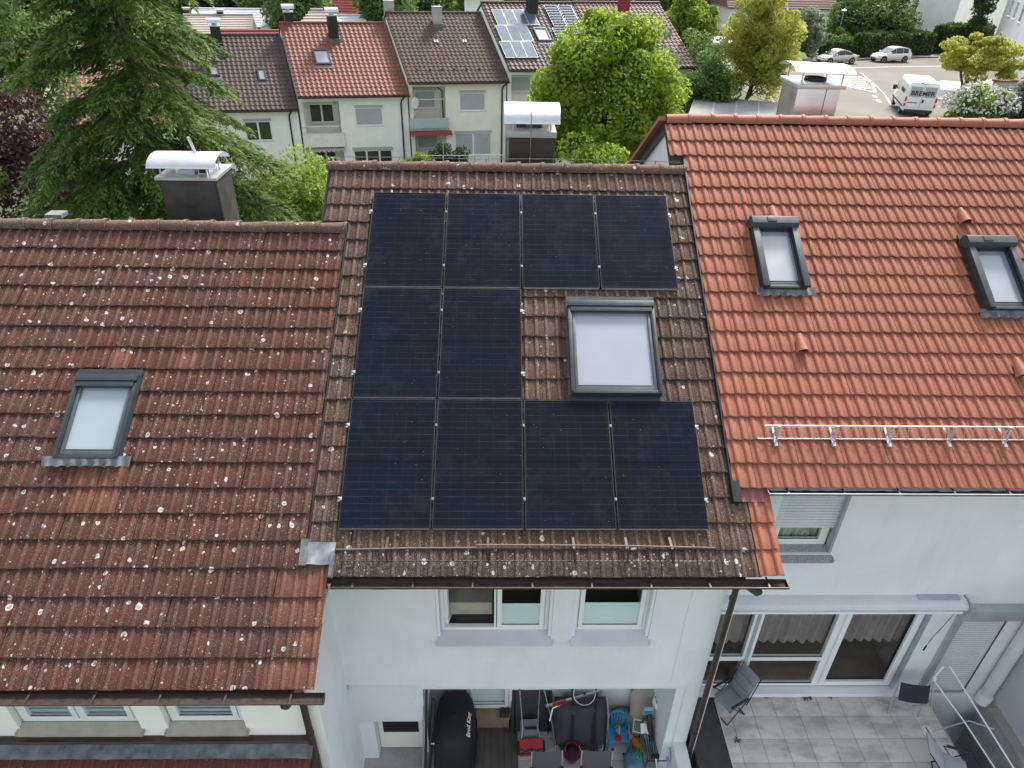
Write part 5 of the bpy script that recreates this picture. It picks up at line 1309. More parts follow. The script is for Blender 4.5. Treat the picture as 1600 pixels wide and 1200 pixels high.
m = MB(); m.grid(lambda u, v: (.15+u*2.45, .42-v*.35, -8.92-v*.10-(.10*abs(math.sin(u*25)) if v > .9 else 0)), 50, 3); m.xf(BP).build('awning_valance', MT['canvas'], h)
MB().tube([(2.30, .5, -6.05), (2.48, .55, -6.25), (2.5, .55, -8.5)], .05, 8).xf(BP).build('downpipe', MT['alu_dull'], h)
bchim(h, 3.28, 4.5, fz, .60, 1.35); bsky(h, 1.66, 2.66, 2.25, 3.45, fz); bchim(h, .1+.6, 6.0, lambda d: -2.35, .55, .9)
# B3 brown roof
h, fz, rf = bhouse(7.0, 13.5, -4.88, -1.48, 'b_brown', 'cream row house with weathered brown roof, glass balcony and red awning', wmat='plaster_cream', log=(7.10, 9.40, -7.80, -5.22, -10.9, -8.05), holes=[(10.35, 12.09, -6.80, -5.47), (9.99, 12.49, -9.73, -8.05)], pipe=13.16)
bwin(h, 7.7, 9.1, -6.8, -5.66, 1.72, 'shutter'); bwin(h, 7.7, 9.15, -9.45, -8.42, 1.72, 'shutter')
bwin(h, 10.35, 12.09, -6.78, -5.63, .55, 'shutter'); bwin(h, 9.99, 12.49, -9.70, -8.20, .55, 'shutter', 2)
BL = MB().box((6.95, .25, -7.92), (9.55, .46, -7.80)).xf(BP).build('balcony', MT['concrete'], h)
MT['glass_milk'] = mat('glass_milk', (.42, .52, .52), .2, 0, .05, 2)
for a, b in ((6.98, 8.1), (8.14, 9.5)): MB().box((a, .28, -7.78), (b, .30, -7.14)).xf(BP).build('glass_panel', MT['glass_milk'], BL)
for a in (6.96, 8.12, 9.5): MB().box((a-.02, .27, -7.80), (a+.02, .32, -7.12)).xf(BP).build('post', MT['alu_dull'], BL)
MT['awning_red'] = mat('awning_red', (.30, .05, .06), .8, 0, .1, 4)
m = MB(); m.grid(lambda u, v: (6.95+u*2.75, .30-v*.25, -7.95-v*.05-(.16+.08*abs(math.sin(u*34)) if v > .9 else 0)), 60, 2); m.xf(BP).build('awning', MT['awning_red'], h)
MB().tube([(8.95, .5, -5.3), (9.25, .6, -5.5), (9.28, .6, -7.7)], .05, 8).xf(BP).build('downpipe', MT['anthracite'], h); MB().tube([(7.2, .4, -6.0), (9.35, .4, -5.98)], .02, 6).xf(BP).build('clothes_rail', MT['upvc'], h)
dz = thing('satellite_dish', 'white satellite dish at the glass balcony across the gardens', 'satellite dish', BP(Vector((7.35, .2, -6.6))))
m = MB(); m.lathe([(0, -.06), (.2, -.045), (.34, 0), (.35, .005)], (0, 0, 0), 18, Matrix.Rotation(R_(80), 3, 'X') @ Matrix.Rotation(R_(50), 3, 'Y')); m.xf(lambda q: (q.x, q.y, q.z+.45)); m.build('dish', MT['upvc'], dz, world=False, ang=60)
MB().tube([(0, 0, 0), (0, 0, .45)], .02, 6).build('mast', MT['alu_dull'], dz, world=False); MB().tube([(0, 0, .35), (.3, -.35, .3)], .012, 6).build('arm', MT['alu_dull'], dz, world=False)
bchim(h, 10.25, 4.8, fz, .55, 1.0, 'concrete', False); bchim(h, 7.4, 6.3, lambda d: -1.8, .6, 1.0, 'concrete', False)
for s in (7.75, 8.55, 9.35, 10.15, 10.95, 11.75): MB().box((s, .85, fz(.85)+.08), (s+.10, .95, fz(.9)+.14)).xf(BP).build('snow_hook', MT['brown_metal'], rf)
for s in (9.6, 11.5): m = MB(); [m.tube([(s+k*.17, 3.1, fz(3.1)+.08), (s+k*.17, 3.25, fz(3.25)+.10)], .06, 6) for k in range(2)]; m.xf(BP).build('vent_tile', MT['plaster_cream'], rf)
# B4 dark brown roof with old solar modules
h, fz, rf = bhouse(13.5, 19.9, -4.19, -.85, 'b_darkbrown', 'row house with dark brown roof carrying pale solar modules and thermal collectors', log=(13.7, 16.2, -6.9, -4.6, -9.9, -7.2), pipe=19.6)
bwin(h, 13.95, 15.6, -5.85, -4.85, 1.72, 'shutter')
bchim(h, 16.7, 4.75, fz, .62, 1.3); bsky(h, 16.25, 17.15, 2.2, 3.35, fz)
MT['pv_old'] = mat('pv_old', (.10, .13, .17), .12, .3, .15, 2, spec=.8)
def roofpanel(nm, lab, cat, group, s0, s1, d0, d1, face, rim, n=0):
    t = thing(nm, lab, cat, BP(Vector((s0, d0, fz(d0)+.1))), 0, group)
    L = lambda s, d, q: BP(Vector((s, d, fz(d)+.12+q)))
    MB().prism([L(s0, d0, 0), L(s1, d0, 0), L(s1, d1, 0), L(s0, d1, 0)], (0, 0, .05)).build('frame', MT[rim], t)
    e = .022; MB().prism([L(s0+e, d0+e, .051), L(s1-e, d0+e, .051), L(s1-e, d1-e, .051), L(s0+e, d1-e, .051)], (0, 0, .004)).build('glass', MT[face], t)
    for k in range(n):
        dd = d0+(d1-d0)*(k+.5)/n; MB().tube([L(s0+.05, dd, .09), L(s1-.05, dd, .09)], .05, 6).build('collector_tube', MT['sheet_metal'], t)
for i, (ss, dd) in enumerate([(13.95+k*.72, 3.55) for k in range(4)] + [(13.75+k*.72, 2.15) for k in range(3)] + [(13.55+k*.72, .78) for k in range(3)]):
    rr = 'upper' if i < 4 else ('middle' if i < 7 else 'lowest'); cc = i if i < 4 else (i-4) % 3
    roofpanel('solar_module', f'pale blue solar module on dark brown roof opposite, {ordn[cc]} from the brown roof, {rr} row', 'solar panel', 'old solar modules across the gardens', ss, ss+.70, dd, dd+1.34, 'pv_old', 'alu_dull')
for ss, dd, lb in ((17.75, 3.45, 'upper collector beside the black chimney'), (18.75, 3.45, 'upper collector beside the maroon roof'), (17.55, 1.4, 'lower collector beside the small roof window'), (18.55, 1.4, 'lower collector partly behind the round tree')):
    roofpanel('thermal_collector', 'silver tubed thermal collector on dark brown roof, ' + lb, 'solar collector', 'thermal collectors across the gardens', ss, ss+.92, dd, dd+1.85, 'pv_old', 'sheet_metal', 8)
# B5 maroon roof, end house
h, fz, rf = bhouse(19.95, 26.3, -4.12, -.82, 'b_maroon', 'cream end house with maroon tile roof behind the round tree', wmat='plaster_cream', gz=-10.5)
bchim(h, 23.2, 4.75, fz, .6, 1.2, 'red_dark', False)
# garden fence of thin rails
fn = thing('garden_railing', 'thin grey metal garden railing below the glass balcony', 'railing', (.5, 30, -9.0))
for x, zt in ((-1.2, -6.7), (.62, -6.5), (-.3, -7.5), (1.4, -7.4), (2.3, -7.3)): MB().tube([(x, 30, -11), (x, 30, zt)], .025, 6).build('post', MT['alu_dull'], fn)
for z in (-7.45, -8.0): MB().tube([(-2.6, 30.2, z-.15), (2.4, 30, z)], .018, 6).build('rail', MT['alu_dull'], fn)
# ================================================================== further buildings, street things, vehicles
def simple_house(name, label, cat, cx, cy, wx, dy, ez, rz, rot, gz, wmat, tmat, hip=0.0, over=.4, wins=(), sky=None, chim=None):
    """gabled (or hipped) house: ridge along local x; wins = (face, u0, u1, z0, z1) on 'f' front or 'l'/'r' ends"""
    h = thing(name, label, cat, (cx, cy, gz), rot)
    W_, D_ = wx/2, dy/2; g = 0; e = ez-gz; r = rz-gz
    MB().prism([(-W_, -D_, -.5), (W_, -D_, -.5), (W_, D_, -.5), (-W_, D_, -.5)], (0, 0, e+.5)).build('wall', MT[wmat], h, world=False, smooth=False)
    if hip < .01:
        for x in (-W_, W_-.2): MB().prism([(x, -D_, e), (x, 0, r-.15), (x, D_, e)], (.2, 0, 0)).build('gable_wall', MT[wmat], h, world=False)
    o = over; k = (r-e)/D_
    m = MB(); ye = D_+o; zz = e-k*o
    A, B_, C_, E_ = (-W_-o, -ye, zz), (W_+o, -ye, zz), (W_+o, ye, zz), (-W_-o, ye, zz)
    R1, R2 = (-W_-o+hip, 0, r), (W_+o-hip, 0, r)
    m.poly(A, B_, R2, R1); m.poly(C_, E_, R1, R2); m.poly(B_, C_, R2); m.poly(E_, A, R1); m.poly(A, E_, C_, B_)
    rf = m.build('roof', MT[tmat], h, world=False, smooth=False)
    # tile courses on the front slope as ribs
    n = int(math.hypot(ye, r-zz)/.36)
    c = MB()
    for i in range(n):
        t = i/n; xa = A[0]+(R1[0]-A[0])*t; xb = B_[0]+(R2[0]-B_[0])*t; y = -ye*(1-t); z = zz+(r-zz)*t
        dyv = ye/n*.55; c.poly((xa, y, z+.05), (xb, y, z+.05), (xb, y+dyv, z+.01+dyv*(r-zz)/ye), (xa, y+dyv, z+.01+dyv*(r-zz)/ye)); c.poly((xa, y, z), (xb, y, z), (xb, y, z+.05), (xa, y, z+.05))
    c.build('tile_courses', MT[tmat], rf, world=False, kind='stuff')
    m = MB().tube([(R1[0], 0, r+.02), (R2[0], 0, r+.02)], .12, 8); m.build('ridge_tiles', MT[tmat], rf, world=False)
    MB().tube([(A[0], -ye-.05, zz-.04), (B_[0], -ye-.05, zz-.04)], .07, 6).build('gutter', MT['brown_metal'], h, world=False)
    for f, u0, u1, z0, z1 in wins:
        if f == 'f': fr = lambda q: (q.x, -D_+q.y, q.z)
        elif f == 'l': fr = lambda q: (-W_+q.y, -q.x, q.z)
        else: fr = lambda q: (W_-q.y, q.x, q.z)
        wn = ring(MB(), u0, u1, z0, z1, -.05, .02, .08).box(((u0+u1)/2-.05, -.05, z0+.08), ((u0+u1)/2+.05, .02, z1-.08)).xf(fr).build('window', MT['upvc'], h, world=False)
        for a, b in ((u0+.08, (u0+u1)/2-.05), ((u0+u1)/2+.05, u1-.08)): MB().box((a, -.02, z0+.08), (b, -.005, z1-.08)).xf(fr).build('pane', MT['glass_dark_inside'], wn, world=False)
        MB().box((u0-.08, -.14, z0-.07), (u1+.08, -.01, z0-.003)).xf(fr).build('sill', MT['alu_sill'], wn, world=False)
    if sky:
        s0, s1, t0, t1 = sky
        L = lambda s, t, q: (s, -ye*(1-t), zz+(r-zz)*t+q)
        f = MB().prism([L(s0, t0, .02), L(s1, t0, .02), L(s1, t1, .02), L(s0, t1, .02)], (0, 0, .12)).build('roof_window', MT['anthracite'], rf, world=False)
    if sky:
        m = MB().prism([L(s0+.1, t0+.02, .141), L(s1-.1, t0+.02, .141), L(s1-.1, t1-.03, .141), L(s0+.1, t1-.03, .141)], (0, 0, .01)); m.build('pane', MT['pane_blind'], rf, world=False)
    if chim:
        for cx_, cy_, hh in chim:
            c1 = MB().box((cx_-.3, cy_-.3, r-1.5), (cx_+.3, cy_+.3, r+hh)).build('chimney', MT['dark_brown_clad'], h, world=False)
            m = MB(); m.box((cx_-.42, cy_-.4, r+hh+.15), (cx_+.42, cy_+.4, r+hh+.20)); m.build('cowl', MT['sheet_metal'], c1, world=False)
            MB().box((cx_-.3, cy_-.3, r+hh+.001), (cx_+.3, cy_+.3, r+hh+.149)).build('cowl_post', MT['alu_dull'], c1, world=False)
    return h
MT['f_tan'] = tile_mat('f_tan', (.33, .19, .14), (.30, .17, .13), (.27, .16, .12), 0, 0, .1, .8)
MT['f_pale'] = tile_mat('f_pale', (.44, .38, .34), (.40, .34, .31), (.36, .32, .29), 0, 0, .1, .8)
MT['f_red'] = tile_mat('f_red', (.36, .09, .06), (.32, .08, .06), (.28, .08, .06), 0, 0, .1, .7)
MT['f_brown'] = tile_mat('f_brown', (.25, .16, .14), (.22, .14, .12), (.19, .13, .11), 0, 0, .1, .8)
MT['metal_roof'] = mat('metal_roof', (.52, .54, .56), .5, .3, .08, 1)
MT['plaster_yellow'] = plaster('plaster_yellow', (.70, .60, .38), .15)
MT['plaster_bright'] = plaster('plaster_bright', (.82, .82, .80), .06)
MT['plaster_blue'] = plaster('plaster_blue', (.58, .66, .74), .06)
simple_house('detached_house', 'yellow house with tan tile roof and slanted roof window behind the conifer', 'house', -43.2, 62.5, 8, 9, -8.2, -4.8, R_(-8), -12, 'plaster_yellow', 'f_tan', sky=(.6, 1.9, .42, .72))
simple_house('detached_house', 'pale house with light grey-brown roof and small dark chimney behind the dark glossy roof', 'house', -26.2, 68.5, 5.8, 8, -6.6, -4.35, R_(12), -12, 'plaster_white', 'f_pale', chim=[(.2, .2, .3)])
simple_house('detached_house', 'pale flat-pitched metal roof building near the dark woods', 'house', -27.5, 76, 7, 7, -5.7, -4.5, R_(4), -12, 'plaster_white', 'metal_roof', chim=[(-3.6, -3, .2)])
simple_house('detached_house', 'house with low bright red roof just behind the dark glossy row roof', 'house', -20.5, 60, 6, 7, -6.5, -4.75, R_(9), -12, 'plaster_white', 'f_red')
simple_house('detached_house', 'house with pale hipped roof behind the glossy red row roof', 'house', -14.2, 60.5, 5.4, 6, -5.0, -3.0, R_(9), -12, 'plaster_white', 'f_pale', hip=2.3)
simple_house('detached_house', 'tall red gabled house among trees behind the rows', 'house', -17.3, 88, 3.4, 8, -5.9, -1.5, R_(0), -12, 'plaster_blue', 'f_red')
simple_house('garden_shed', 'low grey metal roofed shed behind the brown row roof', 'shed', -14.4, 76, 3.0, 4, -5.6, -4.9, 0, -12, 'plaster_blue', 'metal_roof')
simple_house('detached_house', 'white distant house peeking above the brown row roof', 'house', .2, 84, 4.5, 7, -3.0, -1.5, 0, -12, 'plaster_bright', 'f_pale')
simple_house('detached_house', 'white house with pale brown tile roof behind the yellow-green tree', 'house', 36.6, 90.5, 12.6, 9, -3.75, -.2, R_(1), -8.6, 'plaster_bright', 'f_brown', over=.55, wins=[('f', -4.6, -3.2, 1.6, 2.7), ('f', 3.2, 4.6, 2.2, 3.4)])
gx = thing('garage', 'flat grey roofed garage with felt seams behind the orange ridge', 'garage', (16, 33.5, -8.5))
poly = [(12.6, 30.5), (15.0, 38.4), (21.2, 35.6), (18.8, 28.0)]
MB().prism([(a+(15.9-a)*.05, b+(33-b)*.05, -9.8) for a, b in poly], (0, 0, 4.0)).build('wall', MT['concrete'], gx, smooth=False)
gf = MB().prism([(a, b, -5.80) for a, b in poly], (0, 0, .22)).build('flat_roof', mat('felt', (.24, .24, .235), .9, 0, .12, .6, .2, 40, dirt=.4), gx, smooth=False)
A_, B_, C_, E_ = [Vector((a, b, -5.57)) for a, b in poly]
for t in (.2, .4, .6, .8): MB().bar(A_.lerp(E_, t), B_.lerp(C_, t), .12, .02).build('felt_seam', MT['concrete'], gf)
# low fence and red sign beyond the yellow tree
lc = thing('carport', 'low white flat roof of a carport beyond the yellow-green tree', 'carport', (27.5, 76, -8.2)); MB().box((24.6, 73, -6.9), (30.5, 78, -6.55)).build('flat_roof', MT['metal_roof'], lc); MB().box((24.9, 73.3, -8.5), (30.2, 77.8, -6.901)).build('wall', MT['brown_metal'], lc)
gf2 = thing('rail_embankment', 'low brown boundary wall in the greenery left of the white house', 'wall', (26, 88, -8.4)); MB().box((22, 87.6, -8.8), (30.5, 88.4, -6.9)).build('body', MT['f_brown'], gf2)
# white apartment houses at the top right
ah = thing('apartment_house', 'white apartment house with double windows facing the road', 'apartment house', (56, 72, -8.0))
def facade(parent, a, b, z0, h, thick, wmat, wins, name='wall'):
    a, b = Vector((*a, 0)), Vector((*b, 0)); d = (b-a).normalized(); n = Vector((d.y, -d.x, 0)); Lh = (b-a).length
    fr = lambda q: a + d*q.x - n*q.y + Vector((0, 0, z0+q.z))
    MB().box((0, 0, 0), (Lh, thick, h)).xf(fr).build(name, MT[wmat], parent, smooth=False)
    for u0, u1, w0, w1 in wins:
        wn = ring(MB(), u0, u1, w0, w1, -.05, .02, .08).box(((u0+u1)/2-.05, -.05, w0+.08), ((u0+u1)/2+.05, .02, w1-.08)).xf(fr).build('window', MT['upvc'], parent)
        for p0, p1 in ((u0+.08, (u0+u1)/2-.05), ((u0+u1)/2+.05, u1-.08)): MB().box((p0, -.02, w0+.08), (p1, -.005, w1-.08)).xf(fr).build('pane', MT['glass_dark_inside'], wn)
        MB().box((u0-.1, -.16, w0-.08), (u1+.1, -.003, w0-.003)).xf(fr).build('sill', MT['plaster_bright'], wn)
        MB().box((u0, -.06, w1-.30), (u1, .02-.07, w1-.06)).xf(fr).build('shutter_box', MT['shutter_far'], wn)
facade(ah, (60.2, 79.5), (49.0, 55.0), -8.3, 14, 12, 'plaster_bright', [(3.6, 5.0, 4.6, 6.2), (7.0, 8.4, 4.6, 6.2), (11, 12.4, 4.6, 6.2), (3.4, 4.8, 1.6, 2.9), (6.6, 8.0, 1.6, 2.9), (10.5, 11.9, 1.6, 2.9), (15, 16.4, 1.6, 2.9)])
ah2 = thing('apartment_house', 'white apartment house with dark gutter lines behind the cut hedge', 'apartment house', (64, 93, -8.5))
facade(ah2, (61.2, 90.5), (72, 96.5), -8.6, 15, 10, 'plaster_bright', [(4.6, 6.0, 6.2, 7.6), (4.6, 6.0, 3.0, 4.3)])
bh = thing('apartment_house', 'pale blue house wall with dark downpipes beyond the hedge', 'apartment house', (58, 96, -8.6))
facade(bh, (54.5, 93.5), (61.0, 95.5), -8.7, 15, 9, 'plaster_blue', [(1.0, 2.2, 4.6, 6.0), (4.6, 5.6, 4.0, 6.2)])
for t in (3.4, 6.2): MB().tube([(54.5+t*.956, 93.35+t*.294, -8.6), (54.5+t*.956, 93.35+t*.294, 6)], .10, 6).build('downpipe', MT['anthracite'], bh)
# street lamp
sl_ = thing('street_lamp', 'tall grey street lamp in front of the white house', 'street lamp', (41.2, 78.5, -8.1))
MB().tube([(0, 0, 0), (0, 0, 4.2)], [.07, .045], 8).build('pole', MT['alu_dull'], sl_, world=False); MB().lathe([(.02, 4.2), (.30, 4.28), (.34, 4.42), (.10, 4.52), (0, 4.54)], (0, 0, 0), 12).build('lamp_head', MT['sheet_metal'], sl_, world=False)
# bus-stop like shelter
sh = thing('wooden_shelter', 'small timber shelter with white flat roof behind the silver car', 'shelter', (43.6, 84.0, -8.3), R_(15))
MB().box((-1.3, -1.0, 2.1), (1.3, 1.0, 2.25)).build('roof', MT['plaster_bright'], sh, world=False)
for x in (-1.1, 1.1):
    for y in (-.8, .8): MB().box((x-.06, y-.06, 0), (x+.06, y+.06, 2.1)).build('post', MT['wood'], sh, world=False)
for k in range(5): MB().bar((-1.0+k*.45, -.8, .1), (-.6+k*.45, -.8, 2.0), .08, .04, (0, 1, 0)).build('lath', MT['wood'], sh, world=False)
MB().box((-1.1, .75, 0), (1.1, .80, 2.0)).build('back_panel', MT['plaster_cream'], sh, world=False)
# concrete ramp wall right of the van
rw = thing('ramp_wall', 'light concrete ramp with sloping side wall right of the white van', 'ramp', (37.5, 47.5, -7.4))
MB().prism([(36.3, 46.9, -7.6), (37.2, 46.6, -7.6), (38.2, 47.4, -7.6), (42.8, 54.6, -7.6), (41.2, 55.2, -7.6), (37.6, 51.5, -7.6)], (0, 0, .45)).build('ramp', MT['concrete_pale'] if 'concrete_pale' in MT else mat('concrete_pale', (.52, .51, .49), .9, 0, .08, 2, dirt=.2), rw)
MB().prism([(38.2, 47.4, -7.6), (38.6, 47.2, -7.6), (43.2, 54.4, -7.6), (42.8, 54.6, -7.6)], (0, 0, 1.0)).build('side_wall', MT['concrete'], rw)
gw = thing('garden_wall', 'low sand coloured garden wall under the spreading tree', 'wall', (44, 48, -7.4)); MB().box((40.8, 47.2, -7.6), (52, 47.6, -5.9)).build('body', MT['canvas'], gw); MB().box((40.7, 47.1, -5.9), (52.1, 47.7, -5.8)).build('coping', MT['b_red'], gw)

# ---- cars
def wheel_car(parent, x, y, r, s):
    A = Matrix.Rotation(R_(90), 3, 'X')
    w_ = MB().lathe([(r*.55, -.10), (r*.95, -.10), (r, -.06), (r, .06), (r*.95, .10), (r*.55, .10)], (x, y, r), 20, A).build('wheel', MT['rubber'], parent, world=False, ang=50)
    MB().lathe([(0, s*.085), (r*.58, s*.105), (r*.62, s*.09)], (x, y, r), 20, A).build('rim', MT['sheet_metal'], w_, world=False, ang=50)
    for k in range(5):
        a = 2*math.pi*k/5; M2 = Matrix.Rotation(a, 3, 'Y'); MB().obox(Vector((x, y - s*.112, r)) + M2 @ Vector((r*.32, 0, 0)), (r*.34, .01, r*.10), M2).build('spoke_gap', MT['rubber'], w_, world=False)
def car(loc, rz, paint, label, kind):
    t = thing('parked_car', label, 'car', loc, rz, 'cars parked along the kerb')
    if kind == 'coupe':
        L = 4.3; st = [(-2.15, .66, .62, .40), (-2.05, .80, .84, .32), (-1.6, .86, .93, .26), (-.9, .87, .92, .22), (0, .87, .90, .22), (.8, .87, .88, .22), (1.4, .85, .80, .24), (1.95, .78, .66, .28), (2.15, .62, .52, .36)]
        roof = [(-1.55, .93, .66), (-1.0, 1.24, .58), (-.45, 1.36, .56), (.1, 1.36, .56), (.45, 1.26, .57), (1.12, .89, .70)]
    else:
        L = 4.0; st = [(-2.0, .70, .80, .34), (-1.95, .82, .95, .28), (-1.5, .85, .97, .24), (-.9, .86, .95, .22), (0, .86, .92, .22), (.7, .86, .90, .22), (1.2, .84, .86, .24), (1.75, .78, .72, .28), (2.0, .62, .56, .36)]
        roof = [(-1.93, .95, .68), (-1.72, 1.30, .60), (-1.2, 1.45, .57), (-.3, 1.47, .57), (.25, 1.38, .58), (.98, .90, .70)]
    m = MB(); k = 9
    for x, wd, h, b in st:
        for yy, zz in ((-wd*.80, b), (-wd*.98, b+.12), (-wd, (b+h)*.55), (-wd*.96, h*.92), (-wd*.80, h), (wd*.80, h), (wd*.96, h*.92), (wd, (b+h)*.55), (wd*.98, b+.12), (wd*.80, b)): m.v.append((x, yy, zz))
    k = 10
    for i in range(len(st)-1):
        for j in range(k): a = i*k+j; b = i*k+(j+1) % k; m.f.append((a, b, b+k, a+k))
    m.f.append(tuple(range(k))); m.f.append(tuple(range((len(st)-1)*k, len(st)*k))[::-1])
    body = m.build('body', paint, t, world=False, ang=60)
    m = MB(); prev = None
    for x, z, wd in roof:
        m.v += [(x, -wd, z), (x, wd, z)]
    bz = .86
    # cabin: roof strip plus side glass below it
    for i in range(len(roof)-1): m.f.append((2*i, 2*i+1, 2*i+3, 2*i+2))
    cab = MB(); cab.v = list(m.v); cab.f = [m.f[i] for i in range(1, len(m.f)-1)]; cab.build('roof', paint, t, world=False, ang=60)
    g1 = MB(); g1.poly(*[m.v[i] for i in m.f[0]]); g1.build('rear_window', MT['glass_dark_inside'], t, world=False); g2 = MB(); g2.poly(*[m.v[i] for i in m.f[-1]]); g2.build('windscreen', MT['glass_dark_inside'], t, world=False)
    for s in (-1, 1):
        pts = [(x, s*(wd+.002), z) for x, z, wd in roof]; lo = [(roof[-1][0], s*.80, bz-.02), (roof[0][0], s*.80, bz)]
        sg_ = MB(); sg_.poly(*(pts + lo)); sg_.build('side_pillar', paint, t, world=False)
        xs_ = [(-1.25, -.42), (-.36, .30), (.36, .78)] if kind == 'coupe' else [(-1.55, -.95), (-.88, -.10), (-.03, .62)]
        for a, b in xs_:
            def zr(x):
                for (x0, z0, w0), (x1, z1, w1) in zip(roof, roof[1:]):
                    if x0 <= x <= x1: return z0+(z1-z0)*(x-x0)/(x1-x0)
                return .95
            def yy(x, z): return s*(.80 - (z-bz)/(1.4-bz)*.215 + .006)
            za, zb = zr(a)-.05, zr(b)-.05
            if zb < .92: zb = .92
            q = MB(); q.poly((a, yy(a, .9), .90), (b, yy(b, .9), .90), (b, yy(b, zb), zb), (a, yy(a, za), za)); q.build('side_window', MT['glass_dark_inside'], t, world=False)
        for xw in ((-1.30, 1.32) if kind == 'coupe' else (-1.22, 1.28)):
            MB().lathe([(.36, -.02), (.36, .02)], (xw, s*.845, .33), 20, Matrix.Rotation(R_(90), 3, 'X')).build('wheel_arch', MT['rubber'], t, world=False); wheel_car(t, xw, s*.80, .315, -s)
        MB().box((.62, s*.84, .90), (.80, s*.98, 1.02)).build('mirror', paint, t, world=False, bevel=.02)
        MB().box((L/2-.30, s*.45, .56), (L/2-.12, s*.74, .68)).build('headlight', MT['pane_blind'], t, world=False, bevel=.03); MB().box((-L/2-.01, s*.50, .66), (-L/2+.16, s*.80, .82)).build('tail_light', MT['red_paint'], t, world=False, bevel=.02)
        MB().box((-.35, s*.868, .74), (-.20, s*.885, .77)).build('door_handle', paint, t, world=False)
    MB().box((L/2-.10, -.42, .38), (L/2+.012, .42, .46)).build('grille', MT['rubber'], t, world=False); MB().box((L/2+.0, -.26, .47), (L/2+.02, .26, .56)).build('number_plate', MT['paint_white'], t, world=False)
    return t
def paint(name, col, metal=.0): 
    M = NT(name); M.b.inputs['Base Color'].default_value = (*col, 1); M.b.inputs['Metallic'].default_value = metal; M.b.inputs['Roughness'].default_value = .35; M.b.inputs['Coat Weight'].default_value = .8; M.b.inputs['Coat Roughness'].default_value = .05; return M.m
MT['paint_silver'] = paint('paint_silver', (.55, .53, .49), .4); MT['paint_carwhite'] = paint('paint_carwhite', (.78, .78, .77))
hd = math.atan2(-1.06, -4.30)
car((37.3, 68.7, zg(37.3, 68.7)+.03), hd, MT['paint_silver'], 'silver coupe parked at the kerb before the timber shelter', 'coupe')
car((44.1, 71.0, zg(44.1, 71.0)+.03), hd-.06, MT['paint_carwhite'], 'white hatchback parked at the kerb before the cut hedge', 'hatch')
# ---- van
vn = thing('delivery_van', 'white delivery van with dark BREMER lettering on its rear doors', 'van', (31.1, 39.9, zg(31, 40)+.03), R_(-17)); vn.scale = (1, .90, .90)
st = [(0, 1.0, 2.42, .42), (.06, 1.02, 2.47, .38), (3.6, 1.02, 2.47, .36), (3.9, 1.01, 2.38, .36), (4.6, .97, 1.55, .36), (5.15, .95, 1.20, .36), (5.4, .85, .85, .42)]
m = MB()
for y, wd, h, b in st:
    up = wd*.90 if h > 2 else wd*.86
    for xx, zz in ((-wd*.95, b), (-wd, b+.15), (-wd, min(1.3, h*.7)), (-(wd+up)/2-.01, h*.86), (-up+.03, h-.06), (-up*.88, h), (up*.88, h), (up-.03, h-.06), ((wd+up)/2+.01, h*.86), (wd, min(1.3, h*.7)), (wd, b+.15), (wd*.95, b)): m.v.append((xx, y, zz))
k = 12
for i in range(len(st)-1):
    for j in range(k): a = i*k+j; b = i*k+(j+1) % k; m.f.append((a, b, b+k, a+k))
m.f.append(tuple(range(k))); m.f.append(tuple(range((len(st)-1)*k, len(st)*k))[::-1])
m.build('body', MT['paint_carwhite'], vn, world=False, ang=50)
MT['van_grey'] = mat('van_grey', (.36, .38, .39), .4, 0, .04, 2)
for x0, x1 in ((-.88, -.012), (.012, .88)):
    d_ = MB().box((x0, -.022, .55), (x1, -.002, 2.36)).build('rear_door', MT['paint_carwhite'], vn, world=False, bevel=.01)
    MB().box((x0+.06, -.028, 1.42), (x1-.06, -.0225, 2.16)).build('door_panel', MT['van_grey'], d_, world=False)
MB().box((-.004, -.024, .55), (.004, -.021, 2.36)).build('door_gap', MT['rubber'], vn, world=False)
ML = text_mesh('BREMER', .44, MT['rubber'], .002, .012)
wtx = max(v.co.x for v in ML.vertices)-min(v.co.x for v in ML.vertices)
o = bpy.data.objects.new('lettering', ML); COL.objects.link(o); o.parent = vn; o.location = (0, -.034, 1.68); o.rotation_euler = (R_(90), 0, 0); o.scale = (1.50/wtx, 1.0, 1)
o = bpy.data.objects.new('lettering', ML); COL.objects.link(o); o.parent = vn; o.location = (-1.035, 1.5, 1.65); o.rotation_euler = (R_(90), 0, R_(-90)); o.scale = (1.5/wtx, .9, 1)
MB().box((-.90, -.05, .30), (.90, .10, .52)).build('bumper', MT['plastic_dark'], vn, world=False, bevel=.03)
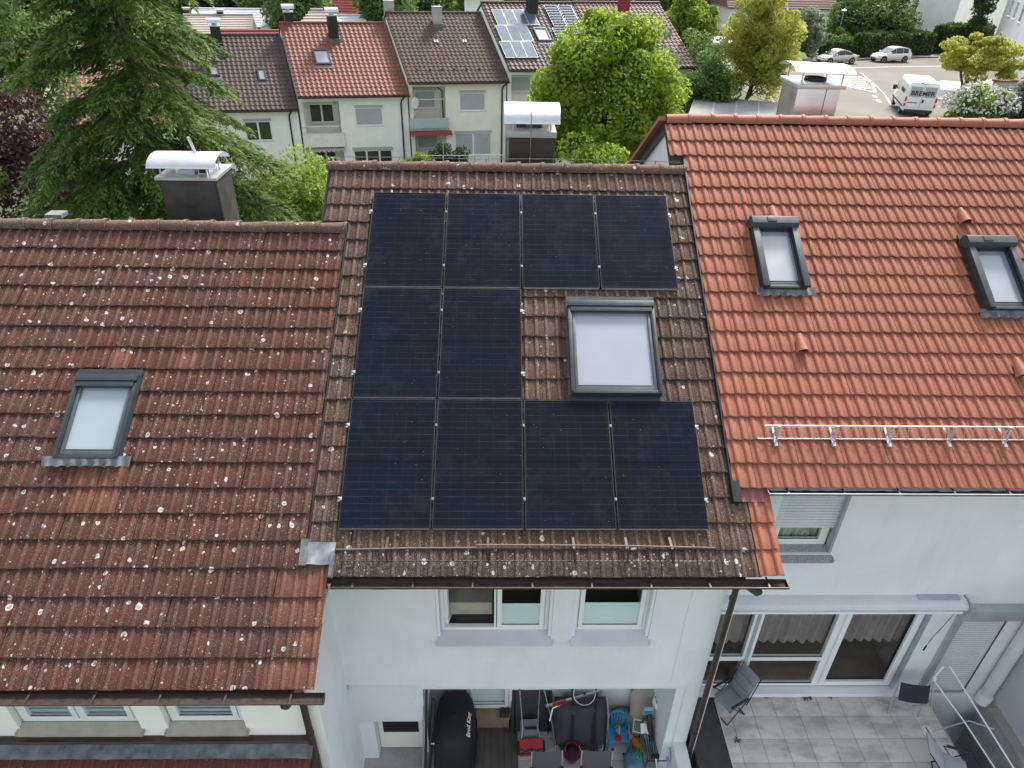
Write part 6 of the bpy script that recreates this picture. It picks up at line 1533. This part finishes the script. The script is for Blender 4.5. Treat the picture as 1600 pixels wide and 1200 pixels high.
for s in (-1, 1):
    tl = MB().box((s*.90, -.03, .72), (s*1.015, .06, 1.42)).build('tail_light', MT['red_paint'], vn, world=False, bevel=.02); MB().box((s*.905, -.036, .95), (s*1.005, -.031, 1.08)).build('reverse_light', MT['paint_white'], tl, world=False)
    for y in (1.05, 4.3):
        w_ = MB().lathe([(.2, -.11), (.33, -.11), (.345, -.07), (.345, .07), (.33, .11), (.2, .11)], (s*.90, y, .345), 18, Matrix.Rotation(R_(90), 3, 'Y')).build('wheel', MT['rubber'], vn, world=False, ang=50)
        MB().lathe([(0, s*.10), (.2, s*.115), (.21, s*.09)], (s*.90, y, .345), 16, Matrix.Rotation(R_(90), 3, 'Y')).build('rim', MT['alu_dull'], w_, world=False)
    MB().box((s*1.04, 4.05, 1.25), (s*1.28, 4.17, 1.62)).build('mirror', MT['plastic_dark'], vn, world=False, bevel=.03); MB().box((s*.98, 4.08, 1.35), (s*1.05, 4.13, 1.42)).build('mirror_arm', MT['plastic_dark'], vn, world=False)
    q = MB(); q.poly((s*1.012, 3.35, 1.38), (s*1.012, 4.25, 1.38), (s*.965, 4.02, 2.02), (s*.955, 3.40, 2.05)); q.build('side_window', MT['glass_dark_inside'], vn, world=False)
    MB().box((s*1.018, .3, .62), (s*1.03, 4.9, .74)).build('side_trim', MT['plastic_dark'], vn, world=False)
q = MB(); q.poly((-.84, 3.96, 2.28), (.84, 3.96, 2.28), (.90, 4.58, 1.58), (-.90, 4.58, 1.58)); q.xf(lambda v: (v.x, v.y, v.z+.02)); q.build('windscreen', MT['glass_dark_inside'], vn, world=False)
MB().box((.06, -.045, 1.02), (.18, -.022, 1.26)).build('door_handle', MT['plastic_dark'], vn, world=False); MB().box((-.86, -.034, .98), (-.20, -.0225, 1.03)).build('plate_light_bar', MT['plastic_dark'], vn, world=False)
MB().box((-.80, -.034, .78), (-.28, -.0225, .90)).build('number_plate', MT['paint_white'], vn, world=False); MB().box((-.30, .05, 2.40), (.2, -.012, 2.44)).build('brake_light', MT['rubber'], vn, world=False)
# ================================================================== vegetation
def quads_mesh(name, C, U, V, mat_, shape='diamond'):
    """one leaf per row: centre C, half-length axis U, half-width axis V"""
    n = len(C)
    if shape == 'diamond': P4 = np.stack([C-U, C+V*1.0-U*.1, C+U, C-V*1.0-U*.1], 1)
    else: P4 = np.stack([C-U-V, C-U+V, C+U+V*.6, C+U-V*.6], 1)
    me = bpy.data.meshes.new(name); me.vertices.add(4*n); me.vertices.foreach_set('co', P4.reshape(-1).astype(np.float32))
    me.loops.add(4*n); me.loops.foreach_set('vertex_index', np.arange(4*n, dtype=np.int32))
    me.polygons.add(n); me.polygons.foreach_set('loop_start', np.arange(0, 4*n, 4, dtype=np.int32)); me.polygons.foreach_set('loop_total', np.full(n, 4, np.int32))
    me.update(calc_edges=True); me.materials.append(mat_); return me
def unit(a): return a/np.maximum(np.linalg.norm(a, axis=-1, keepdims=True), 1e-6)
def rnd_dirs(n): return unit(rng.normal(size=(n, 3)))
def leaves(C, size, out=None, flat=.5):
    """random leaves at C; out = preferred normal"""
    n = len(C); N = rnd_dirs(n)
    if out is not None: N = unit(N*(1-flat) + out*flat + np.array([0, 0, .25]))
    T = unit(np.cross(N, rnd_dirs(n))); B = np.cross(N, T)
    s = size*rng.uniform(.6, 1.35, (n, 1)); return C, T*s*.5, B*s*.28
def clumps(center, radii, n, seed_shell=(.55, 1.0), bottom=-.7):
    D_ = rnd_dirs(n*3); D_ = D_[D_[:, 2] > bottom][:n]
    r = rng.uniform(*seed_shell, (len(D_), 1)); return np.array(center) + D_*r*np.array(radii), D_
def crown_mesh(name, center, radii, nclump, nleaf, size, mat_, crad=.32, shell=(.5, 1.0), lump=.18, bottom=-.75, flat=.45, squash=.8):
    cc, dd = clumps(center, radii, nclump, shell, bottom)
    R0 = np.mean(radii)*crad; per = max(1, nleaf//len(cc)); Cs = []; Os = []
    for c in cc:
        r = R0*rng.uniform(.65, 1.35); d = rnd_dirs(per); d[:, 2] = np.abs(d[:, 2])*.9+d[:, 2]*.1 if False else d[:, 2]
        q = rng.uniform(.55, 1.0, (per, 1))**.6; Cs.append(c + d*q*r*np.array([1, 1, squash])); Os.append(d)
    C = np.concatenate(Cs); O = np.concatenate(Os); a, U, V = leaves(C, size, O, flat)
    return quads_mesh(name, a, U, V, mat_), cc
def limb(m, a, b, r0, r1, n=5, wob=.06):
    a, b = np.array(a, float), np.array(b, float); L = np.linalg.norm(b-a); pts = []; rs = []
    for i in range(n+1):
        t = i/n; p_ = a+(b-a)*t; p_ = p_ + rng.normal(size=3)*wob*L*(t*(1-t))*1.2; p_[2] += .10*L*math.sin(t*math.pi)*(.5); pts.append(tuple(p_)); rs.append(r0+(r1-r0)*t)
    m.tube(pts, rs, 7)
MT['bark'] = mat('bark', (.075, .058, .045), .95, 0, .3, 6, .5, 25)
MT['bark_grey'] = mat('bark_grey', (.13, .12, .10), .95, 0, .3, 6, .5, 25)
def tree(name, label, cat, base, center, radii, nclump, nleaf, size, lm, trunk_r=.16, group=None, crad=.32, nlimb=12, shell=(.5, 1.0), bottom=-.75, flat=.45, stems=1, squash=.8, bark='bark'):
    t = thing(name, label, cat, base, 0, group)
    me, cc = crown_mesh('crown', center, radii, nclump, nleaf, size, MT[lm], crad, shell, bottom=bottom, flat=flat, squash=squash)
    o = link('crown', me, t); o['kind'] = 'stuff'
    b = np.array(base); c = np.array(center)
    m = MB()
    for s in range(stems):
        off = rng.normal(size=3)*np.array([.25, .25, 0])*(stems > 1); tp = c + np.array([0, 0, -radii[2]*.15]) + off*2.5*(stems > 1)
        limb(m, b+off*.5, tp, trunk_r, trunk_r*.45, 6, .03)
        for i in rng.choice(len(cc), min(len(cc), nlimb//stems+1), replace=False):
            st = b + (tp-b)*rng.uniform(.55, .98); limb(m, st, cc[i], trunk_r*.35, .02, 4, .08)
    m.build('trunk', MT[bark], t, ang=80)
    return t
def copy_tree(t, loc, rz, sc, label, group=None):
    r = t.copy(); COL.objects.link(r); r['label'] = label
    if group: r['group'] = group
    for ch in list(t.children):
        c = ch.copy(); COL.objects.link(c); c.parent = r
    r.location = loc; r.rotation_euler = (0, 0, rz); r.scale = (sc[0], sc[0], sc[1]); return r
MT['leaf_bright'] = leaf_mat('leaf_bright', (.060, .108, .014), (.105, .150, .018), (.22, .25, .03), .55)
MT['leaf_maple'] = leaf_mat('leaf_maple', (.052, .100, .012), (.088, .136, .015), (.26, .27, .028), .6, gain=1.7)
MT['leaf_yellow'] = leaf_mat('leaf_yellow', (.16, .18, .030), (.21, .22, .040), (.30, .30, .07), .55)
MT['leaf_mid'] = leaf_mat('leaf_mid', (.040, .080, .020), (.065, .115, .028), (.11, .16, .05), .4)
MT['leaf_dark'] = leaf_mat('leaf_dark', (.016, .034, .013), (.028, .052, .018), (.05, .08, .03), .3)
MT['leaf_hedge'] = leaf_mat('leaf_hedge', (.025, .048, .012), (.042, .072, .018), (.07, .10, .03), .3)
MT['leaf_grey'] = leaf_mat('leaf_grey', (.075, .105, .055), (.11, .14, .080), (.19, .21, .15), .4)
MT['leaf_plum'] = leaf_mat('leaf_plum', (.022, .010, .012), (.034, .014, .016), (.06, .025, .028), .3)
MT['leaf_blue'] = leaf_mat('leaf_blue', (.045, .070, .062), (.06, .09, .08), (.12, .15, .14), .25)
MT['leaf_lime'] = leaf_mat('leaf_lime', (.090, .150, .024), (.13, .19, .03), (.21, .26, .06), .5)
MT['needle'] = leaf_mat('needle', (.024, .056, .020), (.056, .104, .024), (.23, .29, .050), .48, gain=1.2)
MT['flower_white'] = mat('flower_white', (.55, .55, .50), .8, 0, .1, 5)

# ---- big drooping conifer behind the left house
def conifer(name, label, base, height, zlow, R, mat_, nb=210, twigs=30, group=None, size=.30, trunk_r=.32, droop=.30, spray=7):
    t = thing(name, label, 'tree', base, 0, group); b = np.array(base, float)
    Cs, Us, Vs = [], [], []; tb = MB()
    tb.tube([tuple(b), tuple(b+np.array([.1, 0, height*.4])), tuple(b+np.array([0, .1, height*.75])), tuple(b+np.array([0, 0, height]))], [trunk_r, trunk_r*.75, trunk_r*.4, .04], 9)
    ga = 2.399963
    def add(pc, ud, nn, s):
        vv = unit(np.cross(nn, ud)); Cs.append(pc + ud*s*.4); Us.append(ud*s*.55); Vs.append(vv*s*.16)
    for i in range(nb):
        f = (i+.5)/nb; z = zlow + (height-zlow)*f**.92; prof = (1-f)**.72*(.72+.50*rng.random())*(min(1, .75+f*3.0)); L = R*prof+.35
        a = i*ga + rng.normal()*.3; d = np.array([math.cos(a), math.sin(a), 0]); sd = np.array([-math.sin(a), math.cos(a), 0])
        rise = rng.uniform(.10, .38); drp = droop*rng.uniform(.8, 1.3)
        def P_(u): return b + np.array([0, 0, z]) + d*L*u + np.array([0, 0, 1])*L*(rise*u - drp*u*u*1.45)
        tb.tube([tuple(P_(u)) for u in (0, .35, .7, 1)], [.05*prof+.02, .035*prof+.01, .02, .008], 5, cap=False)
        nt_ = max(8, int(twigs*prof+6))
        for k in range(nt_):
            u = .15+.85*((k+rng.random())/nt_)
            o = P_(u); side = 1 if k % 2 else -1
            tl = (.10+.9*math.sin(min(1, u*1.02)*math.pi*.86))*L*.30*rng.uniform(.6, 1.3) + .14
            td = unit(d*rng.uniform(.5, .9) + sd*side*rng.uniform(.45, 1.0) + np.array([0, 0, rng.uniform(-.05, .18)]))
            ns = max(5, int(spray*tl/.45)); w = (np.arange(ns)+rng.random(ns))/ns
            pc = o + td*(tl*w)[:, None]; pc[:, 2] -= (tl*w*w*.55); pc = pc + rng.normal(size=pc.shape)*.035
            sd2 = unit(np.cross(td, [0, 0, 1])); sg = np.where(np.arange(ns) % 2, 1, -1)[:, None]
            ud = unit(td*.9 + sd2*sg*rng.uniform(.2, .9, (ns, 1)) + np.array([0, 0, 1])*rng.uniform(-1.1, -.05, (ns, 1)))
            add(pc, ud, unit(np.array([0, 0, 1.0]) + rng.normal(size=(ns, 3))*.4), size*rng.uniform(.6, 1.35, (ns, 1)))
    nc = nb*70                                    # dense inner sprays added round the trunk to block light inside the crown
    fz_ = rng.random(nc)**.9; zz = zlow+(height-zlow)*fz_; aa = rng.uniform(0, 6.283, nc); rr = R*(1-fz_)**.72*.50*rng.random(nc)**.5
    pc = b + np.stack([np.cos(aa)*rr, np.sin(aa)*rr, zz - rr*.12], 1); ud = unit(np.stack([np.cos(aa), np.sin(aa), rng.uniform(-1.2, .1, nc)], 1))
    add(pc, ud, rnd_dirs(nc), size*1.5*rng.uniform(.7, 1.3, (nc, 1)))
    me = quads_mesh('crown', np.concatenate(Cs), np.concatenate(Us), np.concatenate(Vs), mat_)
    o = link('crown', me, t); o['kind'] = 'stuff'; tb.build('trunk', MT['bark'], t, ang=80)
    return t
conifer('conifer', 'tall drooping dark green conifer with yellowish branch tips behind the slate chimney', (-9.2, 12.2, -10.9), 17.0, 1.5, 4.6, MT['needle'], nb=105, twigs=60, spray=26, size=.17, droop=.36)
# ---- near gardens
tree('maple_tree', 'round bright green tree with yellow top between the house rows', 'tree', (6.9, 24, -10.9), (6.95, 24, -3.4), (3.35, 3.3, 3.75), 190, 70000, .20, 'leaf_maple', .22, crad=.22, shell=(.62, 1.0), flat=.5)
tree('garden_shrub', 'light green leafy shrub in front of the round tree', 'shrub', (6.4, 19, -10.9), (6.4, 19, -5.9), (1.85, 1.7, 2.75), 60, 15000, .16, 'leaf_maple', .08, crad=.32)
tree('garden_shrub', 'small light green shrub right of the round tree by the orange gable', 'shrub', (10.0, 22, -10.6), (10.1, 22, -5.2), (1.1, 1.1, 2.3), 30, 5000, .17, 'leaf_bright', .06)
tree('ornamental_plum', 'dark purple leaved plum tree left of the big conifer', 'tree', (-17.2, 18.5, -10.9), (-17.0, 18.5, -5.6), (2.8, 2.6, 3.6), 70, 15000, .20, 'leaf_plum', .14)
tree('garden_shrub', 'yellow-green shrub at the left between plum and conifer', 'shrub', (-18.6, 15.5, -10.9), (-18.2, 15.5, -4.6), (1.2, 1.4, 2.3), 30, 6000, .2, 'leaf_lime', .08)
tree('garden_shrub', 'bright lime green hedge shrub left of the brown ridge', 'shrub', (-4.9, 15, -10.9), (-4.7, 15, -6.3), (1.7, 1.6, 2.9), 70, 18000, .15, 'leaf_lime', .07, crad=.3)
tree('garden_shrub', 'mid green shrub between conifer tips and lime hedge', 'shrub', (-7.2, 17, -10.9), (-6.9, 17, -7.0), (1.9, 1.7, 2.4), 60, 11000, .17, 'leaf_mid', .07)
tree('garden_shrub', 'small lime shrub under the downpipe of the red roofed row house', 'shrub', (-3.2, 33.5, -11), (-3.0, 33.5, -9.6), (1.1, .9, 1.2), 30, 5000, .16, 'leaf_lime', .05)
tree('garden_shrub', 'dark feathery shrub below the red awning', 'shrub', (-1.3, 34.5, -11), (-1.3, 34.5, -9.4), (1.4, .9, 1.35), 30, 5000, .16, 'leaf_dark', .05)
tree('birch_tree', 'tall yellow-green feathery tree beside the garage', 'tree', (18.6, 38.5, zg(18, 38)), (18.7, 38.5, -2.7), (2.3, 2.2, 5.2), 150, 52000, .15, 'leaf_yellow', .16, crad=.20, shell=(.25, 1.0), flat=.2, nlimb=30)
tree('garden_shrub', 'deep green glossy shrub left of the yellow-green tree', 'shrub', (15.6, 36.5, zg(15, 36)), (15.7, 37.5, -5.5), (1.6, 1.5, 2.7), 60, 12000, .2, 'leaf_mid', .08, crad=.3)
tree('garden_shrub', 'mid green shrub behind the garage roof', 'shrub', (16.0, 41, zg(16, 41)), (16.2, 42, -4.6), (1.9, 1.5, 2.6), 50, 9000, .2, 'leaf_mid', .08)
tree('willow_tree', 'grey-green willow with long upright shoots before the white house', 'tree', (34.4, 72, -7.9), (34.3, 72, -5.4), (2.4, 2.0, 2.7), 80, 15000, .26, 'leaf_grey', .12, crad=.22, shell=(.3, 1.0))
tree('garden_shrub', 'thin silvery shrub rising behind the round tree', 'shrub', (11.2, 34, -9.8), (11.2, 34, -3.6), (1.3, 1.2, 2.6), 40, 5000, .2, 'leaf_grey', .06, crad=.25, shell=(.2, 1.0))
tree('garden_tree', 'broad mid green tree at the kerb above the white hatchback', 'tree', (45.2, 80, -8.2), (45.2, 80, -4.6), (5.0, 3.0, 3.1), 90, 20000, .34, 'leaf_mid', .2)
tree('garden_shrub', 'light green hedge plants beside the timber shelter', 'shrub', (40.6, 76.5, -8.1), (40.6, 76.5, -6.8), (1.6, 1.2, 1.4), 30, 6000, .26, 'leaf_bright', .06)
tree('spreading_tree', 'spreading yellow-green tree with many stems before the white apartment house', 'tree', (40.8, 50.3, -7.4), (41.0, 50, -4.5), (3.3, 2.6, 1.9), 60, 15000, .24, 'leaf_yellow', .12, crad=.27, stems=4, shell=(.4, 1.0), squash=.55)
fs = tree('flowering_shrub', 'white flowering shrub right of the delivery van', 'shrub', (34.8, 39.6, -7.1), (34.7, 39.4, -6.2), (2.1, 1.5, 1.25), 60, 11000, .17, 'leaf_lime', .06, crad=.3)
a, U, V = leaves(clumps((34.7, 39.4, -6.15), (2.15, 1.6, 1.35), 900, (.85, 1.08), -.2)[0], .16); o = link('blossom', quads_mesh('blossom', a, U*1.2, V*2.2, MT['flower_white']), fs); o['kind'] = 'stuff'
fs = tree('flowering_shrub', 'smaller white flowering shrub beside the blue-grey spruce', 'shrub', (36.6, 39.8, -7.1), (36.5, 39.6, -6.3), (1.2, 1.2, 1.1), 30, 5000, .17, 'leaf_mid', .06, crad=.3)
a, U, V = leaves(clumps((36.5, 39.6, -6.3), (1.25, 1.25, 1.2), 350, (.85, 1.08), -.2)[0], .16); o = link('blossom', quads_mesh('blossom', a, U*1.2, V*2.2, MT['flower_white']), fs); o['kind'] = 'stuff'
conifer('spruce', 'blue-grey spruce at the roadside right of the flowering shrubs', (39.0, 40.3, -7.1), 3.0, .2, 1.7, MT['leaf_blue'], nb=70, twigs=16, size=.22, trunk_r=.08, droop=.15)
tree('cypress', 'slim dark columnar cypress between the white apartment houses', 'tree', (57.6, 79.3, -8.2), (57.6, 79.3, -2.8), (.85, .85, 5.4), 60, 9000, .25, 'leaf_hedge', .1, crad=.3)
def hedge(label, a, b, wd, h, n, lm='leaf_hedge', size=.26):
    a, b = np.array([*a, zg(*a)]), np.array([*b, zg(*b)]); d = b-a; L = np.linalg.norm(d); d = d/L; s = np.array([-d[1], d[0], 0]); s /= np.linalg.norm(s)
    t = thing('hedge', label, 'hedge', tuple((a+b)/2))
    u, v, w_ = rng.random(n), rng.random(n), rng.random(n); f = rng.integers(0, 3, n)
    v = np.where(f == 0, (v > .5)*1.0, v); w_ = np.where(f == 1, 1.0, w_); u = np.where(f == 2, (u > .5)*1.0, u)
    lump = .14*np.sin(u*L*2.1+w_*3)+.10*np.sin(u*L*5.3+v*4)
    C = a + d*(u*L)[:, None] + s*(((v-.5)*(wd+lump))[:, None]) + np.array([0, 0, 1])*((w_*(h+lump))[:, None]) + rng.normal(size=(n, 3))*.10
    c, U, V = leaves(C, size); o = link('foliage', quads_mesh('foliage', c, U, V*1.3, MT[lm]), t); o['kind'] = 'stuff'
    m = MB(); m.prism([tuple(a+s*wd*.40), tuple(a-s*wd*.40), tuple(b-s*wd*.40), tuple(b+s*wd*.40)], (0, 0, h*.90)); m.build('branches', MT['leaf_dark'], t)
hedge('long dark cut hedge behind the white hatchback', (41.9, 74.0), (51.6, 78.0), 1.6, 2.3, 14000)
hedge('dark cut hedge right of the garden gate by the apartment house', (53.4, 79.0), (60.5, 81.8), 1.8, 2.9, 10000)
hedge('low hedge beside the silver coupe', (37.8, 73.5), (41.5, 74.5), 1.2, 1.5, 5000)
# ---- distant trees
proto = [tree('distant_tree', 'dark broad tree at the edge of the woods left of the conifer', 'tree', (-52, 84, -11.5), (-52, 84, -3.5), (5.2, 4.5, 6.5), 80, 12000, .55, 'leaf_dark', .3, 'trees at the edge of the woods'),
         tree('distant_tree', 'mid green broad tree behind the pale hipped roof', 'tree', (-18.6, 72, -11.5), (-18.6, 72, -4.6), (3.4, 3.4, 5.0), 80, 12000, .42, 'leaf_mid', .25, 'trees at the edge of the woods'),
         tree('distant_tree', 'lime green tree beside the maroon roofed end house', 'tree', (19.2, 60, -8.6), (19.2, 60, -4.0), (2.2, 2.2, 3.6), 70, 12000, .34, 'leaf_bright', .2, 'trees at the edge of the woods')]
sp = conifer('distant_conifer', 'dark spruce in the woods behind the pale metal roof', (-36, 88, -12), 14, .5, 3.6, MT['leaf_dark'], nb=90, twigs=16, size=.6, droop=.2, spray=6, group='trees at the edge of the woods')
far = [(0, -45.5, 80, 1.0, 'dark tree above the tan row roof'), (0, -60, 92, 1.1, 'dark tree at the far left of the woods'), (3, -30.5, 92, 1.1, 'dark spruce right of the pale metal roof'), (3, -26.5, 96, 1.2, 'dark spruce beside the red row roof chimney'), (0, -40, 98, 1.1, 'dark tree above the pale metal roof'), (1, -24.0, 82, 1.0, 'mid green tree left of the red gabled house'),
       (1, -10.6, 78, .95, 'mid green tree between red house and brown ridge'), (0, -7.5, 84, .8, 'dark tree behind the first brown row chimney'), (2, -4.2, 84, 1.1, 'light tree behind the second brown row chimney'), (1, 3.6, 86, .9, 'mid green tree above the old solar modules'), (1, 9.5, 90, 1.0, 'mid green tree behind the maroon roof chimney'), (0, 15.5, 92, .9, 'dark tree behind the maroon roof'),
       (2, 16.2, 68, .8, 'small light tree left of the lime green tree'), (1, 25.3, 96, 1.0, 'mid green tree beside the white house wall'), (0, 31, 104, 1.0, 'dark tree behind the white house'), (1, 19, 100, 1.2, 'tall mid green tree over the brown boundary wall'), (3, -34, 110, 1.3, 'tallest dark spruce of the woods'), (0, -22, 108, 1.2, 'dark tree far behind the red gabled house'), (0, -12, 110, 1.2, 'dark broad tree deep in the woods'), (0, 2, 112, 1.2, 'dark tree far behind the solar modules'), (1, 16, 112, 1.2, 'mid green tree far behind the maroon roof'), (0, 46, 96, .9, 'dark tree behind the broad kerb tree'), (2, 50.5, 88, .8, 'light tree beside the pale blue house'), (3, -48, 104, 1.3, 'dark spruce in the left woods'), (3, -56, 100, 1.2, 'dark spruce at the left end of the woods')]
allp = proto + [sp]
for k, X, Y, s, lb in far: copy_tree(allp[k], (X, Y, zg(X, Y)-.6), random.random()*6.28, (s, s*random.uniform(.9, 1.1)), lb, 'trees at the edge of the woods')
tree('distant_tree', 'light green tree behind the tan row roof at the left', 'tree', (-23.5, 30, -11), (-23, 30, -2.4), (2.4, 2.2, 3.8), 60, 9000, .26, 'leaf_mid', .18)
# far woods as one mass
n = 60000; X = rng.uniform(-140, 130, n); Y = rng.uniform(118, 165, n); H = 9+4*np.sin(X*.21)+3*np.sin(X*.57+Y*.3); Z = -12 + H*rng.random(n)**.45 + rng.normal(size=n)*.5
c, U, V = leaves(np.stack([X, Y, Z], 1), 1.1); wo = link('far_woods', quads_mesh('far_woods', c, U, V*1.6, MT['leaf_dark'])); wo['kind'] = 'stuff'; wo['label'] = 'distant dark green woods behind all the houses'; wo['category'] = 'woods'
